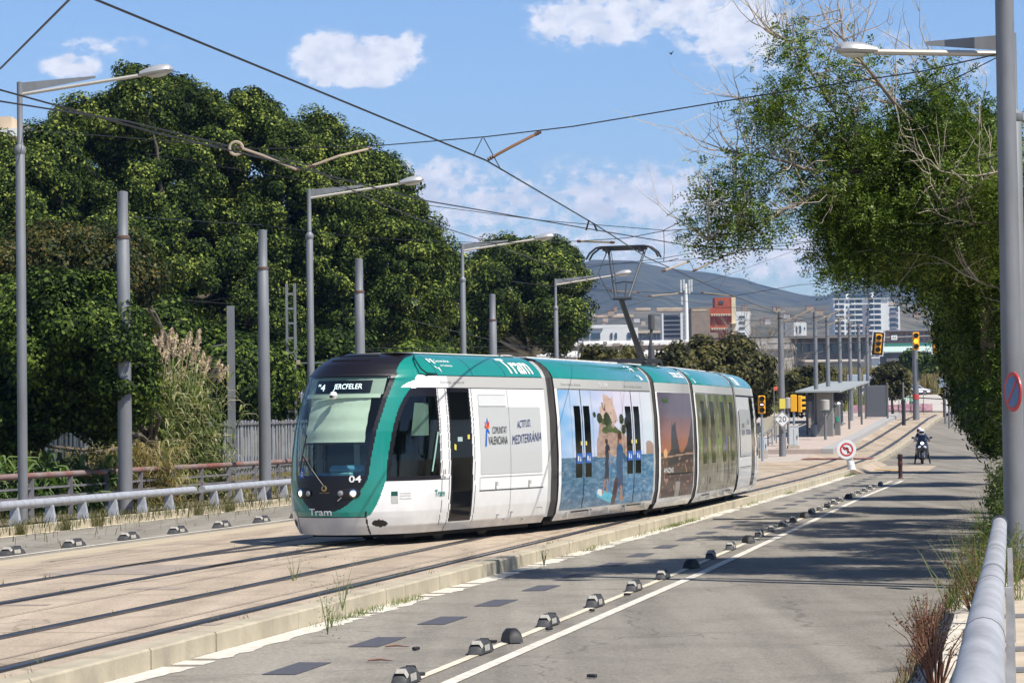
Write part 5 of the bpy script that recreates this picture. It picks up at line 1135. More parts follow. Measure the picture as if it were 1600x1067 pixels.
za = P(1431, 527, 188).z-mz; mb = MB(); mb.tube([(-3.0,.1,za-.02), (2.4,.1,za+.1)], .07, 8); mb.build('arm', galv, t, smooth=True)
mb = MB(); mb.box((-1.45,.0,za), (.42,.05,.32)); mb.build('small_plate', whitep, t); mb = MB(); put_text(mb, 'A2', -1.6, -1.3, za-.08, za+.09, lambda u, v: (u, -.03, v)); mb.build('plate_lettering', black, t)
mb = MB(); mb.lathe([(.245,h*.30),(.245,h*.37)], 14); mb.build('red_white_band', mat('band_red', (.5,.06,.05)), t)
# ---- cabinets
def cabinet(label, px, pyb, pyt, Y, w_, d_, base=.35):
    p = P(px, pyb, Y); p.z = zg(Y); h = P(px, pyt, Y).z-p.z; t = thing('electrical_cabinet', label, 'cabinet', p)
    mb = MB(); mb.box((0,0,base/2), (w_*1.25, d_*1.25, base), bev=.02); mb.build('concrete_base', conc, t)
    mb = MB(); mb.box((0,0,base+(h-base)/2), (w_, d_, h-base), bev=.02); b_ = mb.build('housing', mat('cabinet_grey', (.52,.55,.56), .5), t)
    mb = MB(); mb.box((0,0,h+.02), (w_*1.08, d_*1.08, .05), bev=.01); mb.build('lid', mat('cabinet_grey'), t)
    mb = MB(); mb.box((w_*.35,-d_/2-.01,h*.6), (.03,.03,.2)); mb.box((0,-d_/2-.004,h*.55), (.012,.008,h*.7)); mb.build('door_handle', dark, b_)
cabinet('tall grey electrical cabinet on a concrete base right of the diamond sign pole', 1240, 712, 666, 138, .5, .45, .42)
cabinet('small grey cabinet on a concrete base behind the tram signal', 1193, 716, 684, 132, .34, .3, .4)
for (px, py, Y, lb) in ((1231,630,146,'grey cylindrical box on a post behind the two yellow traffic lights'), (1289,633,150,'grey cylindrical box on a slim post at the platform ramp')):
    p = P(px, py, Y); t = thing('speaker_post', lb, 'post', (p.x, p.y, zg(Y))); h = p.z-zg(Y)
    mb = MB(); mb.lathe([(.08,0),(.07,h)], 10); mb.build('post', galv, t, smooth=True); mb = MB(); mb.lathe([(.24,h-.28),(.26,h-.26),(.26,h+.28),(.24,h+.3),(.05,h+.32)], 16); mb.build('drum', mat('drum_grey', (.40,.39,.35), .6), t, smooth=True)
# ---- ramp railing
t = thing('ramp_railing', 'short steel handrail at the platform ramp', 'railing', ST(139, -15.2, 0)); o0 = t.location.copy(); mb = MB()
pp = [ST(136.5,-15.2,.15), ST(137.5,-15.2,.9), ST(146,-15.2,1.2)]
mb.tube([q-o0 for q in pp], .035, 8); mb.tube([ST(137.5,-15.2,.5)-o0, ST(146,-15.2,.8)-o0], .025, 6); mb.build('handrail', galv, t, smooth=True)
for s_ in (137.5, 139.6, 141.7, 143.8, 146): mb = MB(); mb.tube([ST(s_,-15.2,.1)-o0, ST(s_,-15.2,.9+(s_-137.5)*.035)-o0], .03, 8); mb.build('post', galv, t, smooth=True)
# ---- tram shelter
SH = ST(0, 0, 0)
t = thing('tram_shelter', 'grey tram stop shelter with flat slanted roof and info pillar on the platform', 'shelter', ST(152, -14.6, .25)); o0 = t.location.copy()
def sh(s_, t_, z): return ST(s_, t_, z)-o0
stl = mat('shelter_steel', (.16,.16,.155), .5, .4); stl2 = mat('shelter_panel', (.24,.235,.225), .5, .2, var=.1, vscale=1.5)
rf_ = MB(); vs = [sh(154,-14.9,2.85), sh(154,-12.3,2.85), sh(177,-12.2,2.95), sh(177,-14.9,2.95)]; vs += [v+Vector((0,0,.10)) for v in vs]; rf_.add(vs, [(0,3,2,1),(4,5,6,7),(0,1,5,4),(1,2,6,5),(2,3,7,6),(3,0,4,7)]); rf_.build('roof', mat('shelter_roof', (.38,.40,.38), .5, .2), t)
for s_, t_ in ((160,-12.9),(167,-12.8),(175,-12.6),(158,-14.6),(168,-14.6)): mb = MB(); mb.tube([sh(s_,t_,.0), sh(s_,t_,2.88)], .07, 8); mb.build('column', stl, t, smooth=True)
mb = MB(); vs = []
c0 = sh(156.0,-13.35,0); mb.box(c0+Vector((0,0,1.45)), (.95,.5,2.7), rz=-HD, bev=.03); pil = mb.build('info_pillar', stl2, t)
for z, m_ in ((2.25,mat('notice_green', (.03,.28,.2), .5)), (2.05,mat('notice_pale', (.5,.52,.48), .5)), (1.75,mat('notice_green')), (1.5,mat('notice_pale'))): mb = MB(); mb.box(c0+Vector((.05,-.27,z)), (.4,.02,.16)); mb.build('notice', m_, pil)
mb = MB(); mb.box(sh(163,-14.7,1.3), (.06,6.5,1.8), rz=-HD); mb.build('glass_panel', glassmat('shelter_glass', (.55,.6,.58), .1), t)
mb = MB(); mb.box(sh(159.5,-13.0,2.45), (1.3,.2,.42), rz=-HD); mb.build('hanging_display', dark, t); mb = MB(); mb.box(sh(155,-14.4,2.5), (.9,.2,.38), rz=-HD); mb.build('hanging_display', dark, t)
mb = MB(); mb.box(sh(162,-14.2,.5), (.5,2.2,.08), rz=-HD); mb.box(sh(162,-14.3,.25), (.1,1.6,.5), rz=-HD); mb.build('bench', stl, t)
mb = MB(); mb.lathe([(.2,0),(.22,.9),(.18,.95)], 12, sh(155.4,-13.95,0)); mb.build('litter_bin', galv, t, smooth=True)
mb = MB(); mb.box(sh(157.3,-12.75,1.0), (.35,.3,2.0), rz=-HD, bev=.03); tvm = mb.build('ticket_machine', stl2, t); mb = MB(); mb.lathe([(.16,-.08),(.22,0),(.16,.1)], 12, sh(157.3,-12.75,2.1)); mb.build('machine_cap', mat('panel_pale'), tvm); mb = MB(); mb.box(sh(157.3,-12.75,1.2)+Vector((0,-.16,0)), (.16,.02,.3)); mb.build('green_screen', mat('notice_green'), tvm)
p = ST(186,-12.35,.26); mb = MB(); mb.box((0,0,1.2), (1.4,.12,2.2), bev=.03); t = thing('glass_wind_screen', 'large dark grey glass wind screen at the far end of the platform', 'screen', p, -HD); mb.build('panel', mat('screen_glass', (.16,.17,.19), .15, .2), t); [MB().box((x_,0,1.25), (.12,.16,2.5)).build('frame_post', stl, t) for x_ in (-.76, .76)]
# advert stele and small posts
for i, (px, pt, pb, Y, w_, m_, lb) in enumerate([(1340,583,622,215,.25,whitep,'pale blue-grey poster panel'),]):
    p = P(1347, 640, 230); p.z = zg(230); t = thing('poster_stand', 'pale blue-grey double poster board standing behind the shelter roof', 'poster stand', p); zt = P(1347,585,230).z-p.z; zb = P(1347,603,230).z-p.z
    mb = MB(); mb.box((-.7,0,(zt+zb)/2), (1.1,.2,zt-zb), bev=.03); mb.box((.65,.2,(zt+zb)/2), (1.0,.2,zt-zb), bev=.03); mb.build('board', mat('poster_board', (.36,.42,.5), .4), t); mb = MB(); mb.box((-.7,0,zb/2), (.12,.1,zb)); mb.box((.65,.2,zb/2), (.12,.1,zb)); mb.build('leg', galv, t)
for i, (px, pt, pb, Y, lb) in enumerate([(1412,597,652,178,'slim post with dark lower half beside the platform end'),(1483,558,650,172,'thin grey post at the far right pavement, nearest of two'),(1477,590,650,180,'thin blue-grey signpost at the far right pavement'),(1372,520,700,196,'')]):
    if not lb: continue
    p = P(px, pb, Y); p.z = zg(Y)-.02; h = P(px, pt, Y).z-p.z; t = thing('slim_post', lb, 'post', p); mb = MB(); mb.lathe([(.07,0),(.06,h)], 8); mb.build('shaft', galv, t, smooth=True)
    if i == 0: mb = MB(); mb.lathe([(.13,0),(.13,h*.6)], 8); mb.build('sleeve', dark, t)
    if i == 2: mb = MB(); mb.box((-.1,0,h-.3), (.6,.06,.7)); mb.build('small_board', mat('post_bluegrey'), t)
# small lamp by the car park
p = P(1366, 640, 225); p.z = zg(225); h = P(1366,592,225).z-p.z; t = thing('globe_lamp', 'small white globe lamp behind the shelter', 'lamp', p); mb = MB(); mb.lathe([(.06,0),(.05,h-.2)], 8); mb.build('post', dark, t); mb = MB(); mb.lathe([(.01,h-.4),(.26,h-.2),(.32,h),(.22,h+.25),(.01,h+.32)], 12); mb.build('globe', whitep, t, smooth=True)
# construction fence, barriers
t = thing('mesh_fence', 'wire construction fence with pink netting at the end of the platform', 'fence', P(1405, 650, 205)); o0 = t.location.copy(); o0.z = zg(205); t.location = o0
mb = MB(); x = -3.8
while x < 2.8: mb.tube([(x,0,0),(x,0,1.9)], .03, 6); x += .95
mb.tube([(-3.8,0,1.85),(2.8,0,1.85)], .025, 6); mb.tube([(-3.8,0,.2),(2.8,0,.2)], .025, 6); mb.build('frame', galv, t)
mb = MB(); mb.add([(-3.8,.05,.25),(2.6,.05,.25),(2.6,.08,.8),(1,.0,.85),(-.5,.1,.78),(-1.6,.05,.7),(-3.8,.0,.8)], [tuple(range(7))]); mb.build('pink_netting', mat('pink_netting', (.45,.22,.33), .8, col2=(.55,.36,.33), vscale=3), t)
t = thing('gate_barrier', 'dark tubular barrier at the end of the tracks right of the mast', 'barrier', P(1452, 652, 195)); t.location.z = zg(195); mb = MB(); mb.beam((-3,1,1.6), (.9,-1,1.3), .05, .07); mb.beam((.9,-1,0), (.9,-1,1.6), .08, .08, up=(0,1,0)); mb.beam((-3,1,0), (-3,1,1.6), .06, .06, up=(0,1,0)); mb.beam((-3,1,.5),(.9,-1,.4),.05,.05); mb.build('frame', dark, t)
# bench, slatted fence, concrete block left of the pole
p = ST(168, -31, 0); t = thing('slatted_bench_wall', 'dark slatted wooden wall beside the tram tail', 'fence', p); mb = MB()
for z in (.25,.55,.85,1.15,1.45): mb.box((0,0,z), (7,.06,.16))
mb.build('slats', mat('dark_wood', (.07,.06,.05), .8), t); mb = MB(); [mb.box((x,.08,.8), (.1,.1,1.6)) for x in (-3.4,-1.1,1.2,3.4)]; mb.build('post', dark, t)
p = P(1208, 665, 165); p.z = zg(165); mb = MB(); mb.box((0,0,.6), (1.4,.8,1.3), bev=.05); tag(mb.build('concrete_block', mat('pale_block', (.5,.46,.36), .9), loc=p), 'pale concrete block right of the slatted wooden wall', 'concrete block')
p = P(1181, 662, 158); p.z = zg(158); t = thing('litter_bin', 'small dark litter bin in front of the slatted wooden wall', 'litter bin', p); mb = MB(); mb.lathe([(.2,.35),(.26,.95),(.24,1.0)], 10); mb.build('basket', dark, t, smooth=True); mb = MB(); mb.box((0,.2,.5), (.06,.06,1.1)); mb.build('post', dark, t)
t = thing('bench', 'grey metal bench beside the litter bin at the tram tail', 'bench', P(1170, 668, 154)); t.location.z = zg(154); mb = MB(); mb.box((0,0,.45), (1.6,.5,.06)); mb.build('seat', stl, t); mb = MB(); mb.box((0,.25,.75), (1.6,.05,.4)); mb.build('backrest', stl, t)
for x in (-.7,.7): mb = MB(); mb.box((x,0,.22), (.06,.45,.44)); mb.build('leg', stl, t)
p = P(1209, 607, 150); t = thing('small_red_flag_post', 'thin post with small red-orange flag behind the tram signal', 'flag', (p.x, p.y, zg(150))); h = p.z-zg(150); mb = MB(); mb.tube([(0,0,0),(0,0,h+.1)], .03, 6); mb.build('post', galv, t); mb = MB(); mb.add([(0,0,h+.1),(.24,.02,h+.12),(.2,.0,h-.1),(0,0,h-.12)], [(0,1,2,3)]); mb.build('flag', mat('flag_red', (.7,.1,.04), .6), t)
# ================================================ BUILDINGS
def bfr(px0, px1, pyt, Y, base=None):
    a = P(px0, pyt, Y); b = P(px1, pyt, Y); z0 = zg(Y)-1 if base is None else base
    return a.x, b.x, z0, a.z
whb = mat('render_white', (.72,.72,.70), .8, var=.05, vscale=.4); glb = mat('window_blue', (.03,.06,.09), .12, spec=.8); grb = mat('render_grey', (.20,.20,.22), .8)
def building(label, px0, px1, pyt, Y, dep, m, name='building', base=None, group=None):
    x0, x1, z0, z1 = bfr(px0, px1, pyt, Y, base); t = thing(name, label, 'building', (x0, Y, z0), 0, group); W = x1-x0; H = z1-z0
    mb = MB(); mb.box((W/2, dep/2, H/2), (W, dep, H)); mb.build('wall', m, t); return t, W, H
def bx(t, nm, c, d, m): mb = MB(); mb.box(c, d); return mb.build(nm, m, t)
# white apartment tower
t, W, H = building('white high-rise apartment block with rows of balconies behind the traffic lights', 1302, 1388, 468, 1500, 16, whb, 'apartment_block')
fh = 3.05; z = H-fh
bx(t, 'roof_slab', (W/2, 7.5, H+.2), (W+1, 17, .4), whb)
for x, w_, h_ in ((5,5,1.6),(8.3,1.4,3.0),(15,8,2.2),(22.6,1.3,3.6),(26,6,1.0)): bx(t, 'roof_box', (x, 6, H+.4+h_/2), (w_, 5, h_), whb if w_ < 2 else glb)
fl = 0
while fl < 11:
    zz = H-fh*(fl+1)
    for x0_, x1_ in ((.8, 6.0), (9.2, 16.2), (20.0, 26.8)):
        o = bx(t, 'window', ((x0_+x1_)/2, -.06, zz+1.75), (x1_-x0_, .2, 1.9), glb)
        bx(o, 'pier', (x0_+(x1_-x0_)*.42, -.18, zz+1.75), (.5, .1, 1.9), whb)
        bx(t, 'balcony', ((x0_+x1_)/2-(.3 if fl % 2 else -.3), -.9, zz+.35), ((x1_-x0_)*(1 if fl % 2 else .92), 1.6, .9), whb)
    bx(t, 'window', (7.6, -.05, zz+1.6), (.9, .15, 1.3), glb); fl += 1
bx(t, 'dark_panel', (18.0, -.12, H-17), (3.4, .3, 28), grb)
x0 = W; 
bx(t, 'side_wing', (W+3.2, 6, H/2-2.2), (6.4, 12, H-4.5), whb); bx(t, 'wing_cap', (W+1.5, 5, H-2.6), (4.5, 9, 2.0), mat('render_beige', (.5,.42,.34), .8))
for fl in range(11):
    zz = H-7.4-fh*fl; bx(t, 'window', (W+3.0, -.1, zz+1.2), (4.6, .3, 2.2), grb if fl % 3 == 1 else glb); bx(t, 'balcony', (W+2.8, -.5, zz+.25), (3.6, .8, .5), mat('balcony_mid', (.35,.33,.34), .7))
# brick factory tower
bw = mat('old_render', (.23,.175,.135), .9, col2=(.30,.235,.18), vscale=.5); bk = mat('red_brick', (.40,.085,.035), .85, var=.12, vscale=.8); crm = mat('cream_render', (.72,.60,.40), .8)
t, W, H = building('brown rendered windowless building adjoining the red brick one', 1080, 1109, 481, 700, 14, bw); bx(t, 'lintel', (W/2-.3, -.05, H-.7), (W*.75, .12, .22), crm); bx(t, 'side_wall', (W+.9, -.2, H/2-3.3), (1.8+.6, .5, H-6.6), bw)
t, W, H = building('red brick building with tower and cream corner strip in front of the hills', 1108, 1143, 481, 702, 14, bk, 'brick_building')
bx(t, 'tower', (W*.63, 4, H+1.3), (W*.74, 8, 2.8), bk); o = bx(t, 'tower_window', (W*.55, -.1, H+1.5), (1.2, .3, .7), glb); bx(t, 'corner_strip', (W+.55, 4, H/2+1.35), (1.1, 8.3, H+2.7), crm)
for zt_ in (H-1.9, H-5.6):
    bx(t, 'window_band', (W/2+.1, -.08, zt_), (W*.94, .2, .5), crm)
    for k in range(9): bx(t, 'window', (.45+k*W/9.3, -.14, zt_-.0), (.22, .2, .34), glb)
    for k in range(15): bx(t, 'fin', (.3+k*W/15, -.16, zt_-1.3), (.12, .2, 2.1), mat('brick_dark', (.20,.04,.02), .85))
bx(t, 'canopy', (W+.5, -.5, H-4.2), (1.6, 1.2, .3), crm)
t, W, H = building('white block right of the brick building behind the bare trees', 1143, 1172, 487, 760, 14, whb); 
for k in range(5): bx(t, 'window', (W*.55, -.1, H-1.5-k*1.6), (W*.3, .2, .5), glb)
t, W, H = building('dark grey office block with louvred floors, left of the antenna mast', 1036, 1063, 493, 800, 12, mat('louvre_dark', (.055,.06,.075), .5))
for k in range(6): bx(t, 'floor_band', (W/2, -.15, H-.3-k*1.35), (W, .3, .22), mat('louvre_grey', (.25,.26,.28), .5))
bx(t, 'side_wall', (-.2, 3, H/2+.3), (.5, 8, H+.6), whb); bx(t, 'parapet', (W/2, 2, H+.3), (W*.8, 5, .5), grb)
t, W, H = building('white block with dark window slots beside the antenna mast', 1063, 1077, 489, 801, 12, whb)
for k in range(6): bx(t, 'window', (W*.62, -.1, H-1.1-k*1.35), (W*.5, .2, .3), glb)
# antenna mast
Ym = 640; b = P(1074, 600, Ym); b.z = zg(Ym); t = thing('antenna_mast', 'tall white mobile phone mast with panel antennas', 'mast', b); h = P(1074,440,Ym).z-b.z
mb = MB(); mb.lathe([(.6,0),(.5,h*.75),(.35,h-.5)], 10); mb.build('pole', whitep, t, smooth=True)
for x, z_, hh in ((-1.15,h-1.2,3.2),(-.45,h-.8,2.6),(.85,h-1.3,3.4),(1.4,h-1.0,3.0),(-1.0,h-4.6,2.0)): bx(t, 'panel_antenna', (x, -.3, z_), (.42, .3, hh), mat('antenna_pale', (.55,.56,.54), .5))
bx(t, 'cross_arm', (0, 0, h-2.6), (3.0, .2, .25), galv); bx(t, 'cable_run', (-.75,-.3,h*.5), (.25,.2,h*.7), grb)
# factories, offices, roofs
def shed(label, px0, px1, pyt, pyw, Y, dep, roofm_, wallm, extra=0):
    x0, x1, z0, z1 = bfr(px0, px1, pyw, Y); zr = P(800, pyt, Y).z-P(800, pyw, Y).z; t = thing('factory_shed', label, 'building', (x0, Y, z0)); W = x1-x0; H = z1-z0
    mb = MB(); mb.box((W/2, dep/2, H/2), (W, dep, H)); mb.build('wall', wallm, t)
    mb = MB(); vs = [(-.5,-.5,H),(W+.5,-.5,H),(W+.5,dep,H+zr),(-.5,dep,H+zr)]; vs += [(x, y, z+.25) for x, y, z in vs]; mb.add(vs, [(0,3,2,1),(4,5,6,7),(0,1,5,4),(1,2,6,5),(2,3,7,6),(3,0,4,7)]); mb.build('roof', roofm_, t); return t, W, H
rw = mat('roof_white', (.66,.63,.60), .7, var=.10, vscale=.25, stretch=(1,.3,1)); rd = mat('roof_dirty', (.22,.20,.18), .9, var=.25, vscale=.3); wd = mat('wall_dirty', (.25,.21,.175), .9, var=.3, vscale=.35); wl = mat('wall_pale', (.55,.49,.42), .9, var=.1, vscale=.4)
t, W, H = shed('long white-roofed factory shed behind the tram roof', 640, 1092, 533, 545, 330, 18, rw, wd); 
for k in range(26): bx(t, 'debris_box', (4+k*1.45, -.8, H+.15+.1*(k % 3)), (.5+.4*(k % 2), .5, .35), [wd, whb, rd][k % 3])
t, W, H = shed('lower white factory roof in front of the long shed', 640, 1075, 551, 562, 290, 12, rw, wd)
t, W, H = shed('pinkish brown low wall building behind the tram pantograph', 760, 1060, 563, 566, 262, 8, rd, wd); bx(t, 'pink_bay', (W*.97, -.2, H*.6), (1.4, .6, H*.9), mat('pink_render', (.5,.28,.24), .8))
t, W, H = building('long white office building with dark windows left of the pantograph arm', 905, 997, 513, 900, 16, whb, 'office_building')
for k, (x, w_) in enumerate(((2,3),(5.6,3),(11,.6),(12.5,.6),(17,1.2))): bx(t, 'window', (x, -.2, H-2.7), (w_, .4, 2.0), glb)
bx(t, 'upper_floor', (9, 4, H+.5), (16, 8, 1.1), whb); bx(t, 'dark_band', (4, -.3, H-.3), (8, .5, .4), grb)
t, W, H = building('pale blue-grey low office strip left of the dark office block', 995, 1038, 521, 950, 14, mat('blue_grey_glass', (.18,.24,.34), .4)); bx(t, 'roof_slab', (W/2, 4, H+.4), (W+1, 16, .9), mat('tan_roof', (.55,.45,.32), .8))
for k in range(8): bx(t, 'mullion', (.8+k*1.25, -.1, H-2), (.12, .2, 4), whb)
t, W, H = shed('pale warehouse with gable behind the bare trees', 1150, 1240, 527, 548, 420, 14, rd, wl); 
t, W, H = building('white cube building with narrow windows between the first platform poles', 1240, 1260, 503, 900, 10, whb); bx(t, 'window', (W*.25,-.1,H-2.6), (.3,.2,2.4), glb); bx(t, 'window', (W*.52,-.1,H-2.6), (.5,.2,2.4), glb); bx(t, 'window', (W*.86,-.1,H-2.2), (.3,.2,.7), glb); bx(t, 'grey_wing', (-1.6,1,H/2-.2), (3.0,5,H-.2), mat('louvre_grey', (.25,.26,.28), .5))
t, W, H = building('long dark grey railway building with white lamps behind the platform poles', 1225, 1361, 529, 520, 10, mat('grey_concrete_dark', (.15,.145,.15), .85, var=.3, vscale=.3), 'railway_building')
for k in range(11): bx(t, 'window', (1.2+k*1.45, -.1, H-2.1), (.95, .2, 1.9), glb)
bx(t, 'roof_slab', (W/2, 3, H+.2), (W+1, 12, .5), mat('roof_greyish', (.30,.27,.25), .8))
t, W, H = shed('pale low concrete wall building behind the platform poles', 1262, 1345, 563, 566, 430, 8, wl, wl)
for k in range(4): bx(t, 'door_opening', (1.3+k*2.3, -.1, H*.55), (.7, .2, H*.5), dark)
t, W, H = building('pinkish brown long apartment row beyond the amber traffic light', 1388, 1520, 518, 900, 12, mat('pinkish_brick', (.36,.24,.19), .85), 'apartment_row')
for r_ in range(3):
    for k in range(14): bx(t, 'window', (1.4+k*1.95, -.1, H-1.2-r_*1.7), (.8, .2, .8), glb)
bx(t, 'roof_slab', (W/2, 3, H+.2), (W+1, 12, .4), mat('louvre_grey', (.25,.26,.28), .5))
t, W, H = shed('long green-edged white roof below the apartment row', 1385, 1540, 541, 551, 560, 10, mat('pale_green_roof', (.45,.55,.50), .7), mat('grey_concrete_dark', (.15,.145,.15))); bx(t, 'green_edge', (W/2, 9.8, H+1.9), (W, .3, .7), mat('edge_green', (.03,.16,.12), .6))
t, W, H = building('beige apartment building with terracotta wing peeking over the trees at the left edge', -40, 18, 183, 330, 14, mat('beige_wall', (.62,.48,.33), .85), 'apartment_block', base=2)
bx(t, 'white_terrace', (W+.8, 2, H-2.2), (3.6, 8, 1.0), whb); bx(t, 'lower_wing', (W+1.5, 3, H/2-2.4), (4.8, 8, H-4.8), mat('terracotta_wall', (.42,.21,.14), .85)); bx(t, 'window', (W-1.2, -.1, H-2.6), (.8, .2, 1.0), glb)
t, W, H = building('reddish brown house glimpsed through the left trees', 30, 90, 300, 310, 8, mat('terracotta_wall'), 'house', base=2)
# small hillside houses
hb0 = None
for k in range(46):
    px = 905+random.random()*560; py = random.choice([481,486,492,498,503])+random.uniform(-2, 3); Y = 1620+random.uniform(0, 250)
    if 1080 < px < 1150: continue
    w_ = random.uniform(2, 5); p = P(px, py+2, Y); t_ = thing('house', 'small pale house or retaining wall on the distant hillside', 'house', p, 0, 'small buildings on the far hillside')
    mb = MB(); hh = random.uniform(.6, 1.6); mb.box((0,0,hh/2-1), (w_, 5, hh+2)); mb.build('wall', random.choice([mat('house_cream', (.52,.42,.30), .85), mat('house_tan', (.40,.29,.19), .85), mat('house_white', (.60,.57,.52), .8)]), t_); mb = MB(); mb.box((0,0,hh+.15), (w_+.4,5.4,.3)); mb.build('roof', mat('house_roof', (.34,.17,.10), .85), t_)
for k, (a, b_, yt, yb) in enumerate(((992,1016,478,486),(1025,1075,476,487),(925,990,489,497))):
    p = P((a+b_)/2, yb, 1650); w_ = (b_-a)/F*1650; hh = (yb-yt)/F*900; mb = MB(); mb.box((0,0,hh/2), (w_, 4, hh), bev=.3); tag(mb.build('quarry_terrace', mat('quarry_tan', (.50,.38,.25), .9, var=.15, vscale=.3), loc=p), ['leftmost small tan terrace','long tan terrace behind the antenna mast','ragged ochre terrace left of the pantograph'][k]+' on the distant hillside', 'terrace')
# ================================================ VEGETATION
def quads(C, Nrm, size, asp=.6, g=rng, bend=0.):
    n = len(C); t1 = g.normal(size=(n,3)); t1 -= (t1*Nrm).sum(1)[:,None]*Nrm; t1 /= np.linalg.norm(t1, axis=1)[:,None]+1e-9; t2 = np.cross(Nrm, t1)
    s = (size*g.uniform(.42, 1.45, n))[:,None]
    V = np.stack([C-t1*s, C-t2*s*asp+Nrm*s*bend, C+t1*s, C+t2*s*asp+Nrm*s*bend], 1).reshape(-1, 3)
    return V, np.arange(n*4).reshape(n, 4)
def unit(n, g=rng):
    v = g.normal(size=(n,3)); return v/np.linalg.norm(v, axis=1)[:,None]
def crown_pts(blobs, ncl, per, cr, g=rng, up=.4, flat=.8, shell=.66):
    blobs = np.array(blobs, float); area = (blobs[:,3]*blobs[:,4]+blobs[:,3]*blobs[:,5]+blobs[:,4]*blobs[:,5]); pr = area/area.sum()
    bi = g.choice(len(blobs), ncl, p=pr); u = unit(ncl, g); r = (g.uniform(shell, 1.02, ncl)+(g.random(ncl) < .22)*g.uniform(.03, .24, ncl))[:,None]
    cc = blobs[bi,:3]+u*r*blobs[bi,3:6]
    keep = np.ones(ncl, bool)
    for b in blobs: keep &= ~((((cc-b[:3])/(b[3:6]*.62))**2).sum(1) < 1)
    cc = cc[keep]; uu = u[keep]; bb = bi[keep]; n = len(cc)
    rad = cr*g.uniform(.55, 1.35, n)
    ci = np.repeat(np.arange(n), per); d = unit(len(ci), g); rr = g.uniform(.25, 1, len(ci))**.5
    C = cc[ci]+d*(rr*rad[ci])[:,None]*np.array([1,1,flat]); Nn = d*.9+uu[ci]*.5+g.normal(size=C.shape)*.42+np.array([0,0,up]); Nn /= np.linalg.norm(Nn, axis=1)[:,None]
    return C, Nn, cc
def limb(mb, a, b, r0, r1, g, k=6, wob=.12):
    a = Vector(a); b = Vector(b); pts = []; L_ = (b-a).length; ph = g.uniform(-1, 1, 3)
    for i in range(k+1):
        u = i/k; pts.append(a.lerp(b, u)+Vector(ph)*L_*wob*math.sin(u*math.pi)+Vector(g.normal(size=3))*L_*.012)
    mb.tube(pts, [r0+(r1-r0)*i/k for i in range(k+1)], 7); return pts
bark = mat('bark', (.12,.10,.075), .95, var=.3, vscale=4, bump=.5, bscale=12); bark2 = mat('pale_bark', (.30,.28,.22), .9, var=.3, vscale=2.5)
def tree(label, base, blobs, ncl, per, cr, ls, m, trunk_r=.3, bm=bark, name='tree', group=None, cat='tree', asp=.62, up=.4, nlimb=14, trunk=True, shell=.66, flat=.8, crown='crown'):
    base = Vector(base); t = thing(name, label, cat, base, 0, group); B = [[b[0]-base.x, b[1]-base.y, b[2]-base.z]+list(b[3:]) for b in blobs]
    C, Nn, cc = crown_pts(B, ncl, per, cr, rng, up, flat, shell); V, Fq = quads(C, Nn, ls, asp, rng, .12)
    obj(crown, npmesh(crown, V, Fq), t, None, [m])
    if trunk:
        mb = MB(); top = np.mean(np.array(B)[:,:3], axis=0); zt = min(b[2]-b[5]*.3 for b in B); fork = Vector((top[0]*.3, top[1]*.3, max(.6, zt*.8)))
        limb(mb, (0,0,-.2), fork, trunk_r*1.25, trunk_r*.8, rng, 5, .04)
        for k in range(nlimb):
            c = cc[rng.integers(len(cc))]; p = limb(mb, fork, Vector(c)*.93+fork*.07, trunk_r*.5, .03, rng, 6, .12)
        mb.build('trunk', bm, t, smooth=True)
    return t
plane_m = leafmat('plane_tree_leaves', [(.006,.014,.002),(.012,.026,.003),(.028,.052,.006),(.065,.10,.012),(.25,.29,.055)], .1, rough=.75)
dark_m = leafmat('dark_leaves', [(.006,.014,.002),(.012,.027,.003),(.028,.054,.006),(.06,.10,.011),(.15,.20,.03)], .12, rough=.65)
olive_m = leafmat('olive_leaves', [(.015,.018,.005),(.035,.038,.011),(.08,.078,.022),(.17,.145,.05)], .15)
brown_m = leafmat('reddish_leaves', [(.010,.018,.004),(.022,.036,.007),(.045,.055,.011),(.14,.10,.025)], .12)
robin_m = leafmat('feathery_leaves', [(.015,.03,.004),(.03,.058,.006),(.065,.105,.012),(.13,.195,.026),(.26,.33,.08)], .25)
def PB(px, py, Y, rx, ry, rz): p = P(px, py, Y); s = Y/F; return (p.x, p.y, p.z, rx*s, ry, rz*s)
# large plane trees behind the railway, crowns mapped tree by tree
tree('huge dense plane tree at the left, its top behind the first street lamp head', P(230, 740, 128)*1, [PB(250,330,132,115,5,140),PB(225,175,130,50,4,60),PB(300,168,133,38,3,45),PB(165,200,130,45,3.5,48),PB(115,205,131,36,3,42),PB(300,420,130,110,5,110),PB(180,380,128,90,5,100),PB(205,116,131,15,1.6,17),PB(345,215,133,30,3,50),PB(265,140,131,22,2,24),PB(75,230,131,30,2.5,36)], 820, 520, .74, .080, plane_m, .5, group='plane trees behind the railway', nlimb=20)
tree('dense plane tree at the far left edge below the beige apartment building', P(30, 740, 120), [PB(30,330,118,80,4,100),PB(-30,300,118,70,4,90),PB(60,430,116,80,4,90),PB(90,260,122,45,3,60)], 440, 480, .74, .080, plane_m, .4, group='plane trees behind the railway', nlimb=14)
tree('dense plane tree second from left, rounded crown between the first two lamps', P(440, 740, 136), [PB(430,290,138,95,5,100),PB(390,180,137,28,3,38),PB(418,200,137,26,3,36),PB(360,210,138,24,3,44),PB(448,240,138,36,3.5,48),PB(400,400,136,110,5,120),PB(470,330,136,80,5,120),PB(390,500,133,100,4,80)], 800, 520, .74, .080, plane_m, .5, group='plane trees behind the railway', nlimb=20)
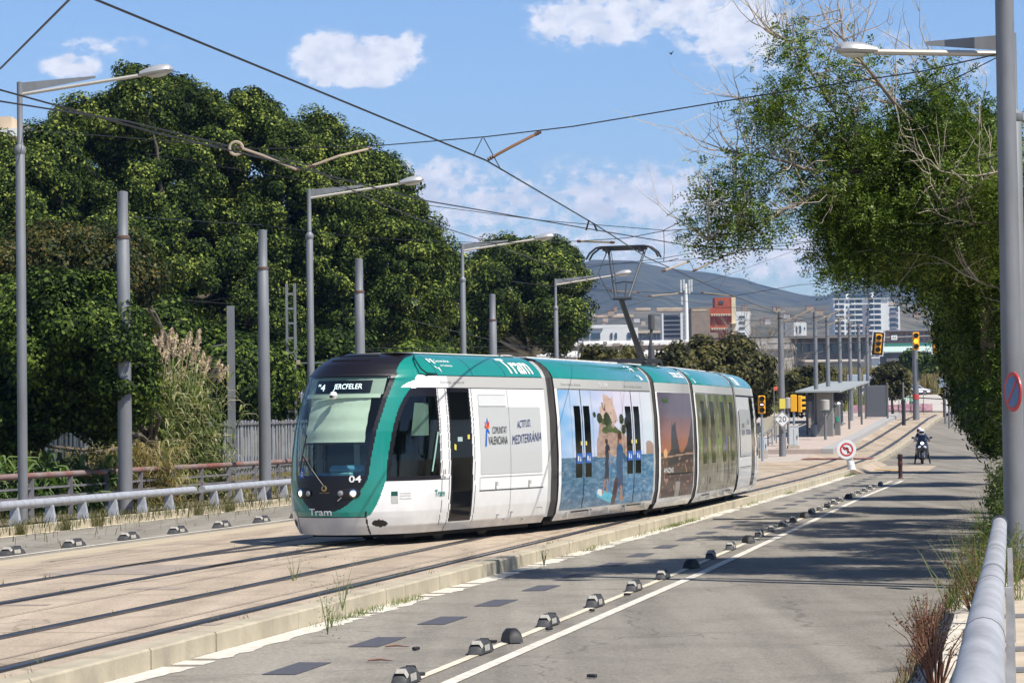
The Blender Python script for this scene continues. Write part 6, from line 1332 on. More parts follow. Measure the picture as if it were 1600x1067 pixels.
tree('dense plane tree third from left, sloping down to the sky gap', P(590, 740, 140), [PB(540,320,142,80,5,85),PB(490,213,141,26,3,32),PB(520,235,141,30,3,38),PB(560,250,142,28,3,32),PB(590,330,142,55,4,85),PB(610,400,140,80,5,110),PB(640,470,140,60,4,90),PB(540,460,138,90,5,110),PB(610,285,142,28,3,36),PB(645,350,142,28,3,46),PB(676,410,142,24,3,50)], 820, 520, .74, .080, plane_m, .5, group='plane trees behind the railway', nlimb=20)
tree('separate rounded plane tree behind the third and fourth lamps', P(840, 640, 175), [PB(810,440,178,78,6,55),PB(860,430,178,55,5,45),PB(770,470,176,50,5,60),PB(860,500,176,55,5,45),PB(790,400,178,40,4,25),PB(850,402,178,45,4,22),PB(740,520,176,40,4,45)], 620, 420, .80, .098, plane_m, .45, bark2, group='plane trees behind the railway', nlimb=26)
tree('low shaggy tree between the two groups of plane trees', P(720, 640, 165), [PB(690,520,165,40,4,60),PB(700,430,160,22,3,30)], 90, 300, .8, .14, plane_m, .25, bark, nlimb=5)
# nearer bushes and trees left of the tracks
s0 = ST
tree('leafy green bush hanging over the first thick pole', ST(74, -24.9, -.3), [PB(120,520,68,75,2,90),PB(180,540,67,50,1.6,65),PB(60,560,68,70,2,110),PB(200,600,66.5,32,.9,45),PB(10,520,70,60,2,80),PB(130,620,69,90,1.6,60),PB(0,640,68,50,1.5,60)], 470, 380, .46, .062, dark_m, .12, group=None, name='bush_tree', nlimb=16, cat='tree')
tree('reddish-tinged shrubby tree behind the green bush', ST(88, -29, -.3), [PB(100,430,84,110,2.5,75),PB(190,430,84,45,2,60),PB(20,440,84,70,2.5,70)], 300, 420, .55, .062, brown_m, .14, nlimb=12, name='bush_tree')
tree('tall dark thicket filling the gap under the plane trees', ST(118, -48, -.3), [PB(330,600,112,130,3,80),PB(180,560,100,130,3,110),PB(520,600,122,110,3,70),PB(640,590,130,70,3,55),PB(20,640,92,130,3,90)], 460, 330, .9, .11, dark_m, .25, nlimb=10, name='thicket')
tree('broad olive-green tree crown behind the rear of the tram', P(1120, 700, 150), [PB(1110,580,148,55,2.5,48),PB(1150,580,150,45,2.5,45),PB(1060,575,146,30,2,32),PB(1180,600,152,28,2,50),PB(1090,610,148,50,2.5,45)], 330, 220, .62, .12, olive_m, .2, nlimb=14)
tree('small olive tree with dark trunk beside the first platform poles', P(1270, 668, 185), [PB(1268,605,186,38,2,30),PB(1245,625,186,20,1.6,20),PB(1295,610,187,22,1.6,24)], 130, 200, .62, .14, olive_m, .16, nlimb=10)
tree('small round olive tree right of the glass wind screen', P(1394, 650, 200), [PB(1392,590,200,24,1.4,22),PB(1380,605,200,16,1,14),PB(1408,604,200,14,1,12),PB(1392,612,200,22,1.2,8)], 130, 170, .42, .12, olive_m, .1, nlimb=12)
tree('dark green bush behind the mast on the reed bank', P(1437, 590, 330), [PB(1425,562,330,14,2,10),PB(1445,566,330,16,2,12)], 60, 150, .8, .2, dark_m, .2, nlimb=4)
tree('low leafy shrub behind the tram roof left of the pantograph base', P(940, 620, 120), [PB(930,560,120,18,1.2,14),PB(955,563,120,16,1.2,12),PB(985,556,122,10,1,8)], 60, 60, .5, .10, olive_m, .1, nlimb=8)
# bare, leafless trees
def bare(label, p, h, sp, n, m, r=.10, group=None, depth=3):
    t = thing('bare_tree', label, 'tree', p, 0, group); mb = MB(); g = rng
    def br(a, d, L_, r_, lv):
        pts = [a]; 
        for i in range(4): d = (d+Vector(g.normal(size=3))*.13+Vector((0,0,.05))).normalized(); pts.append(pts[-1]+d*L_/4)
        mb.tube(pts, [r_*(1-.18*i) for i in range(5)], 4, cap=False)
        if lv > 0:
            for k in range(n): q = pts[g.integers(1,5)]; br(q, (d+Vector(g.normal(size=3))*sp).normalized(), L_*.58, r_*.5, lv-1)
    br(Vector((0,0,0)), Vector((0,0,1)), h*.55, r, depth); mb.build('branches', m, t); return t
bm2 = mat('grey_twigs', (.23,.20,.16), .9)
for i, (px, pb, Y, h) in enumerate([(1178,600,230,8),(1200,600,235,7),(1222,600,250,7.5),(1160,600,225,6)]):
    q = P(px, pb, Y); q.z = zg(Y); bare('%s leafless grey tree from the left in front of the pale warehouse' % ORD[i], q, P(px, 488+i*4, Y).z-q.z+1.0, .55, 6, bm2, .09, 'leafless trees')
# reeds: clumps of long blades with plumes
def reeds(label, p, n, h, spread, blade, m, mp_=None, plumes=0, lean=.25, name='reed_clump', bl=.55, cat='reeds', kind=None, group=None, bw=.012):
    t = thing(name, label, cat, p, 0, group) if kind is None else None; g = rng; V = []; Fq = []; c = 0
    V2 = []; F2 = []
    for i in range(n):
        b = np.array([g.normal()*spread[0], g.normal()*spread[1], 0]); hh = h*g.uniform(.45, 1.0); ln = np.array([g.normal()*lean, g.normal()*lean, 0]); 
        nb = blade
        for k in range(nb):
            z0 = hh*g.uniform(.1, .95); a = g.uniform(0, 6.28); d = np.array([math.cos(a), math.sin(a), 0]); L_ = bl*g.uniform(.6, 1.3); w_ = bw*g.uniform(.8, 1.5)
            o0 = b+ln*(z0/h)*hh*.6+np.array([0,0,z0]); pts = [o0, o0+d*L_*.4+np.array([0,0,L_*.42]), o0+d*L_*.8+np.array([0,0,L_*.40]), o0+d*L_*1.05+np.array([0,0,L_*.1])]
            sd_ = np.array([-d[1], d[0], .3]); ws = [w_, w_*1.2, w_*.7, w_*.1]
            for q, ww in zip(pts, ws): V += [q-sd_*ww, q+sd_*ww]
            for q in range(3): Fq.append((c+2*q, c+2*q+1, c+2*q+3, c+2*q+2))
            c += 8
        # stem
        a_, b_ = b, b+ln*hh*.6+np.array([0,0,hh]); s = np.array([.008,.004,0])
        V += [a_-s, a_+s, b_+s*.5, b_-s*.5]; Fq.append((c,c+1,c+2,c+3)); c += 4
    if kind: o = obj(name, npmesh(name, np.array(V), np.array(Fq)), None, p, [m]); return tag(o, label, cat, group, kind)
    obj('blades', npmesh('blades', np.array(V), np.array(Fq)), t, None, [m])
    return t
reed_m = leafmat('reed_blades', [(.05,.08,.02),(.12,.16,.05),(.25,.27,.12),(.45,.40,.25)], .3, vs=1.2); dry_m = leafmat('dry_reed', [(.17,.13,.06),(.27,.21,.10),(.36,.29,.16),(.20,.24,.09)], .3, vs=.8)
plume_m = mat('plume_straw', (.50,.38,.25), .9, col2=(.66,.54,.38), vscale=12)
gr_m = leafmat('green_sword_leaves', [(.05,.09,.03),(.09,.15,.05),(.15,.22,.08),(.22,.28,.12)], .3, vs=1.5)
for i, (px, Y, h) in enumerate([(238,77,4.1),(272,78,3.8),(300,79,2.9),(212,76,2.8)]):
    q = P(px, 700, Y); q.z = -.3
    t = reeds(['tallest clump of giant reeds with straw plumes behind the parapet','giant reed clump leaning right beside the palisade fence','low right-hand tuft of giant reeds at the fence end','low reed tuft behind the first thick pole'][i], q, 130, h+.6, (.38,.5), 24, reed_m, lean=.26, bl=.62, bw=.019, group='giant reed clumps')
    q0 = q.copy()
    if i < 3:
        pls = [[(226,518,562),(237,522,560),(243,530,570),(252,513,556),(262,528,572),(268,512,545),(256,540,575),(275,520,560),(212,520,545)],[(283,530,565),(290,525,562),(297,518,555),(303,545,572),(311,513,556),(317,548,580),(307,530,560),(322,556,590),(287,572,600),(279,590,615)],[(330,555,590),(338,562,594),(345,568,598),(352,570,600),(320,585,608)]][i]
        for (x, yt, yb) in pls:
            a = P(x+(-4 if i < 2 else -12), yb, Y); b = P(x+random.uniform(0, 6), yt, Y); mb = MB(); Lp = (b-a).length; pts = [a.lerp(b, u)-q0+Vector((0,0,0)) for u in (0,.2,.5,.8,1)]
            mb.tube([a-q0+Vector((-.2,0,-1.6)), a-q0], .008, 4)
            mb.tube(pts, [.01,.04,.045,.03,.006], 7)
            V = []; 
            mb.build('plume', plume_m, t, smooth=True)
            n_ = 190; u = rng.uniform(0, 1, n_); ang = rng.uniform(0, 6.28, n_); rr = .085*np.sin(np.clip(u, .05, 1)*math.pi)**.6*rng.uniform(.6, 1.25, n_)
            Cc = np.array(a-q0)[None,:]+np.array(b-a)[None,:]*u[:,None]+np.stack([np.cos(ang)*rr, np.sin(ang)*rr, -rr*.2], 1); Vv, Ff = quads(Cc, unit(n_), .045, .25); obj('plume_fluff', npmesh('plume_fluff', Vv, Ff), t.children[-1], None, [plume_m])
for i, (px, Y) in enumerate([(12,66),(100,67),(58,66.5),(150,68.5)]):
    q = P(px, 700, Y); q.z = -.35; reeds('%s clump of broad sword-leaved plants behind the parapet from the left' % ORD[[0,2,1,3][i]], q, 26, 1.9, (.45,.25), 11, gr_m, lean=.15, bl=.55, bw=.035, name='sword_leaved_plant', cat='plant', group='sword-leaved plants behind the parapet')
for i, (px, Y, h, n) in enumerate([(170,72,2.2,70),(120,72,2.0,60),(60,70,1.8,60),(228,72,2.4,60)]):
    q = P(px, 700, Y); q.z = -.3; reeds('%s patch of dry brownish reeds under the bushes from the left' % ORD[[2,1,0,3][i]], q, n, h, (.7,.4), 12, dry_m, lean=.4, bl=.5, group='dry reeds under the bushes')
# reed bank behind the car park, dry grasses: uncountable
def field(label, pts, m, blades, h, bw, name='reed_bank', cat='reeds', up=.9):
    g = rng; n = blades; P0 = np.array(pts)[g.integers(len(pts), size=n)]+g.normal(size=(n,3))*np.array([1.6,1.6,0]); hh = h*g.uniform(.55, 1.08, n); a = g.uniform(0, 6.28, n); s = np.stack([np.cos(a), np.sin(a), a*0], 1)*bw*g.uniform(.6, 1.4, n)[:,None]
    ln = g.normal(size=(n,3))*np.array([.28,.28,0])*hh[:,None]; tp = P0+ln+np.stack([a*0, a*0, hh], 1); md = P0+ln*.35+np.stack([a*0, a*0, hh*.6], 1)
    V = np.stack([P0-s, P0+s, md+s, md-s, tp-s*.1, tp+s*.1], 1).reshape(-1, 3); k = np.arange(n)[:,None]*6
    Fq = np.concatenate([k+np.array([[0,1,2,3]]), k+np.array([[3,2,5,4]])]); o = obj(name, npmesh(name, V, Fq), None, None, [m]); return tag(o, label, cat, None, 'stuff')
bankp = []
for k in range(600):
    px = random.uniform(1180, 1520); Y = random.uniform(395, 450); q = P(px, 600, Y); bankp.append((q.x, q.y, zg(Y)))
field('tall dry reed bank beyond the car park', bankp, dry_m, 15000, 4.3, .10)
bankp = []
for k in range(300):
    px = random.uniform(1205, 1300); Y = random.uniform(215, 290); q = P(px, 620, Y); bankp.append((q.x, q.y, zg(Y)))
field('greenish dry grass behind the first platform poles', bankp, leafmat('grass_mix', [(.10,.11,.03),(.2,.2,.07),(.3,.27,.12),(.16,.2,.05)], .3), 4000, 2.4, .06, 'tall_grass', 'grass')
gp = [tuple(ST(random.uniform(86, 125), random.uniform(-31, -24.5), -.1)) for k in range(500)]
field('dry golden grass between the parapet and the palisade fence', gp, dry_m, 9000, .55, .012, 'dry_grass', 'grass')
gp = [tuple(ST(random.uniform(33, 110), random.uniform(-23.7, -22.6), 0)) for k in range(500)]
field('sparse weeds on the verge under the left guardrail', gp, leafmat('verge_weeds', [(.05,.06,.02),(.10,.11,.04),(.17,.15,.07),(.25,.21,.12)], .3), 9000, .22, .008, 'verge_weeds', 'weeds')
gp = []
for c_, w_, n_ in ((31,2,60),(33.5,1,40),(47.5,2,30),(58,2.5,90),(61,1.5,50),(55,4,30),(73,3,40),(84,2,40),(108,1.6,90),(110.4,.6,40)):
    for k in range(n_): gp.append(tuple(ST(c_+random.gauss(0, w_*.5), -8.36+random.uniform(-.05, .10), ZR)))
V0 = len(gp)
def tufts(label, gp, m, per, h, bw, name, cat='weeds'):
    g = rng; P0 = np.repeat(np.array(gp), per, 0); n = len(P0); P0 = P0+g.normal(size=(n,3))*np.array([.03,.03,0]); hh = h*g.uniform(.35, 1.15, n); a = g.uniform(0, 6.28, n); s = np.stack([np.cos(a), np.sin(a), a*0], 1)*bw
    ln = g.normal(size=(n,3))*np.array([.4,.4,0])*hh[:,None]; tp = P0+ln+np.stack([a*0,a*0,hh], 1); V = np.stack([P0-s, P0+s, tp+s*.2, tp-s*.2], 1).reshape(-1, 3)
    return tag(obj(name, npmesh(name, V, np.arange(n*4).reshape(n, 4)), None, None, [m]), label, cat, None, 'stuff')
wg = leafmat('kerb_weeds', [(.06,.10,.02),(.11,.16,.04),(.19,.22,.07),(.30,.26,.12)], .3)
tufts('green weeds growing in the joint below the near kerb', gp, wg, 5, .085, .004, 'kerb_weeds')
gp = [tuple(ST(random.uniform(16, 108), random.choice([-9.05,-9.14,-8.72,-10.55,-12.7,-14.15,-18.3])+random.gauss(0, .02), .0 if random.random() < .9 else -.1)) for k in range(330)]
tufts('tiny weeds in the track joints', gp, wg, 5, .07, .004, 'track_weeds')
gp = [tuple(ST(s_+random.gauss(0, .12), -22.15+random.gauss(0, .05), -.15)) for s_ in (54.5, 57, 59.2, 66.7, 69.3, 83.5, 76.2, 86, 88) for k in range(24)]
tufts('weed tufts in the gutter below the left guardrail', gp, leafmat('verge_weeds', []), 8, .34, .006, 'gutter_weeds')
for i, (px, py, hh) in enumerate([(535,940,.55),(512,975,.5),(518,965,.3),(829,829,.2),(850,878,.3),(460,905,.5)]):
    Y = 2.07*F/(py-669); q = P(px, py, Y); q.z = -.1; t = thing('weed', '%s lone spindly weed on the near kerb' % ORD[i], 'weed', q, 0, 'spindly weeds on the kerb'); mb = MB()
    for k in range(7): a = random.uniform(0, 6.28); d = Vector((math.cos(a)*.22*hh, math.sin(a)*.22*hh, hh*random.uniform(.5, 1))); mb.tube([Vector((0,0,0)), d*.6+Vector((0,0,.05)), d], [.005,.003,.001], 4)
    mb.build('stems', mat('weed_stem', (.16,.20,.07), .8), t); n_ = 60; Cc = rng.normal(size=(n_,3))*np.array([.07,.07,.16])*hh/.4+np.array([0,0,hh*.55]); Vv, Ff = quads(Cc, unit(n_), .014, .35); obj('leaves', npmesh('leaves', Vv, Ff), t, None, [wg])
# ---- right side: verge plants
def bush(label, p, rad, h, n, ls, m, name='bush', twigs=40, tm=None, cat='bush', group=None, asp=.4):
    t = thing(name, label, cat, p, 0, group); g = rng; mb = MB(); ends = []
    for k in range(twigs):
        a = g.uniform(0, 6.28); rr = rad*g.uniform(.3, 1.1); q = Vector((math.cos(a)*rr, math.sin(a)*rr, h*g.uniform(.45, 1.1))); md = q*.5+Vector((0,0,h*.1)); mb.tube([Vector((math.cos(a)*.05, math.sin(a)*.05, 0)), md, q], [.007,.004,.0015], 4, cap=False); ends.append((md, q))
    mb.build('stems', tm or mat('weed_stem', (.16,.20,.07), .8), t)
    idx = g.integers(len(ends), size=n); u = g.uniform(0, 1, n)[:,None]; Cc = np.array([ends[i][0] for i in idx])*(1-u)+np.array([ends[i][1] for i in idx])*u+g.normal(size=(n,3))*.03*h
    Cc[:,2] = np.abs(Cc[:,2]); Vv, Ff = quads(Cc, unit(n), ls, asp); obj('leaves', npmesh('leaves', Vv, Ff), t, None, [m]); return t
redst = mat('dry_red_stem', (.16,.07,.04), .9); drl = leafmat('dry_dark_leaves', [(.05,.02,.015),(.10,.045,.03),(.20,.12,.07),(.30,.26,.12)], .2, vs=3)
GR = leafmat('verge_green', [(.04,.06,.015),(.08,.12,.03),(.15,.20,.06),(.28,.27,.12)], .3, vs=1.5)
rb = [(24.4,-1.2,.42,.62,500,.016,drl,'nearest dark reddish dried weed on the pale gutter strip'),(22.6,-1.05,.3,.5,260,.015,drl,'low dark dry weed at the bottom edge beside the pipe guardrail'),(27.0,-1.35,.25,.45,160,.014,GR,'small sparse green weed at the road edge'),
      (31.5,-1.0,.5,.62,900,.016,drl,'brown dried shrub between road and guardrail'),(33.2,-.8,.6,.75,1100,.018,GR,'dry olive shrub just before the pipe guardrail end'),(35.5,-.6,.7,.8,1500,.02,GR,'green shrub beside the end of the pipe guardrail')]
for s_, t_, rad, h, n, ls, m, lb in rb: bush(lb, ST(s_, t_, ZR+.03), rad, h, n, ls, m, twigs=46, tm=redst, name='dried_weed' if m is drl else 'bush')
for i, s_ in enumerate([38.5, 42, 46, 50.5, 56, 62, 69, 77, 86, 96]):
    bush('%s green verge bush from the camera along the right road edge' % ORD[i], ST(s_, -.72+random.uniform(-.1, .15), ZR), .62+.03*i, [.8,1.0,1.15,1.3,1.2,1.5,1.3,1.6,1.4,1.6][i], 4200, .03+.004*i, GR, twigs=90, tm=mat('weed_stem'), group='green verge bushes')
gp = [tuple(ST(random.uniform(31, 130), random.uniform(-1.3, 1.6), -.12)) for k in range(1500)]
field('long green and straw grass on the right verge', gp, GR, 1, .6, .008, 'verge_grass', 'grass') if False else tufts('long green and straw grass on the right verge', gp, GR, 14, .75, .006, 'verge_grass', 'grass')
gp = [tuple(ST(random.uniform(19, 40), random.uniform(-1.42, -1.2) if random.random() < .7 else random.uniform(-.9, -.7), -.19)) for k in range(420)]
tufts('short dry weeds along the right gutter', gp, leafmat('dry_dark_leaves', []), 6, .12, .005, 'gutter_grass', 'grass')
# ---- right side trees: feathery sprays on real limbs
def spray_mesh(cent, dirs, L_, nl, g, ll=.055, lw=.017):
    """pinnate leaves: a row of small leaflets on both sides of each rachis"""
    n = len(cent); d = dirs/np.linalg.norm(dirs, axis=1)[:,None]; up = g.normal(size=(n,3))*.5+np.array([0,0,1.]); s = np.cross(d, up); s /= np.linalg.norm(s, axis=1)[:,None]+1e-9; nn = np.cross(s, d)
    Ls = L_*g.uniform(.6, 1.2, n); out = []
    for k in range(nl):
        f = (k//2+.6)/(nl/2); sg = 1 if k % 2 else -1
        b = cent+d*(Ls*f)[:,None]-np.array([0,0,1.])*(Ls*f*f*.35)[:,None]; q = (s*sg*.85+d*.5+nn*g.normal(size=(n,1))*.25); q /= np.linalg.norm(q, axis=1)[:,None]; w_ = np.cross(q, nn)*lw*.5
        l_ = ll*(1.1-.5*abs(f-.5)); out.append(np.stack([b, b+q*l_*.5+w_, b+q*l_, b+q*l_*.5-w_], 1))
    V = np.concatenate([o.reshape(-1, 3) for o in out]); return V, np.arange(len(V)).reshape(-1, 4)
twig_m = mat('pale_twigs', (.38,.32,.25), .9, var=.2, vscale=3)
def feathery(label, base, limbs, g, blobs=None, nsp=9000, tufts_=(), L_=.22, nl=10, ll=.055, lw=.02, group=None, trunk_r=.12, bare_tw=60, dens=330, seedpts=None, scale=1.):
    base = Vector(base); t = thing('feathery_tree', label, 'tree', base, 0, group); mb = MB(); ends = []; tw = MB()
    fork = None
    for pts, r0, r1 in limbs:
        P_ = [Vector(p)-base for p in pts]; W = []
        for a, b in zip(P_[:-1], P_[1:]):
            k = max(2, int((b-a).length/.35))
            for i in range(k): W.append(a.lerp(b, i/k)+Vector(g.normal(size=3))*.03)
        W.append(P_[-1]); n = len(W); mb.tube(W, [r0+(r1-r0)*i/(n-1) for i in range(n)], 7)
        if r0 < trunk_r*.99:
            for q in W[2:]: ends.append(q)
    mb.build('trunk', limbm, t, smooth=True)
    # bare twigs
    for k in range(bare_tw):
        q = ends[g.integers(len(ends))]
        if (q+base).x > P(1430,300,(q+base).y).x and k % 3: continue
        d = Vector(g.normal(size=3))*.6+Vector((-.5,0,.45)); d.normalize(); L2 = g.uniform(.5, 1.7)*scale; pts = [q]
        for i in range(6): d = (d+Vector(g.normal(size=3))*.22+Vector((0,0,.10))).normalized(); pts.append(pts[-1]+d*L2/6)
        tw.tube(pts, [.012*(1-.15*i) for i in range(7)], 4, cap=False)
        for j in range(4): 
            q2 = pts[g.integers(1, 6)]; d2 = (d+Vector(g.normal(size=3))*.8).normalized(); p3 = [q2]
            for i in range(4): d2 = (d2+Vector(g.normal(size=3))*.25+Vector((0,0,.1))).normalized(); p3.append(p3[-1]+d2*L2*.12)
            tw.tube(p3, [.006,.005,.004,.003,.0015], 3, cap=False)
    tw.build('bare_twigs', twig_m, t)
    C = []; D = []
    for b in (blobs or []):
        px, py, Y, rx, ry, rz, k = b; c = np.array(P(px, py, Y)-base); s = Y/F; rr = np.array([rx*s, ry, rz*s]); n = int(k*dens)
        # clusters inside blob
        nc = max(3, n//40); u = unit(nc, g); cc = c+u*(g.uniform(.1, 1, nc)**.45)[:,None]*rr; ci = g.integers(nc, size=n); cd = unit(nc, g)+np.array([-.3,0,-.1])
        off = g.normal(size=(n,3))*.16*scale; C.append(cc[ci]+off); D.append(cd[ci]*.5+g.normal(size=(n,3))*.6+off*2)
        for q in cc[:max(3, nc//5)]:
            e = min(ends, key=lambda v: (v-Vector(q)).length) if ends else Vector(q)
            if (e-Vector(q)).length < 1.5: tw2.append((e, Vector(q)))
    C = np.concatenate(C); D = np.concatenate(D); V, Fq = spray_mesh(C, D, L_, nl, g, ll, lw); obj('crown', npmesh('crown', V, Fq), t, None, [robin_m])
    mb = MB()
    for a, b in tw2: mid = a.lerp(b, .5)+Vector(g.normal(size=3))*.12; mb.tube([a, mid, b], [.016,.010,.004], 4, cap=False)
    if mb.v: mb.build('branchlets', twig_m, t)
    tw2.clear(); return t
tw2 = []
limbm = mat('limb_bark', (.20,.155,.12), .9, var=.3, vscale=5)
bt = ST(41, .9, -.1)
lim = lambda *a: [P(*q) for q in a]
feathery('spreading feathery-leaved tree with bare twigs overhanging the road by the right pole', bt,
 [([bt, P(1552,640,41.5), P(1540,470,41), P(1528,360,40.5)], .16, .10), (lim((1528,360,40.5),(1500,300,40),(1480,240,39.5),(1440,200,39),(1395,160,38.5),(1350,110,38),(1320,60,37.8),(1312,15,37.8)), .055, .008),
  (lim((1528,365,40.5),(1460,330,40),(1400,290,39.5),(1340,270,39),(1290,290,38.6),(1240,320,38.3),(1200,345,38),(1150,362,37.8),(1108,375,37.6)), .05, .008), (lim((1400,290,39.5),(1330,240,39.3),(1280,210,39),(1230,180,38.6),(1200,160,38.5)), .03, .006),
  (lim((1340,270,39),(1260,262,38.5),(1200,250,38.2),(1150,235,38),(1118,235,37.9)), .025, .005), (lim((1330,240,39.3),(1300,170,39),(1270,120,38.8),(1235,75,38.6),(1215,60,38.6)), .022, .005),
  (lim((1520,380,41),(1560,300,41.5),(1550,220,42),(1500,170,42),(1480,120,42)), .04, .008), (lim((1480,240,39.5),(1480,180,39.5),(1460,140,39.5),(1475,90,39.5)), .025, .005), (lim((1528,370,40.5),(1480,400,40),(1420,420,40),(1370,400,39.5)), .035, .008),
  (lim((1450,320,39.6),(1470,345,38.5),(1500,355,38),(1530,345,38),(1575,350,38)), .03, .01), (lim((1500,400,39),(1530,440,38),(1560,450,38),(1590,470,37.6)), .02, .006), (lim((1500,300,40),(1470,300,38),(1480,330,37.8),(1520,300,37.5),(1555,270,37.5)), .018, .005)], rng,
 [(1450,300,40,100,2.6,70,12),(1415,240,40,70,2.0,48,5),(1350,205,39,60,1.1,40,.6),(1485,225,40,70,1.4,50,4.5),(1440,165,39.5,45,1,35,1.1),(1430,370,40,110,2.4,45,10),(1345,345,39.5,70,1.6,34,3.6),(1530,300,40.5,50,1.5,80,5),(1260,310,38.8,60,.9,30,.4),(1225,165,38.5,38,.7,26,.55),(1205,185,38.5,26,.5,24,.5),(1250,85,38.7,28,.5,14,.28),(1222,72,38.6,16,.3,12,.16),(1135,285,37.9,42,.6,24,.5),(1180,265,38,34,.5,20,.3),(1130,350,37.7,34,.5,22,.42),(1160,335,37.8,30,.5,18,.32),(1200,340,38,40,.6,14,.4),(1310,325,39.3,46,1.2,34,1.8),(1350,250,39.3,55,1.2,42,2.0),(1290,270,39,60,.9,40,.35),(1300,135,38.8,40,.6,24,.25),(1340,100,38.4,30,.5,18,.12),(1380,105,38.6,40,.6,20,.2),(1270,225,39,40,.7,30,.7),(1320,400,39,45,.8,16,1.4),(1100,362,37.6,18,.3,12,.2),(1480,130,39.5,30,.5,18,.2),(1530,195,41,36,.8,30,.8),(1560,220,41,30,.8,50,1.2),(1550,440,41.5,45,1.2,130,9),(1515,425,41.5,50,1.2,45,5),(1560,600,41.5,22,.8,90,2.5),(1660,330,37.5,90,2.0,110,9),(1800,330,37.5,100,2.0,110,8),(1680,420,43,90,2.0,90,7)],
 bare_tw=250, dens=470, trunk_r=.12, L_=.23, nl=10, ll=.066, lw=.023)
def rowtree(label, s_, xl, ytop, ybot, n, ls, w_=2.6):
    Yt = ST(s_, 1).y; base = ST(s_, 1.2, -.1); bl = []
    g = rng; xr = P(0,0,1).x
    for q in n: bl.append(q)
    return tree(label, base, bl, *ls, dark_g, .16, group='trees along the right road edge', nlimb=14, name='roadside_tree', asp=.32, up=.1, shell=.45, flat=1.0)
dark_g = leafmat('roadside_leaves', [(.008,.018,.003),(.016,.034,.004),(.035,.065,.007),(.07,.11,.014),(.16,.20,.035)], .15)
RT = [(53, [PB(1534,505,55,52,3.6,90),PB(1470,395,55,66,3.4,44),PB(1515,430,46,52,1.8,50),PB(1620,430,46,90,2.2,90),PB(1740,420,47,90,2.2,90),PB(1660,450,56,90,3.2,90),PB(1555,600,51,38,1.3,100),PB(1400,395,50,55,1.3,38),PB(1550,420,51,70,1.6,90)], 640, 240, .46, .062, 'nearest dark leafy roadside tree behind the right pole'),
      (63, [PB(1524,540,66,38,2.6,75),PB(1610,470,64,70,2.6,80),PB(1540,630,66,34,2.2,65),PB(1462,435,62,42,1.5,34),PB(1490,410,62,60,1.8,50)], 420, 230, .5, .072, 'second dark leafy roadside tree from the camera'),
      (76, [PB(1528,570,75,32,1.8,75),PB(1600,520,76,60,2.4,80),PB(1502,478,75,32,1.6,40),PB(1545,640,75,22,1.4,45),PB(1530,480,75,45,1.8,60)], 260, 220, .55, .085, 'third dark leafy roadside tree from the camera'),
      (92, [PB(1528,590,90,30,1.8,62),PB(1590,550,92,50,2.6,60),PB(1515,510,90,34,1.7,45),PB(1545,630,90,22,1.4,50)], 200, 200, .62, .10, 'fourth dark leafy roadside tree from the camera'),
      (112, [PB(1535,590,110,34,1.8,60),PB(1510,530,110,32,1.8,45)], 150, 190, .7, .12, 'fifth dark leafy roadside tree from the camera'),
      (135, [PB(1550,600,133,30,2,55),PB(1532,560,133,24,2,40)], 110, 180, .8, .14, 'farthest dark leafy roadside tree from the camera')]
for s_, bl, ncl, per, cr_, ls_, lb in RT:
    tree(lb, ST(s_, 1.6, -.1), bl, ncl, per, cr_, ls_, dark_g, .15, group='trees along the right road edge', nlimb=14, name='roadside_tree', asp=.34, up=.1, shell=.4, flat=1.0)
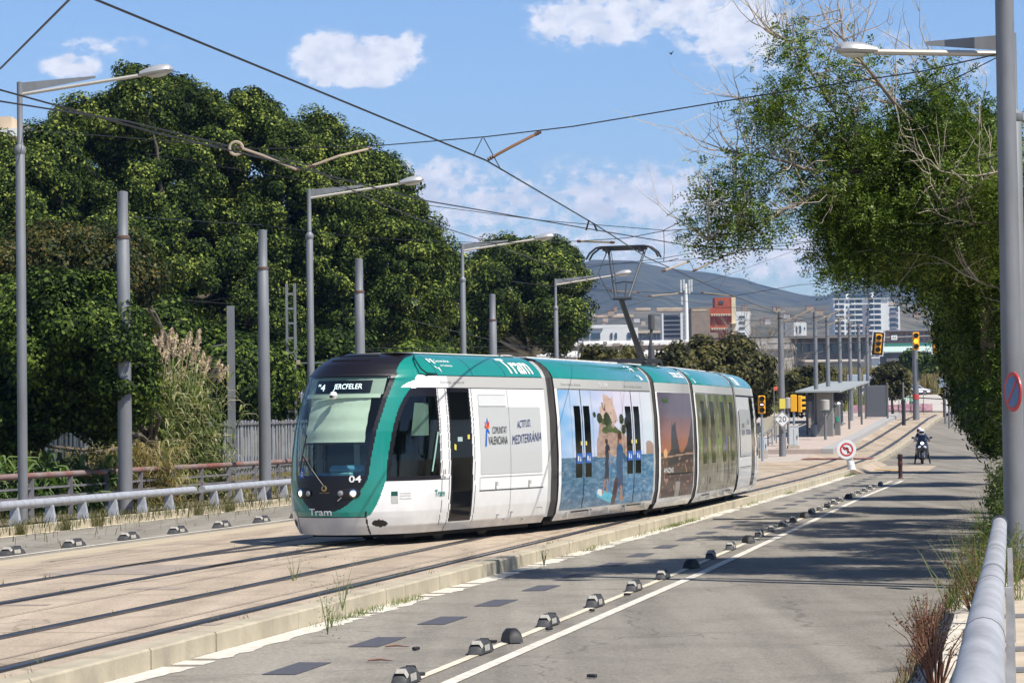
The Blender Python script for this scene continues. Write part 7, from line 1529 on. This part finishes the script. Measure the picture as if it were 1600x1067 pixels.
# ================================================ PEOPLE AND VEHICLES
def person(label, loc_, rz, J, shirt, trousers, skin_, hair=None, helmet=None, group=None, extra=None, scale=1.):
    t = thing('person', label, 'person', loc_, rz, group); t.scale = (scale,)*3
    names = list(J['pts'].keys()); idx = {n: i for i, n in enumerate(names)}
    vs = [J['pts'][n] for n in names]; es = [(idx[a], idx[b]) for a, b in J['edges']]; rad = J['rad']
    # fingers
    for sd in ('l', 'r'):
        h = Vector(J['pts']['hand_'+sd]); e = Vector(J['pts']['elbow_'+sd]); w_ = Vector(J['pts']['wrist_'+sd]); d = (h-w_).normalized(); s = d.cross(Vector((0,0,1))); s = s.normalized() if s.length > .1 else Vector((1,0,0))
        for k in range(5):
            o_ = (k-2)*.016; q = h+s*o_+d*(.03 if k else .0); vs.append(q); es.append((idx['hand_'+sd], len(vs)-1)); rad['f%s%d' % (sd, k)] = .010; vs.append(q+d*(.03+.008*(2-abs(k-2)))+Vector((0,0,-.012))); es.append((len(vs)-2, len(vs)-1)); rad['g%s%d' % (sd, k)] = .008
    me = bpy.data.meshes.new('body'); me.from_pydata([tuple(v) for v in vs], es, [])
    rl = [rad[n] for n in names]; rl += [v for k, v in rad.items() if k[0] in 'fg' and k not in names]
    o = obj('body', me, t, None, [skin_, shirt, trousers]); md = o.modifiers.new('Skin', 'SKIN')
    sv = me.skin_vertices[0].data
    for i, r_ in enumerate(rl): sv[i].radius = (r_, r_)
    sv[0].use_root = True
    md.use_smooth_shade = True; s2 = o.modifiers.new('Sub', 'SUBSURF'); s2.levels = 2; s2.render_levels = 2
    dg = bpy.context.evaluated_depsgraph_get(); ev = o.evaluated_get(dg); m2 = bpy.data.meshes.new_from_object(ev); o.modifiers.clear(); o.data = m2
    m2.materials.clear(); [m2.materials.append(q) for q in (skin_, shirt, trousers)]
    nk = Vector(J['pts']['neck']).z; hip = Vector(J['pts']['pelvis']).z
    seg = {'torso': ('pelvis','chest','neck'), }
    P3 = {n: Vector(p) for n, p in J['pts'].items()}
    def dseg(p, a, b): ab = b-a; u = max(0, min(1, (p-a).dot(ab)/ab.length_squared)); return (p-a-ab*u).length
    for f_ in m2.polygons:
        c = f_.center; best = min(((dseg(c, P3[a], P3[b]), k) for a, b, k in J['mat']), key=lambda x: x[0]); f_.material_index = best[1]
    m2.polygons.foreach_set('use_smooth', [True]*len(m2.polygons))
    hd = P3['head']; mb = MB(); mb.lathe([(.001,-.13),(.05,-.115),(.072,-.06),(.082,.0),(.08,.05),(.055,.10),(.001,.125)], 14, hd, cap=False)
    nb = Vector(J.get('face', (0,-1,0))).normalized(); sx = nb.cross(Vector((0,0,1)))
    ho = mb.build('head', skin_, t, smooth=True)
    fm = MB(); fm.box(hd+nb*.088+Vector((0,0,-.02)), (.02,.02,.04)); fm.box(hd+sx*.085, (.02,.03,.05)); fm.box(hd-sx*.085, (.02,.03,.05)); fm.build('nose_and_ears', skin_, ho)
    fm = MB(); [fm.box(hd+nb*.078+sx*q+Vector((0,0,.01)), (.018,.012,.01)) for q in (-.03,.03)]; fm.box(hd+nb*.078+Vector((0,0,-.065)), (.04,.01,.008)); fm.build('eyes_and_mouth', dark, ho)
    if helmet:
        mb = MB(); mb.lathe([(.09,-.15),(.125,-.10),(.135,0),(.13,.06),(.10,.12),(.05,.15),(.001,.16)], 16, hd, cap=False); hl = mb.build('helmet', helmet, t, smooth=True)
        mb = MB(); vs = []; 
        for i in range(9):
            a = -1.0+2.0*i/8; d = nb*math.cos(a)+sx*math.sin(a)
            vs += [hd+d*.139+Vector((0,0,-.05)), hd+d*.139+Vector((0,0,.05))]
        mb.add(vs, [(2*i, 2*i+1, 2*i+3, 2*i+2) for i in range(8)]); mb.build('visor', blk, hl)
    elif hair: mb = MB(); mb.lathe([(.088,-.02),(.09,.03),(.085,.07),(.06,.115),(.001,.135)], 14, hd-nb*.012, cap=False); mb.build('hair', hair, t, smooth=True)
    return t
skin = mat('skin', (.45,.26,.18), .6); jean = mat('denim', (.04,.055,.10), .8); blackcloth = mat('black_cloth', (.02,.02,.025), .8); navy = mat('navy_cloth', (.03,.04,.09), .8)
RAD = dict(pelvis=.13, belly=.13, chest=.15, neck=.055, head=.06, sh_l=.06, sh_r=.06, elbow_l=.043, elbow_r=.043, wrist_l=.028, wrist_r=.028, hand_l=.033, hand_r=.033, hip_l=.085, hip_r=.085, knee_l=.058, knee_r=.058, ank_l=.04, ank_r=.04, heel_l=.04, heel_r=.04, toe_l=.033, toe_r=.033)
ED = [('pelvis','belly'),('belly','chest'),('chest','neck'),('neck','head'),('chest','sh_l'),('chest','sh_r'),('sh_l','elbow_l'),('elbow_l','wrist_l'),('wrist_l','hand_l'),('sh_r','elbow_r'),('elbow_r','wrist_r'),('wrist_r','hand_r'),('pelvis','hip_l'),('pelvis','hip_r'),('hip_l','knee_l'),('knee_l','ank_l'),('ank_l','heel_l'),('heel_l','toe_l'),('hip_r','knee_r'),('knee_r','ank_r'),('ank_r','heel_r'),('heel_r','toe_r')]
MT = [('pelvis','chest',1),('chest','neck',1),('neck','head',0),('sh_l','elbow_l',1),('sh_r','elbow_r',1),('elbow_l','wrist_l',1),('elbow_r','wrist_r',1),('wrist_l','hand_l',0),('wrist_r','hand_r',0),('hip_l','knee_l',2),('hip_r','knee_r',2),('knee_l','ank_l',2),('knee_r','ank_r',2),('heel_l','toe_l',2),('heel_r','toe_r',2),('pelvis','hip_l',2),('pelvis','hip_r',2)]
def pose(**k):
    p = dict(pelvis=(0,0,.95), belly=(0,-.01,1.1), chest=(0,0,1.32), neck=(0,0,1.5), head=(0,-.02,1.6), sh_l=(-.19,0,1.41), sh_r=(.19,0,1.41), elbow_l=(-.24,.02,1.13), elbow_r=(.24,.02,1.13), wrist_l=(-.25,-.06,.90), wrist_r=(.25,-.06,.90), hand_l=(-.25,-.08,.83), hand_r=(.25,-.08,.83), hip_l=(-.10,0,.90), hip_r=(.10,0,.90), knee_l=(-.12,-.02,.5), knee_r=(.12,-.02,.5), ank_l=(-.12,.02,.10), ank_r=(.12,.02,.10), heel_l=(-.12,.03,.05), heel_r=(.12,.03,.05), toe_l=(-.13,-.14,.04), toe_r=(.13,-.14,.04))
    p.update(k); return dict(pts=p, edges=ED, rad=dict(RAD), mat=MT)
# riders' motorcycle
q = P(1441, 721, 126); BZ = zg(126)+ZR*.5; q = P(1441, 722, 126); q.z = zg(126)+ZR
k_ = (CAML-q); 
t = thing('motorcycle', 'dark touring motorcycle with lit headlight and two riders coming towards the camera', 'motorcycle', q, R(-8))
def wheel(t, y, r, nm='front_wheel'):
    rot = Matrix.Rotation(R(90), 3, 'Y'); mb = MB(); mb.lathe([(r-.09,-.06),(r-.02,-.06),(r,-.02),(r,.02),(r-.02,.06),(r-.09,.06)], 24, (0,y,r), rot=rot, cap=False); w_ = mb.build('wheel', black, t, smooth=True); mb = MB(); mb.lathe([(r-.09,-.03),(r-.12,-.02),(.06,-.02),(.06,.02),(r-.12,.02),(r-.09,.03)], 20, (0,y,r), rot=rot); mb.build('rim', mat('rim_grey', (.25,.25,.26), .3, .8), w_)
wheel(t, -.72, .31); wheel(t, .72, .31)
fair = mat('fairing_black', (.02,.022,.03), .2, coat=.6)
mb = MB(); mb.tube([(-.10,-.72,.31), (-.11,-.50,.85)], .028, 8); mb.tube([(.10,-.72,.31), (.11,-.50,.85)], .028, 8); mb.build('fork', chrome, t, smooth=True)
mb = MB(); mb.lathe([(.06,-.25),(.20,-.15),(.28,.05),(.31,.25),(.31,.42),(.26,.56),(.18,.66),(.05,.70)], 14, (0,-.36,.42)); fa_ = mb.build('fairing', fair, t, smooth=True)
mb = MB(); mb.box((0,.1,.62), (.34,1.0,.36), bev=.08); mb.box((0,.62,.78), (.26,.7,.14), bev=.05); mb.build('body', fair, t)
mb = MB(); mb.add([(-.19,-.62,1.05),(.19,-.62,1.05),(.14,-.44,1.38),(-.14,-.44,1.38),(-.26,-.5,1.05),(.26,-.5,1.05)], [(0,1,2,3),(4,0,3),(1,5,2)]); mb.build('windshield', glassmat('windshield_smoke', (.25,.28,.34), .15), t)
mb = MB(); mb.lathe([(.001,.05),(.05,.03),(.07,0)], 14, (0,-.70,.98), rot=Matrix.Rotation(R(90), 3, 'X'), cap=False); mb.build('headlight', mat('headlight_moto', (.9,.9,.9), .2, emit=(1,1,1), es=2), t, smooth=True)
for x in (-.13,.13): mb = MB(); mb.box((x,-.70,.80), (.14,.06,.09), rot=Matrix.Rotation(R(-25 if x < 0 else 25), 3, 'Y'), bev=.02); mb.build('lower_lamp', mat('lamp_reflect', (.75,.75,.8), .15), t)
mb = MB(); mb.tube([(-.40,-.36,1.08),(-.2,-.42,1.05),(.2,-.42,1.05),(.40,-.36,1.08)], .018, 8); mb.build('handlebar', dark, t, smooth=True)
for x in (-.42,.42): mb = MB(); mb.tube([(x*.7,-.40,1.07),(x,-.46,1.22)], .01, 6); mb.box((x,-.46,1.24), (.14,.03,.09), bev=.02); mb.build('mirror', dark, t)
mb = MB(); mb.box((0,-.72,.63), (.14,.5,.03), bev=.01); mb.build('mudguard', fair, t); mb = MB(); mb.tube([(.2,.2,.4),(.24,.9,.5)], .05, 8); mb.build('exhaust', chrome, t, smooth=True)
rid = pose(pelvis=(0,.2,.88), belly=(0,.17,1.02), chest=(0,.08,1.24), neck=(0,.02,1.40), head=(.0,-.03,1.50), sh_l=(-.19,.05,1.33), sh_r=(.19,.05,1.33), elbow_l=(-.34,-.10,1.14), elbow_r=(.34,-.10,1.14), wrist_l=(-.36,-.32,1.09), wrist_r=(.36,-.32,1.09), hand_l=(-.37,-.37,1.09), hand_r=(.37,-.37,1.09), hip_l=(-.12,.15,.85), hip_r=(.12,.15,.85), knee_l=(-.24,-.22,.68), knee_r=(.24,-.22,.68), ank_l=(-.34,-.12,.10), ank_r=(.36,-.12,.10), heel_l=(-.34,-.10,.05), heel_r=(.36,-.10,.05), toe_l=(-.36,-.26,.04), toe_r=(.38,-.26,.04))
person('motorcycle rider in dark jacket and white helmet gripping the handlebars', q, R(-8), rid, navy, blackcloth, skin, helmet=mat('helmet_white', (.7,.72,.75), .25, coat=.5))
pil = pose(pelvis=(0,.62,.95), belly=(0,.58,1.1), chest=(-.03,.5,1.32), neck=(-.06,.44,1.48), head=(-.10,.40,1.58), sh_l=(-.21,.48,1.41), sh_r=(.16,.48,1.41), elbow_l=(-.30,.30,1.18), elbow_r=(.28,.30,1.18), wrist_l=(-.2,.10,1.08), wrist_r=(.2,.10,1.08), hand_l=(-.16,.06,1.07), hand_r=(.16,.06,1.07), hip_l=(-.12,.55,.90), hip_r=(.12,.55,.90), knee_l=(-.26,.25,.72), knee_r=(.26,.25,.72), ank_l=(-.25,.35,.34), ank_r=(.25,.35,.34), heel_l=(-.25,.38,.29), heel_r=(.25,.38,.29), toe_l=(-.26,.22,.27), toe_r=(.26,.22,.27))
person('pillion passenger in dark clothes with pink and white helmet leaning left behind the rider', q, R(-8), pil, blackcloth, blackcloth, skin, helmet=mat('helmet_pink', (.65,.28,.38), .3, col2=(.7,.65,.68), vscale=5, coat=.4))
seat = pose(pelvis=(0,.1,.50), belly=(0,.08,.65), chest=(0,.02,.88), neck=(0,-.03,1.04), head=(0,-.07,1.15), sh_l=(-.18,.0,.97), sh_r=(.18,.0,.97), elbow_l=(-.22,-.08,.72), elbow_r=(.22,-.08,.72), wrist_l=(-.12,-.28,.60), wrist_r=(.12,-.28,.60), hand_l=(-.09,-.34,.58), hand_r=(.09,-.34,.58), hip_l=(-.1,.05,.48), hip_r=(.1,.05,.48), knee_l=(-.12,-.38,.5), knee_r=(.12,-.38,.5), ank_l=(-.12,-.42,.1), ank_r=(.12,-.42,.1), heel_l=(-.12,-.40,.05), heel_r=(.12,-.40,.05), toe_l=(-.13,-.56,.04), toe_r=(.13,-.56,.04))
sp_ = P(1291, 680, 156); sp_.z = zg(156)+.25
person('seated person in black waiting in the shade of the tram shelter', sp_, R(-60), seat, blackcloth, blackcloth, skin, hair=dark)
sb = MB(); sb.box((0,.12,.21), (.5,.4,.42), bev=.03); so_ = sb.build('waiting_bench', stl, loc=sp_); so_.rotation_euler = (0,0,R(-60)); tag(so_, 'low dark block seat under the person waiting at the shelter', 'seat')
hv = mat('hi_vis_yellow', (.55,.75,.05), .6); wp = P(1489, 641, 186); wp.z = zg(wp.y)-.02
person('worker in yellow high-visibility vest walking on the right pavement', wp, R(10), pose(), hv, navy, skin, hair=dark)
mint = mat('mint_shirt', (.25,.55,.38), .7)
for px, lb in ((1411, 'worker in mint green shirt behind the pink netting, left one'), (1424, 'worker in mint green shirt behind the pink netting, right one beside the mast')):
    w_ = P(px, 640, 210); w_.z = zg(210)-.1; person(lb, w_, R(15 if px < 1420 else -20), pose(elbow_l=(-.27,-.12,1.18), wrist_l=(-.2,-.3,1.1), hand_l=(-.18,-.36,1.1)), mint, navy, skin, hair=dark)
# cars in the car park
def car(label, p, rz, bm_, van=False, group='vehicles in the far car park'):
    t = thing('parked_car', label, 'car', p, rz, group); L_, W_, H_ = (4.4, 1.78, 1.5) if not van else (5.2, 1.95, 2.1)
    pf = [(-2.2,.35),(-2.22,.62),(-2.05,.80),(-1.25,.93),(-.55,1.40),(.9,1.46),(1.75,1.02),(2.15,.95),(2.22,.6),(2.18,.35)] if not van else [(-2.5,.35),(-2.52,.9),(-1.9,1.15),(-1.2,1.95),(2.4,2.05),(2.52,1.0),(2.5,.35)]
    mb = MB(); n = len(pf); vs = []
    for y in (-W_/2, -W_/2+.1, W_/2-.1, W_/2):
        for x, z in pf: k = .0 if abs(y) < W_/2 else .04; yy = y*(1-(max(0, z-.9))*.16); vs.append((x*(1-k), yy, z-k*(z > .5)))
    mb.add(vs, [(i*n+j, i*n+j+1, (i+1)*n+j+1, (i+1)*n+j) for i in range(3) for j in range(n-1)]+[tuple(range(n))[::-1], tuple(3*n+j for j in range(n)), tuple(i*n for i in range(4)), tuple(i*n+n-1 for i in range(4))[::-1]])
    mb.build('body', bm_, t, smooth=True)
    for y in (-1, 1):
        for wp_ in ([[(-1.05,.95),(-.5,1.32),(.05,1.36),(.05,.95)],[(.12,.95),(.12,1.36),(.8,1.38),(1.35,1.02)]] if not van else [[(-1.5,1.25),(-1.1,1.8),(-.4,1.85),(-.4,1.25)]]):
            mb = MB(); mb.add([(x, y*(W_/2*(1-(z-.9)*.16)+.012), z) for x, z in wp_], [(0,1,2,3)[::-y]]); mb.build('side_window', glb, t)
    mb = MB(); fx = [(-1.22,.95),(-.60,1.36)] if not van else [(-1.95,1.2),(-1.28,1.85)]
    mb.add([(fx[0][0]-.03,-W_*.42,fx[0][1]+.02),(fx[0][0]-.03,W_*.42,fx[0][1]+.02),(fx[1][0]-.03,W_*.38,fx[1][1]+.02),(fx[1][0]-.03,-W_*.38,fx[1][1]+.02)], [(0,1,2,3)]); mb.build('windscreen', glb, t)
    for x in (-1.35, 1.35):
        for y in (-1, 1): mb = MB(); mb.lathe([(.2,-.1),(.32,-.1),(.34,-.05),(.34,.05),(.32,.1),(.2,.1)], 16, (x, y*(W_/2-.08), .33), rot=Matrix.Rotation(R(90), 3, 'X')); w_ = mb.build('wheel', black, t, smooth=True); mb = MB(); mb.lathe([(.19,-.11),(.19,.11)], 12, (x, y*(W_/2-.08), .33), rot=Matrix.Rotation(R(90), 3, 'X')); mb.build('rim', mat('rim_grey'), w_)
    for y in (-.65, .65): mb = MB(); mb.box((-2.2,y,.7), (.08,.3,.14), bev=.02); mb.build('headlight', mat('lamp_reflect'), t); mb = MB(); mb.box((2.19,y,.8), (.08,.25,.16), bev=.02); mb.build('tail_light', redp, t)
    return t
cw = mat('car_white', (.75,.76,.78), .25, coat=.6); crd = mat('car_red', (.5,.02,.02), .25, coat=.6)
for px, pb, Y, rz, m, van, lb in [(1428,613,385,R(195),cw,False,'white pickup-like car parked behind the tree and mast'),(1345,628,330,R(200),cw,False,'white car with blue sheen left of the glass wind screen'),(1350,614,380,R(190),crd,False,'red car behind the white one'),(1352,634,285,R(195),cw,False,'nearest white car between the shelter columns'),(1367,609,400,R(185),cw,True,'white van with stripe behind the wind screen'),(1484,604,430,R(190),cw,False,'distant white car by the orange excavator')]:
    q = P(px, pb, Y); q.z = zg(Y)+.04; car(lb, q, rz, m, van)
# dirt mound and orange machine
q = P(1460, 608, 440); q.z = zg(440)-.1; mb = MB(); g = rng; vs = []; nr, nc = 9, 26
for i in range(nr):
    k = i/(nr-1)
    for j in range(nc): a = 6.283*j/nc; rr = (1-k)**1.0; x = math.cos(a)*5.2*rr*(1+.08*math.sin(3*a)); y = math.sin(a)*4*rr; z = 4.6*k**.9+.25*math.sin(5*a+k*4)*(1-k); vs.append((x+g.normal()*.12, y+g.normal()*.12, z))
mb.add(vs, [(i*nc+j, i*nc+(j+1)%nc, (i+1)*nc+(j+1)%nc, (i+1)*nc+j) for i in range(nr-1) for j in range(nc)]); tag(mb.build('earth_mound', mat('brown_earth', (.20,.11,.07), .95, var=.2, vscale=1.5), loc=q, smooth=True), 'conical heap of brown earth at the edge of the car park', 'earth mound')
q = P(1484, 606, 440); q.z = zg(440); t = thing('excavator', 'orange construction excavator half hidden by the roadside trees', 'excavator', q, R(20)); og = mat('machine_orange', (.75,.17,.02), .45)
mb = MB(); mb.box((0,0,.45), (3.4,.5,.8), bev=.2); mb.box((0,1.8,.45), (3.4,.5,.8), bev=.2); mb.build('tracks', dark, t); mb = MB(); mb.box((0,.9,1.5), (3.0,2.2,1.0), bev=.15); mb.build('body', og, t); c_ = MB(); c_.box((-.6,.5,2.6), (1.3,1.1,1.4), bev=.12); cb_ = c_.build('cab', og, t); c_ = MB(); c_.box((-.6,-.06,2.7), (1.0,.04,.8)); c_.build('cab_window', glb, cb_)
mb = MB(); mb.beam((-1,1.2,1.8), (-2.6,1.2,3.6), .3, .4); mb.beam((-2.6,1.2,3.6), (-3.8,1.2,1.2), .25, .3); mb.build('boom', og, t)
q = P(1472, 612, 420); q.z = zg(420); mb = MB(); mb.add([(-4,0,0),(6,0,0),(6,0,3.2),(2.5,0,3.0),(-4,3,0),(6,3,0),(6,3,3.2),(2.5,3,3.0)], [(0,1,2,3),(7,6,5,4),(0,4,5,1),(1,5,6,2),(2,6,7,3),(3,7,4,0)]); tag(mb.build('gravel_ramp', mat('gravel_grey', (.36,.36,.36), .9, var=.2, vscale=2), loc=q), 'pale grey gravel ramp right of the earth mound', 'gravel heap')
q = P(1475, 622, 330); q.z = zg(330)+.02; t = thing('traffic_cone', 'orange-red marker cone on the car park entrance', 'cone', q); mb = MB(); mb.box((0,0,.03), (.5,.5,.06)); mb.build('base', dark, t); mb = MB(); mb.lathe([(.2,.06),(.14,.5),(.12,1.4),(.03,1.9)], 10); mb.build('cone', mat('cone_orange', (.75,.13,.03), .5), t, smooth=True)
# loose debris on the road
for i, (px, py, kind) in enumerate([(620,1012,'b'),(650,1015,'s'),(594,1034,'b'),(770,1004,'s'),(858,984,'s'),(925,955,'s'),(980,930,'s'),(657,1055,'s'),(1030,906,'s'),(925,1058,'s')]):
    Y = 2.27*F/(py-(665-.014*(px-800))); q = P(px, py, Y); q.z = ZR+.014; t = MB()
    if kind == 'b': t.tube([(-.12,0,.015),(0,.02,.022),(.13,-.03,.012)], [.012,.014,.006], 5)
    else: t.box((0,0,.012), (.09,.05,.03), rz=i, bev=.008)
    tag(t.build('debris', rust if kind == 'b' else black, loc=q, smooth=True), ('%s small brown twig' if kind == 'b' else '%s small black rubber scrap') % ORD[i]+' lying on the road from the left', 'debris', 'scraps on the road')
# ================================================ AIR
HAZE = True; HZD = 1.1e-4
if HAZE:
    mb = MB(); mb.box((0, 2100, 199), (6400, 4900, 402)); hz = mb.build('haze', [])
    m = bpy.data.materials.new('haze_air'); m.use_nodes = True; nt_ = m.node_tree; nt_.nodes.remove(nt_.nodes['Principled BSDF']); pv = nt_.nodes.new('ShaderNodeVolumePrincipled')
    pv.inputs['Color'].default_value = (.30,.48,.95,1); pv.inputs['Density'].default_value = HZD; pv.inputs['Anisotropy'].default_value = .2; nt_.links.new(pv.outputs[0], nt_.nodes['Material Output'].inputs['Volume']); hz.data.materials.append(m); tag(hz, kind='stuff')
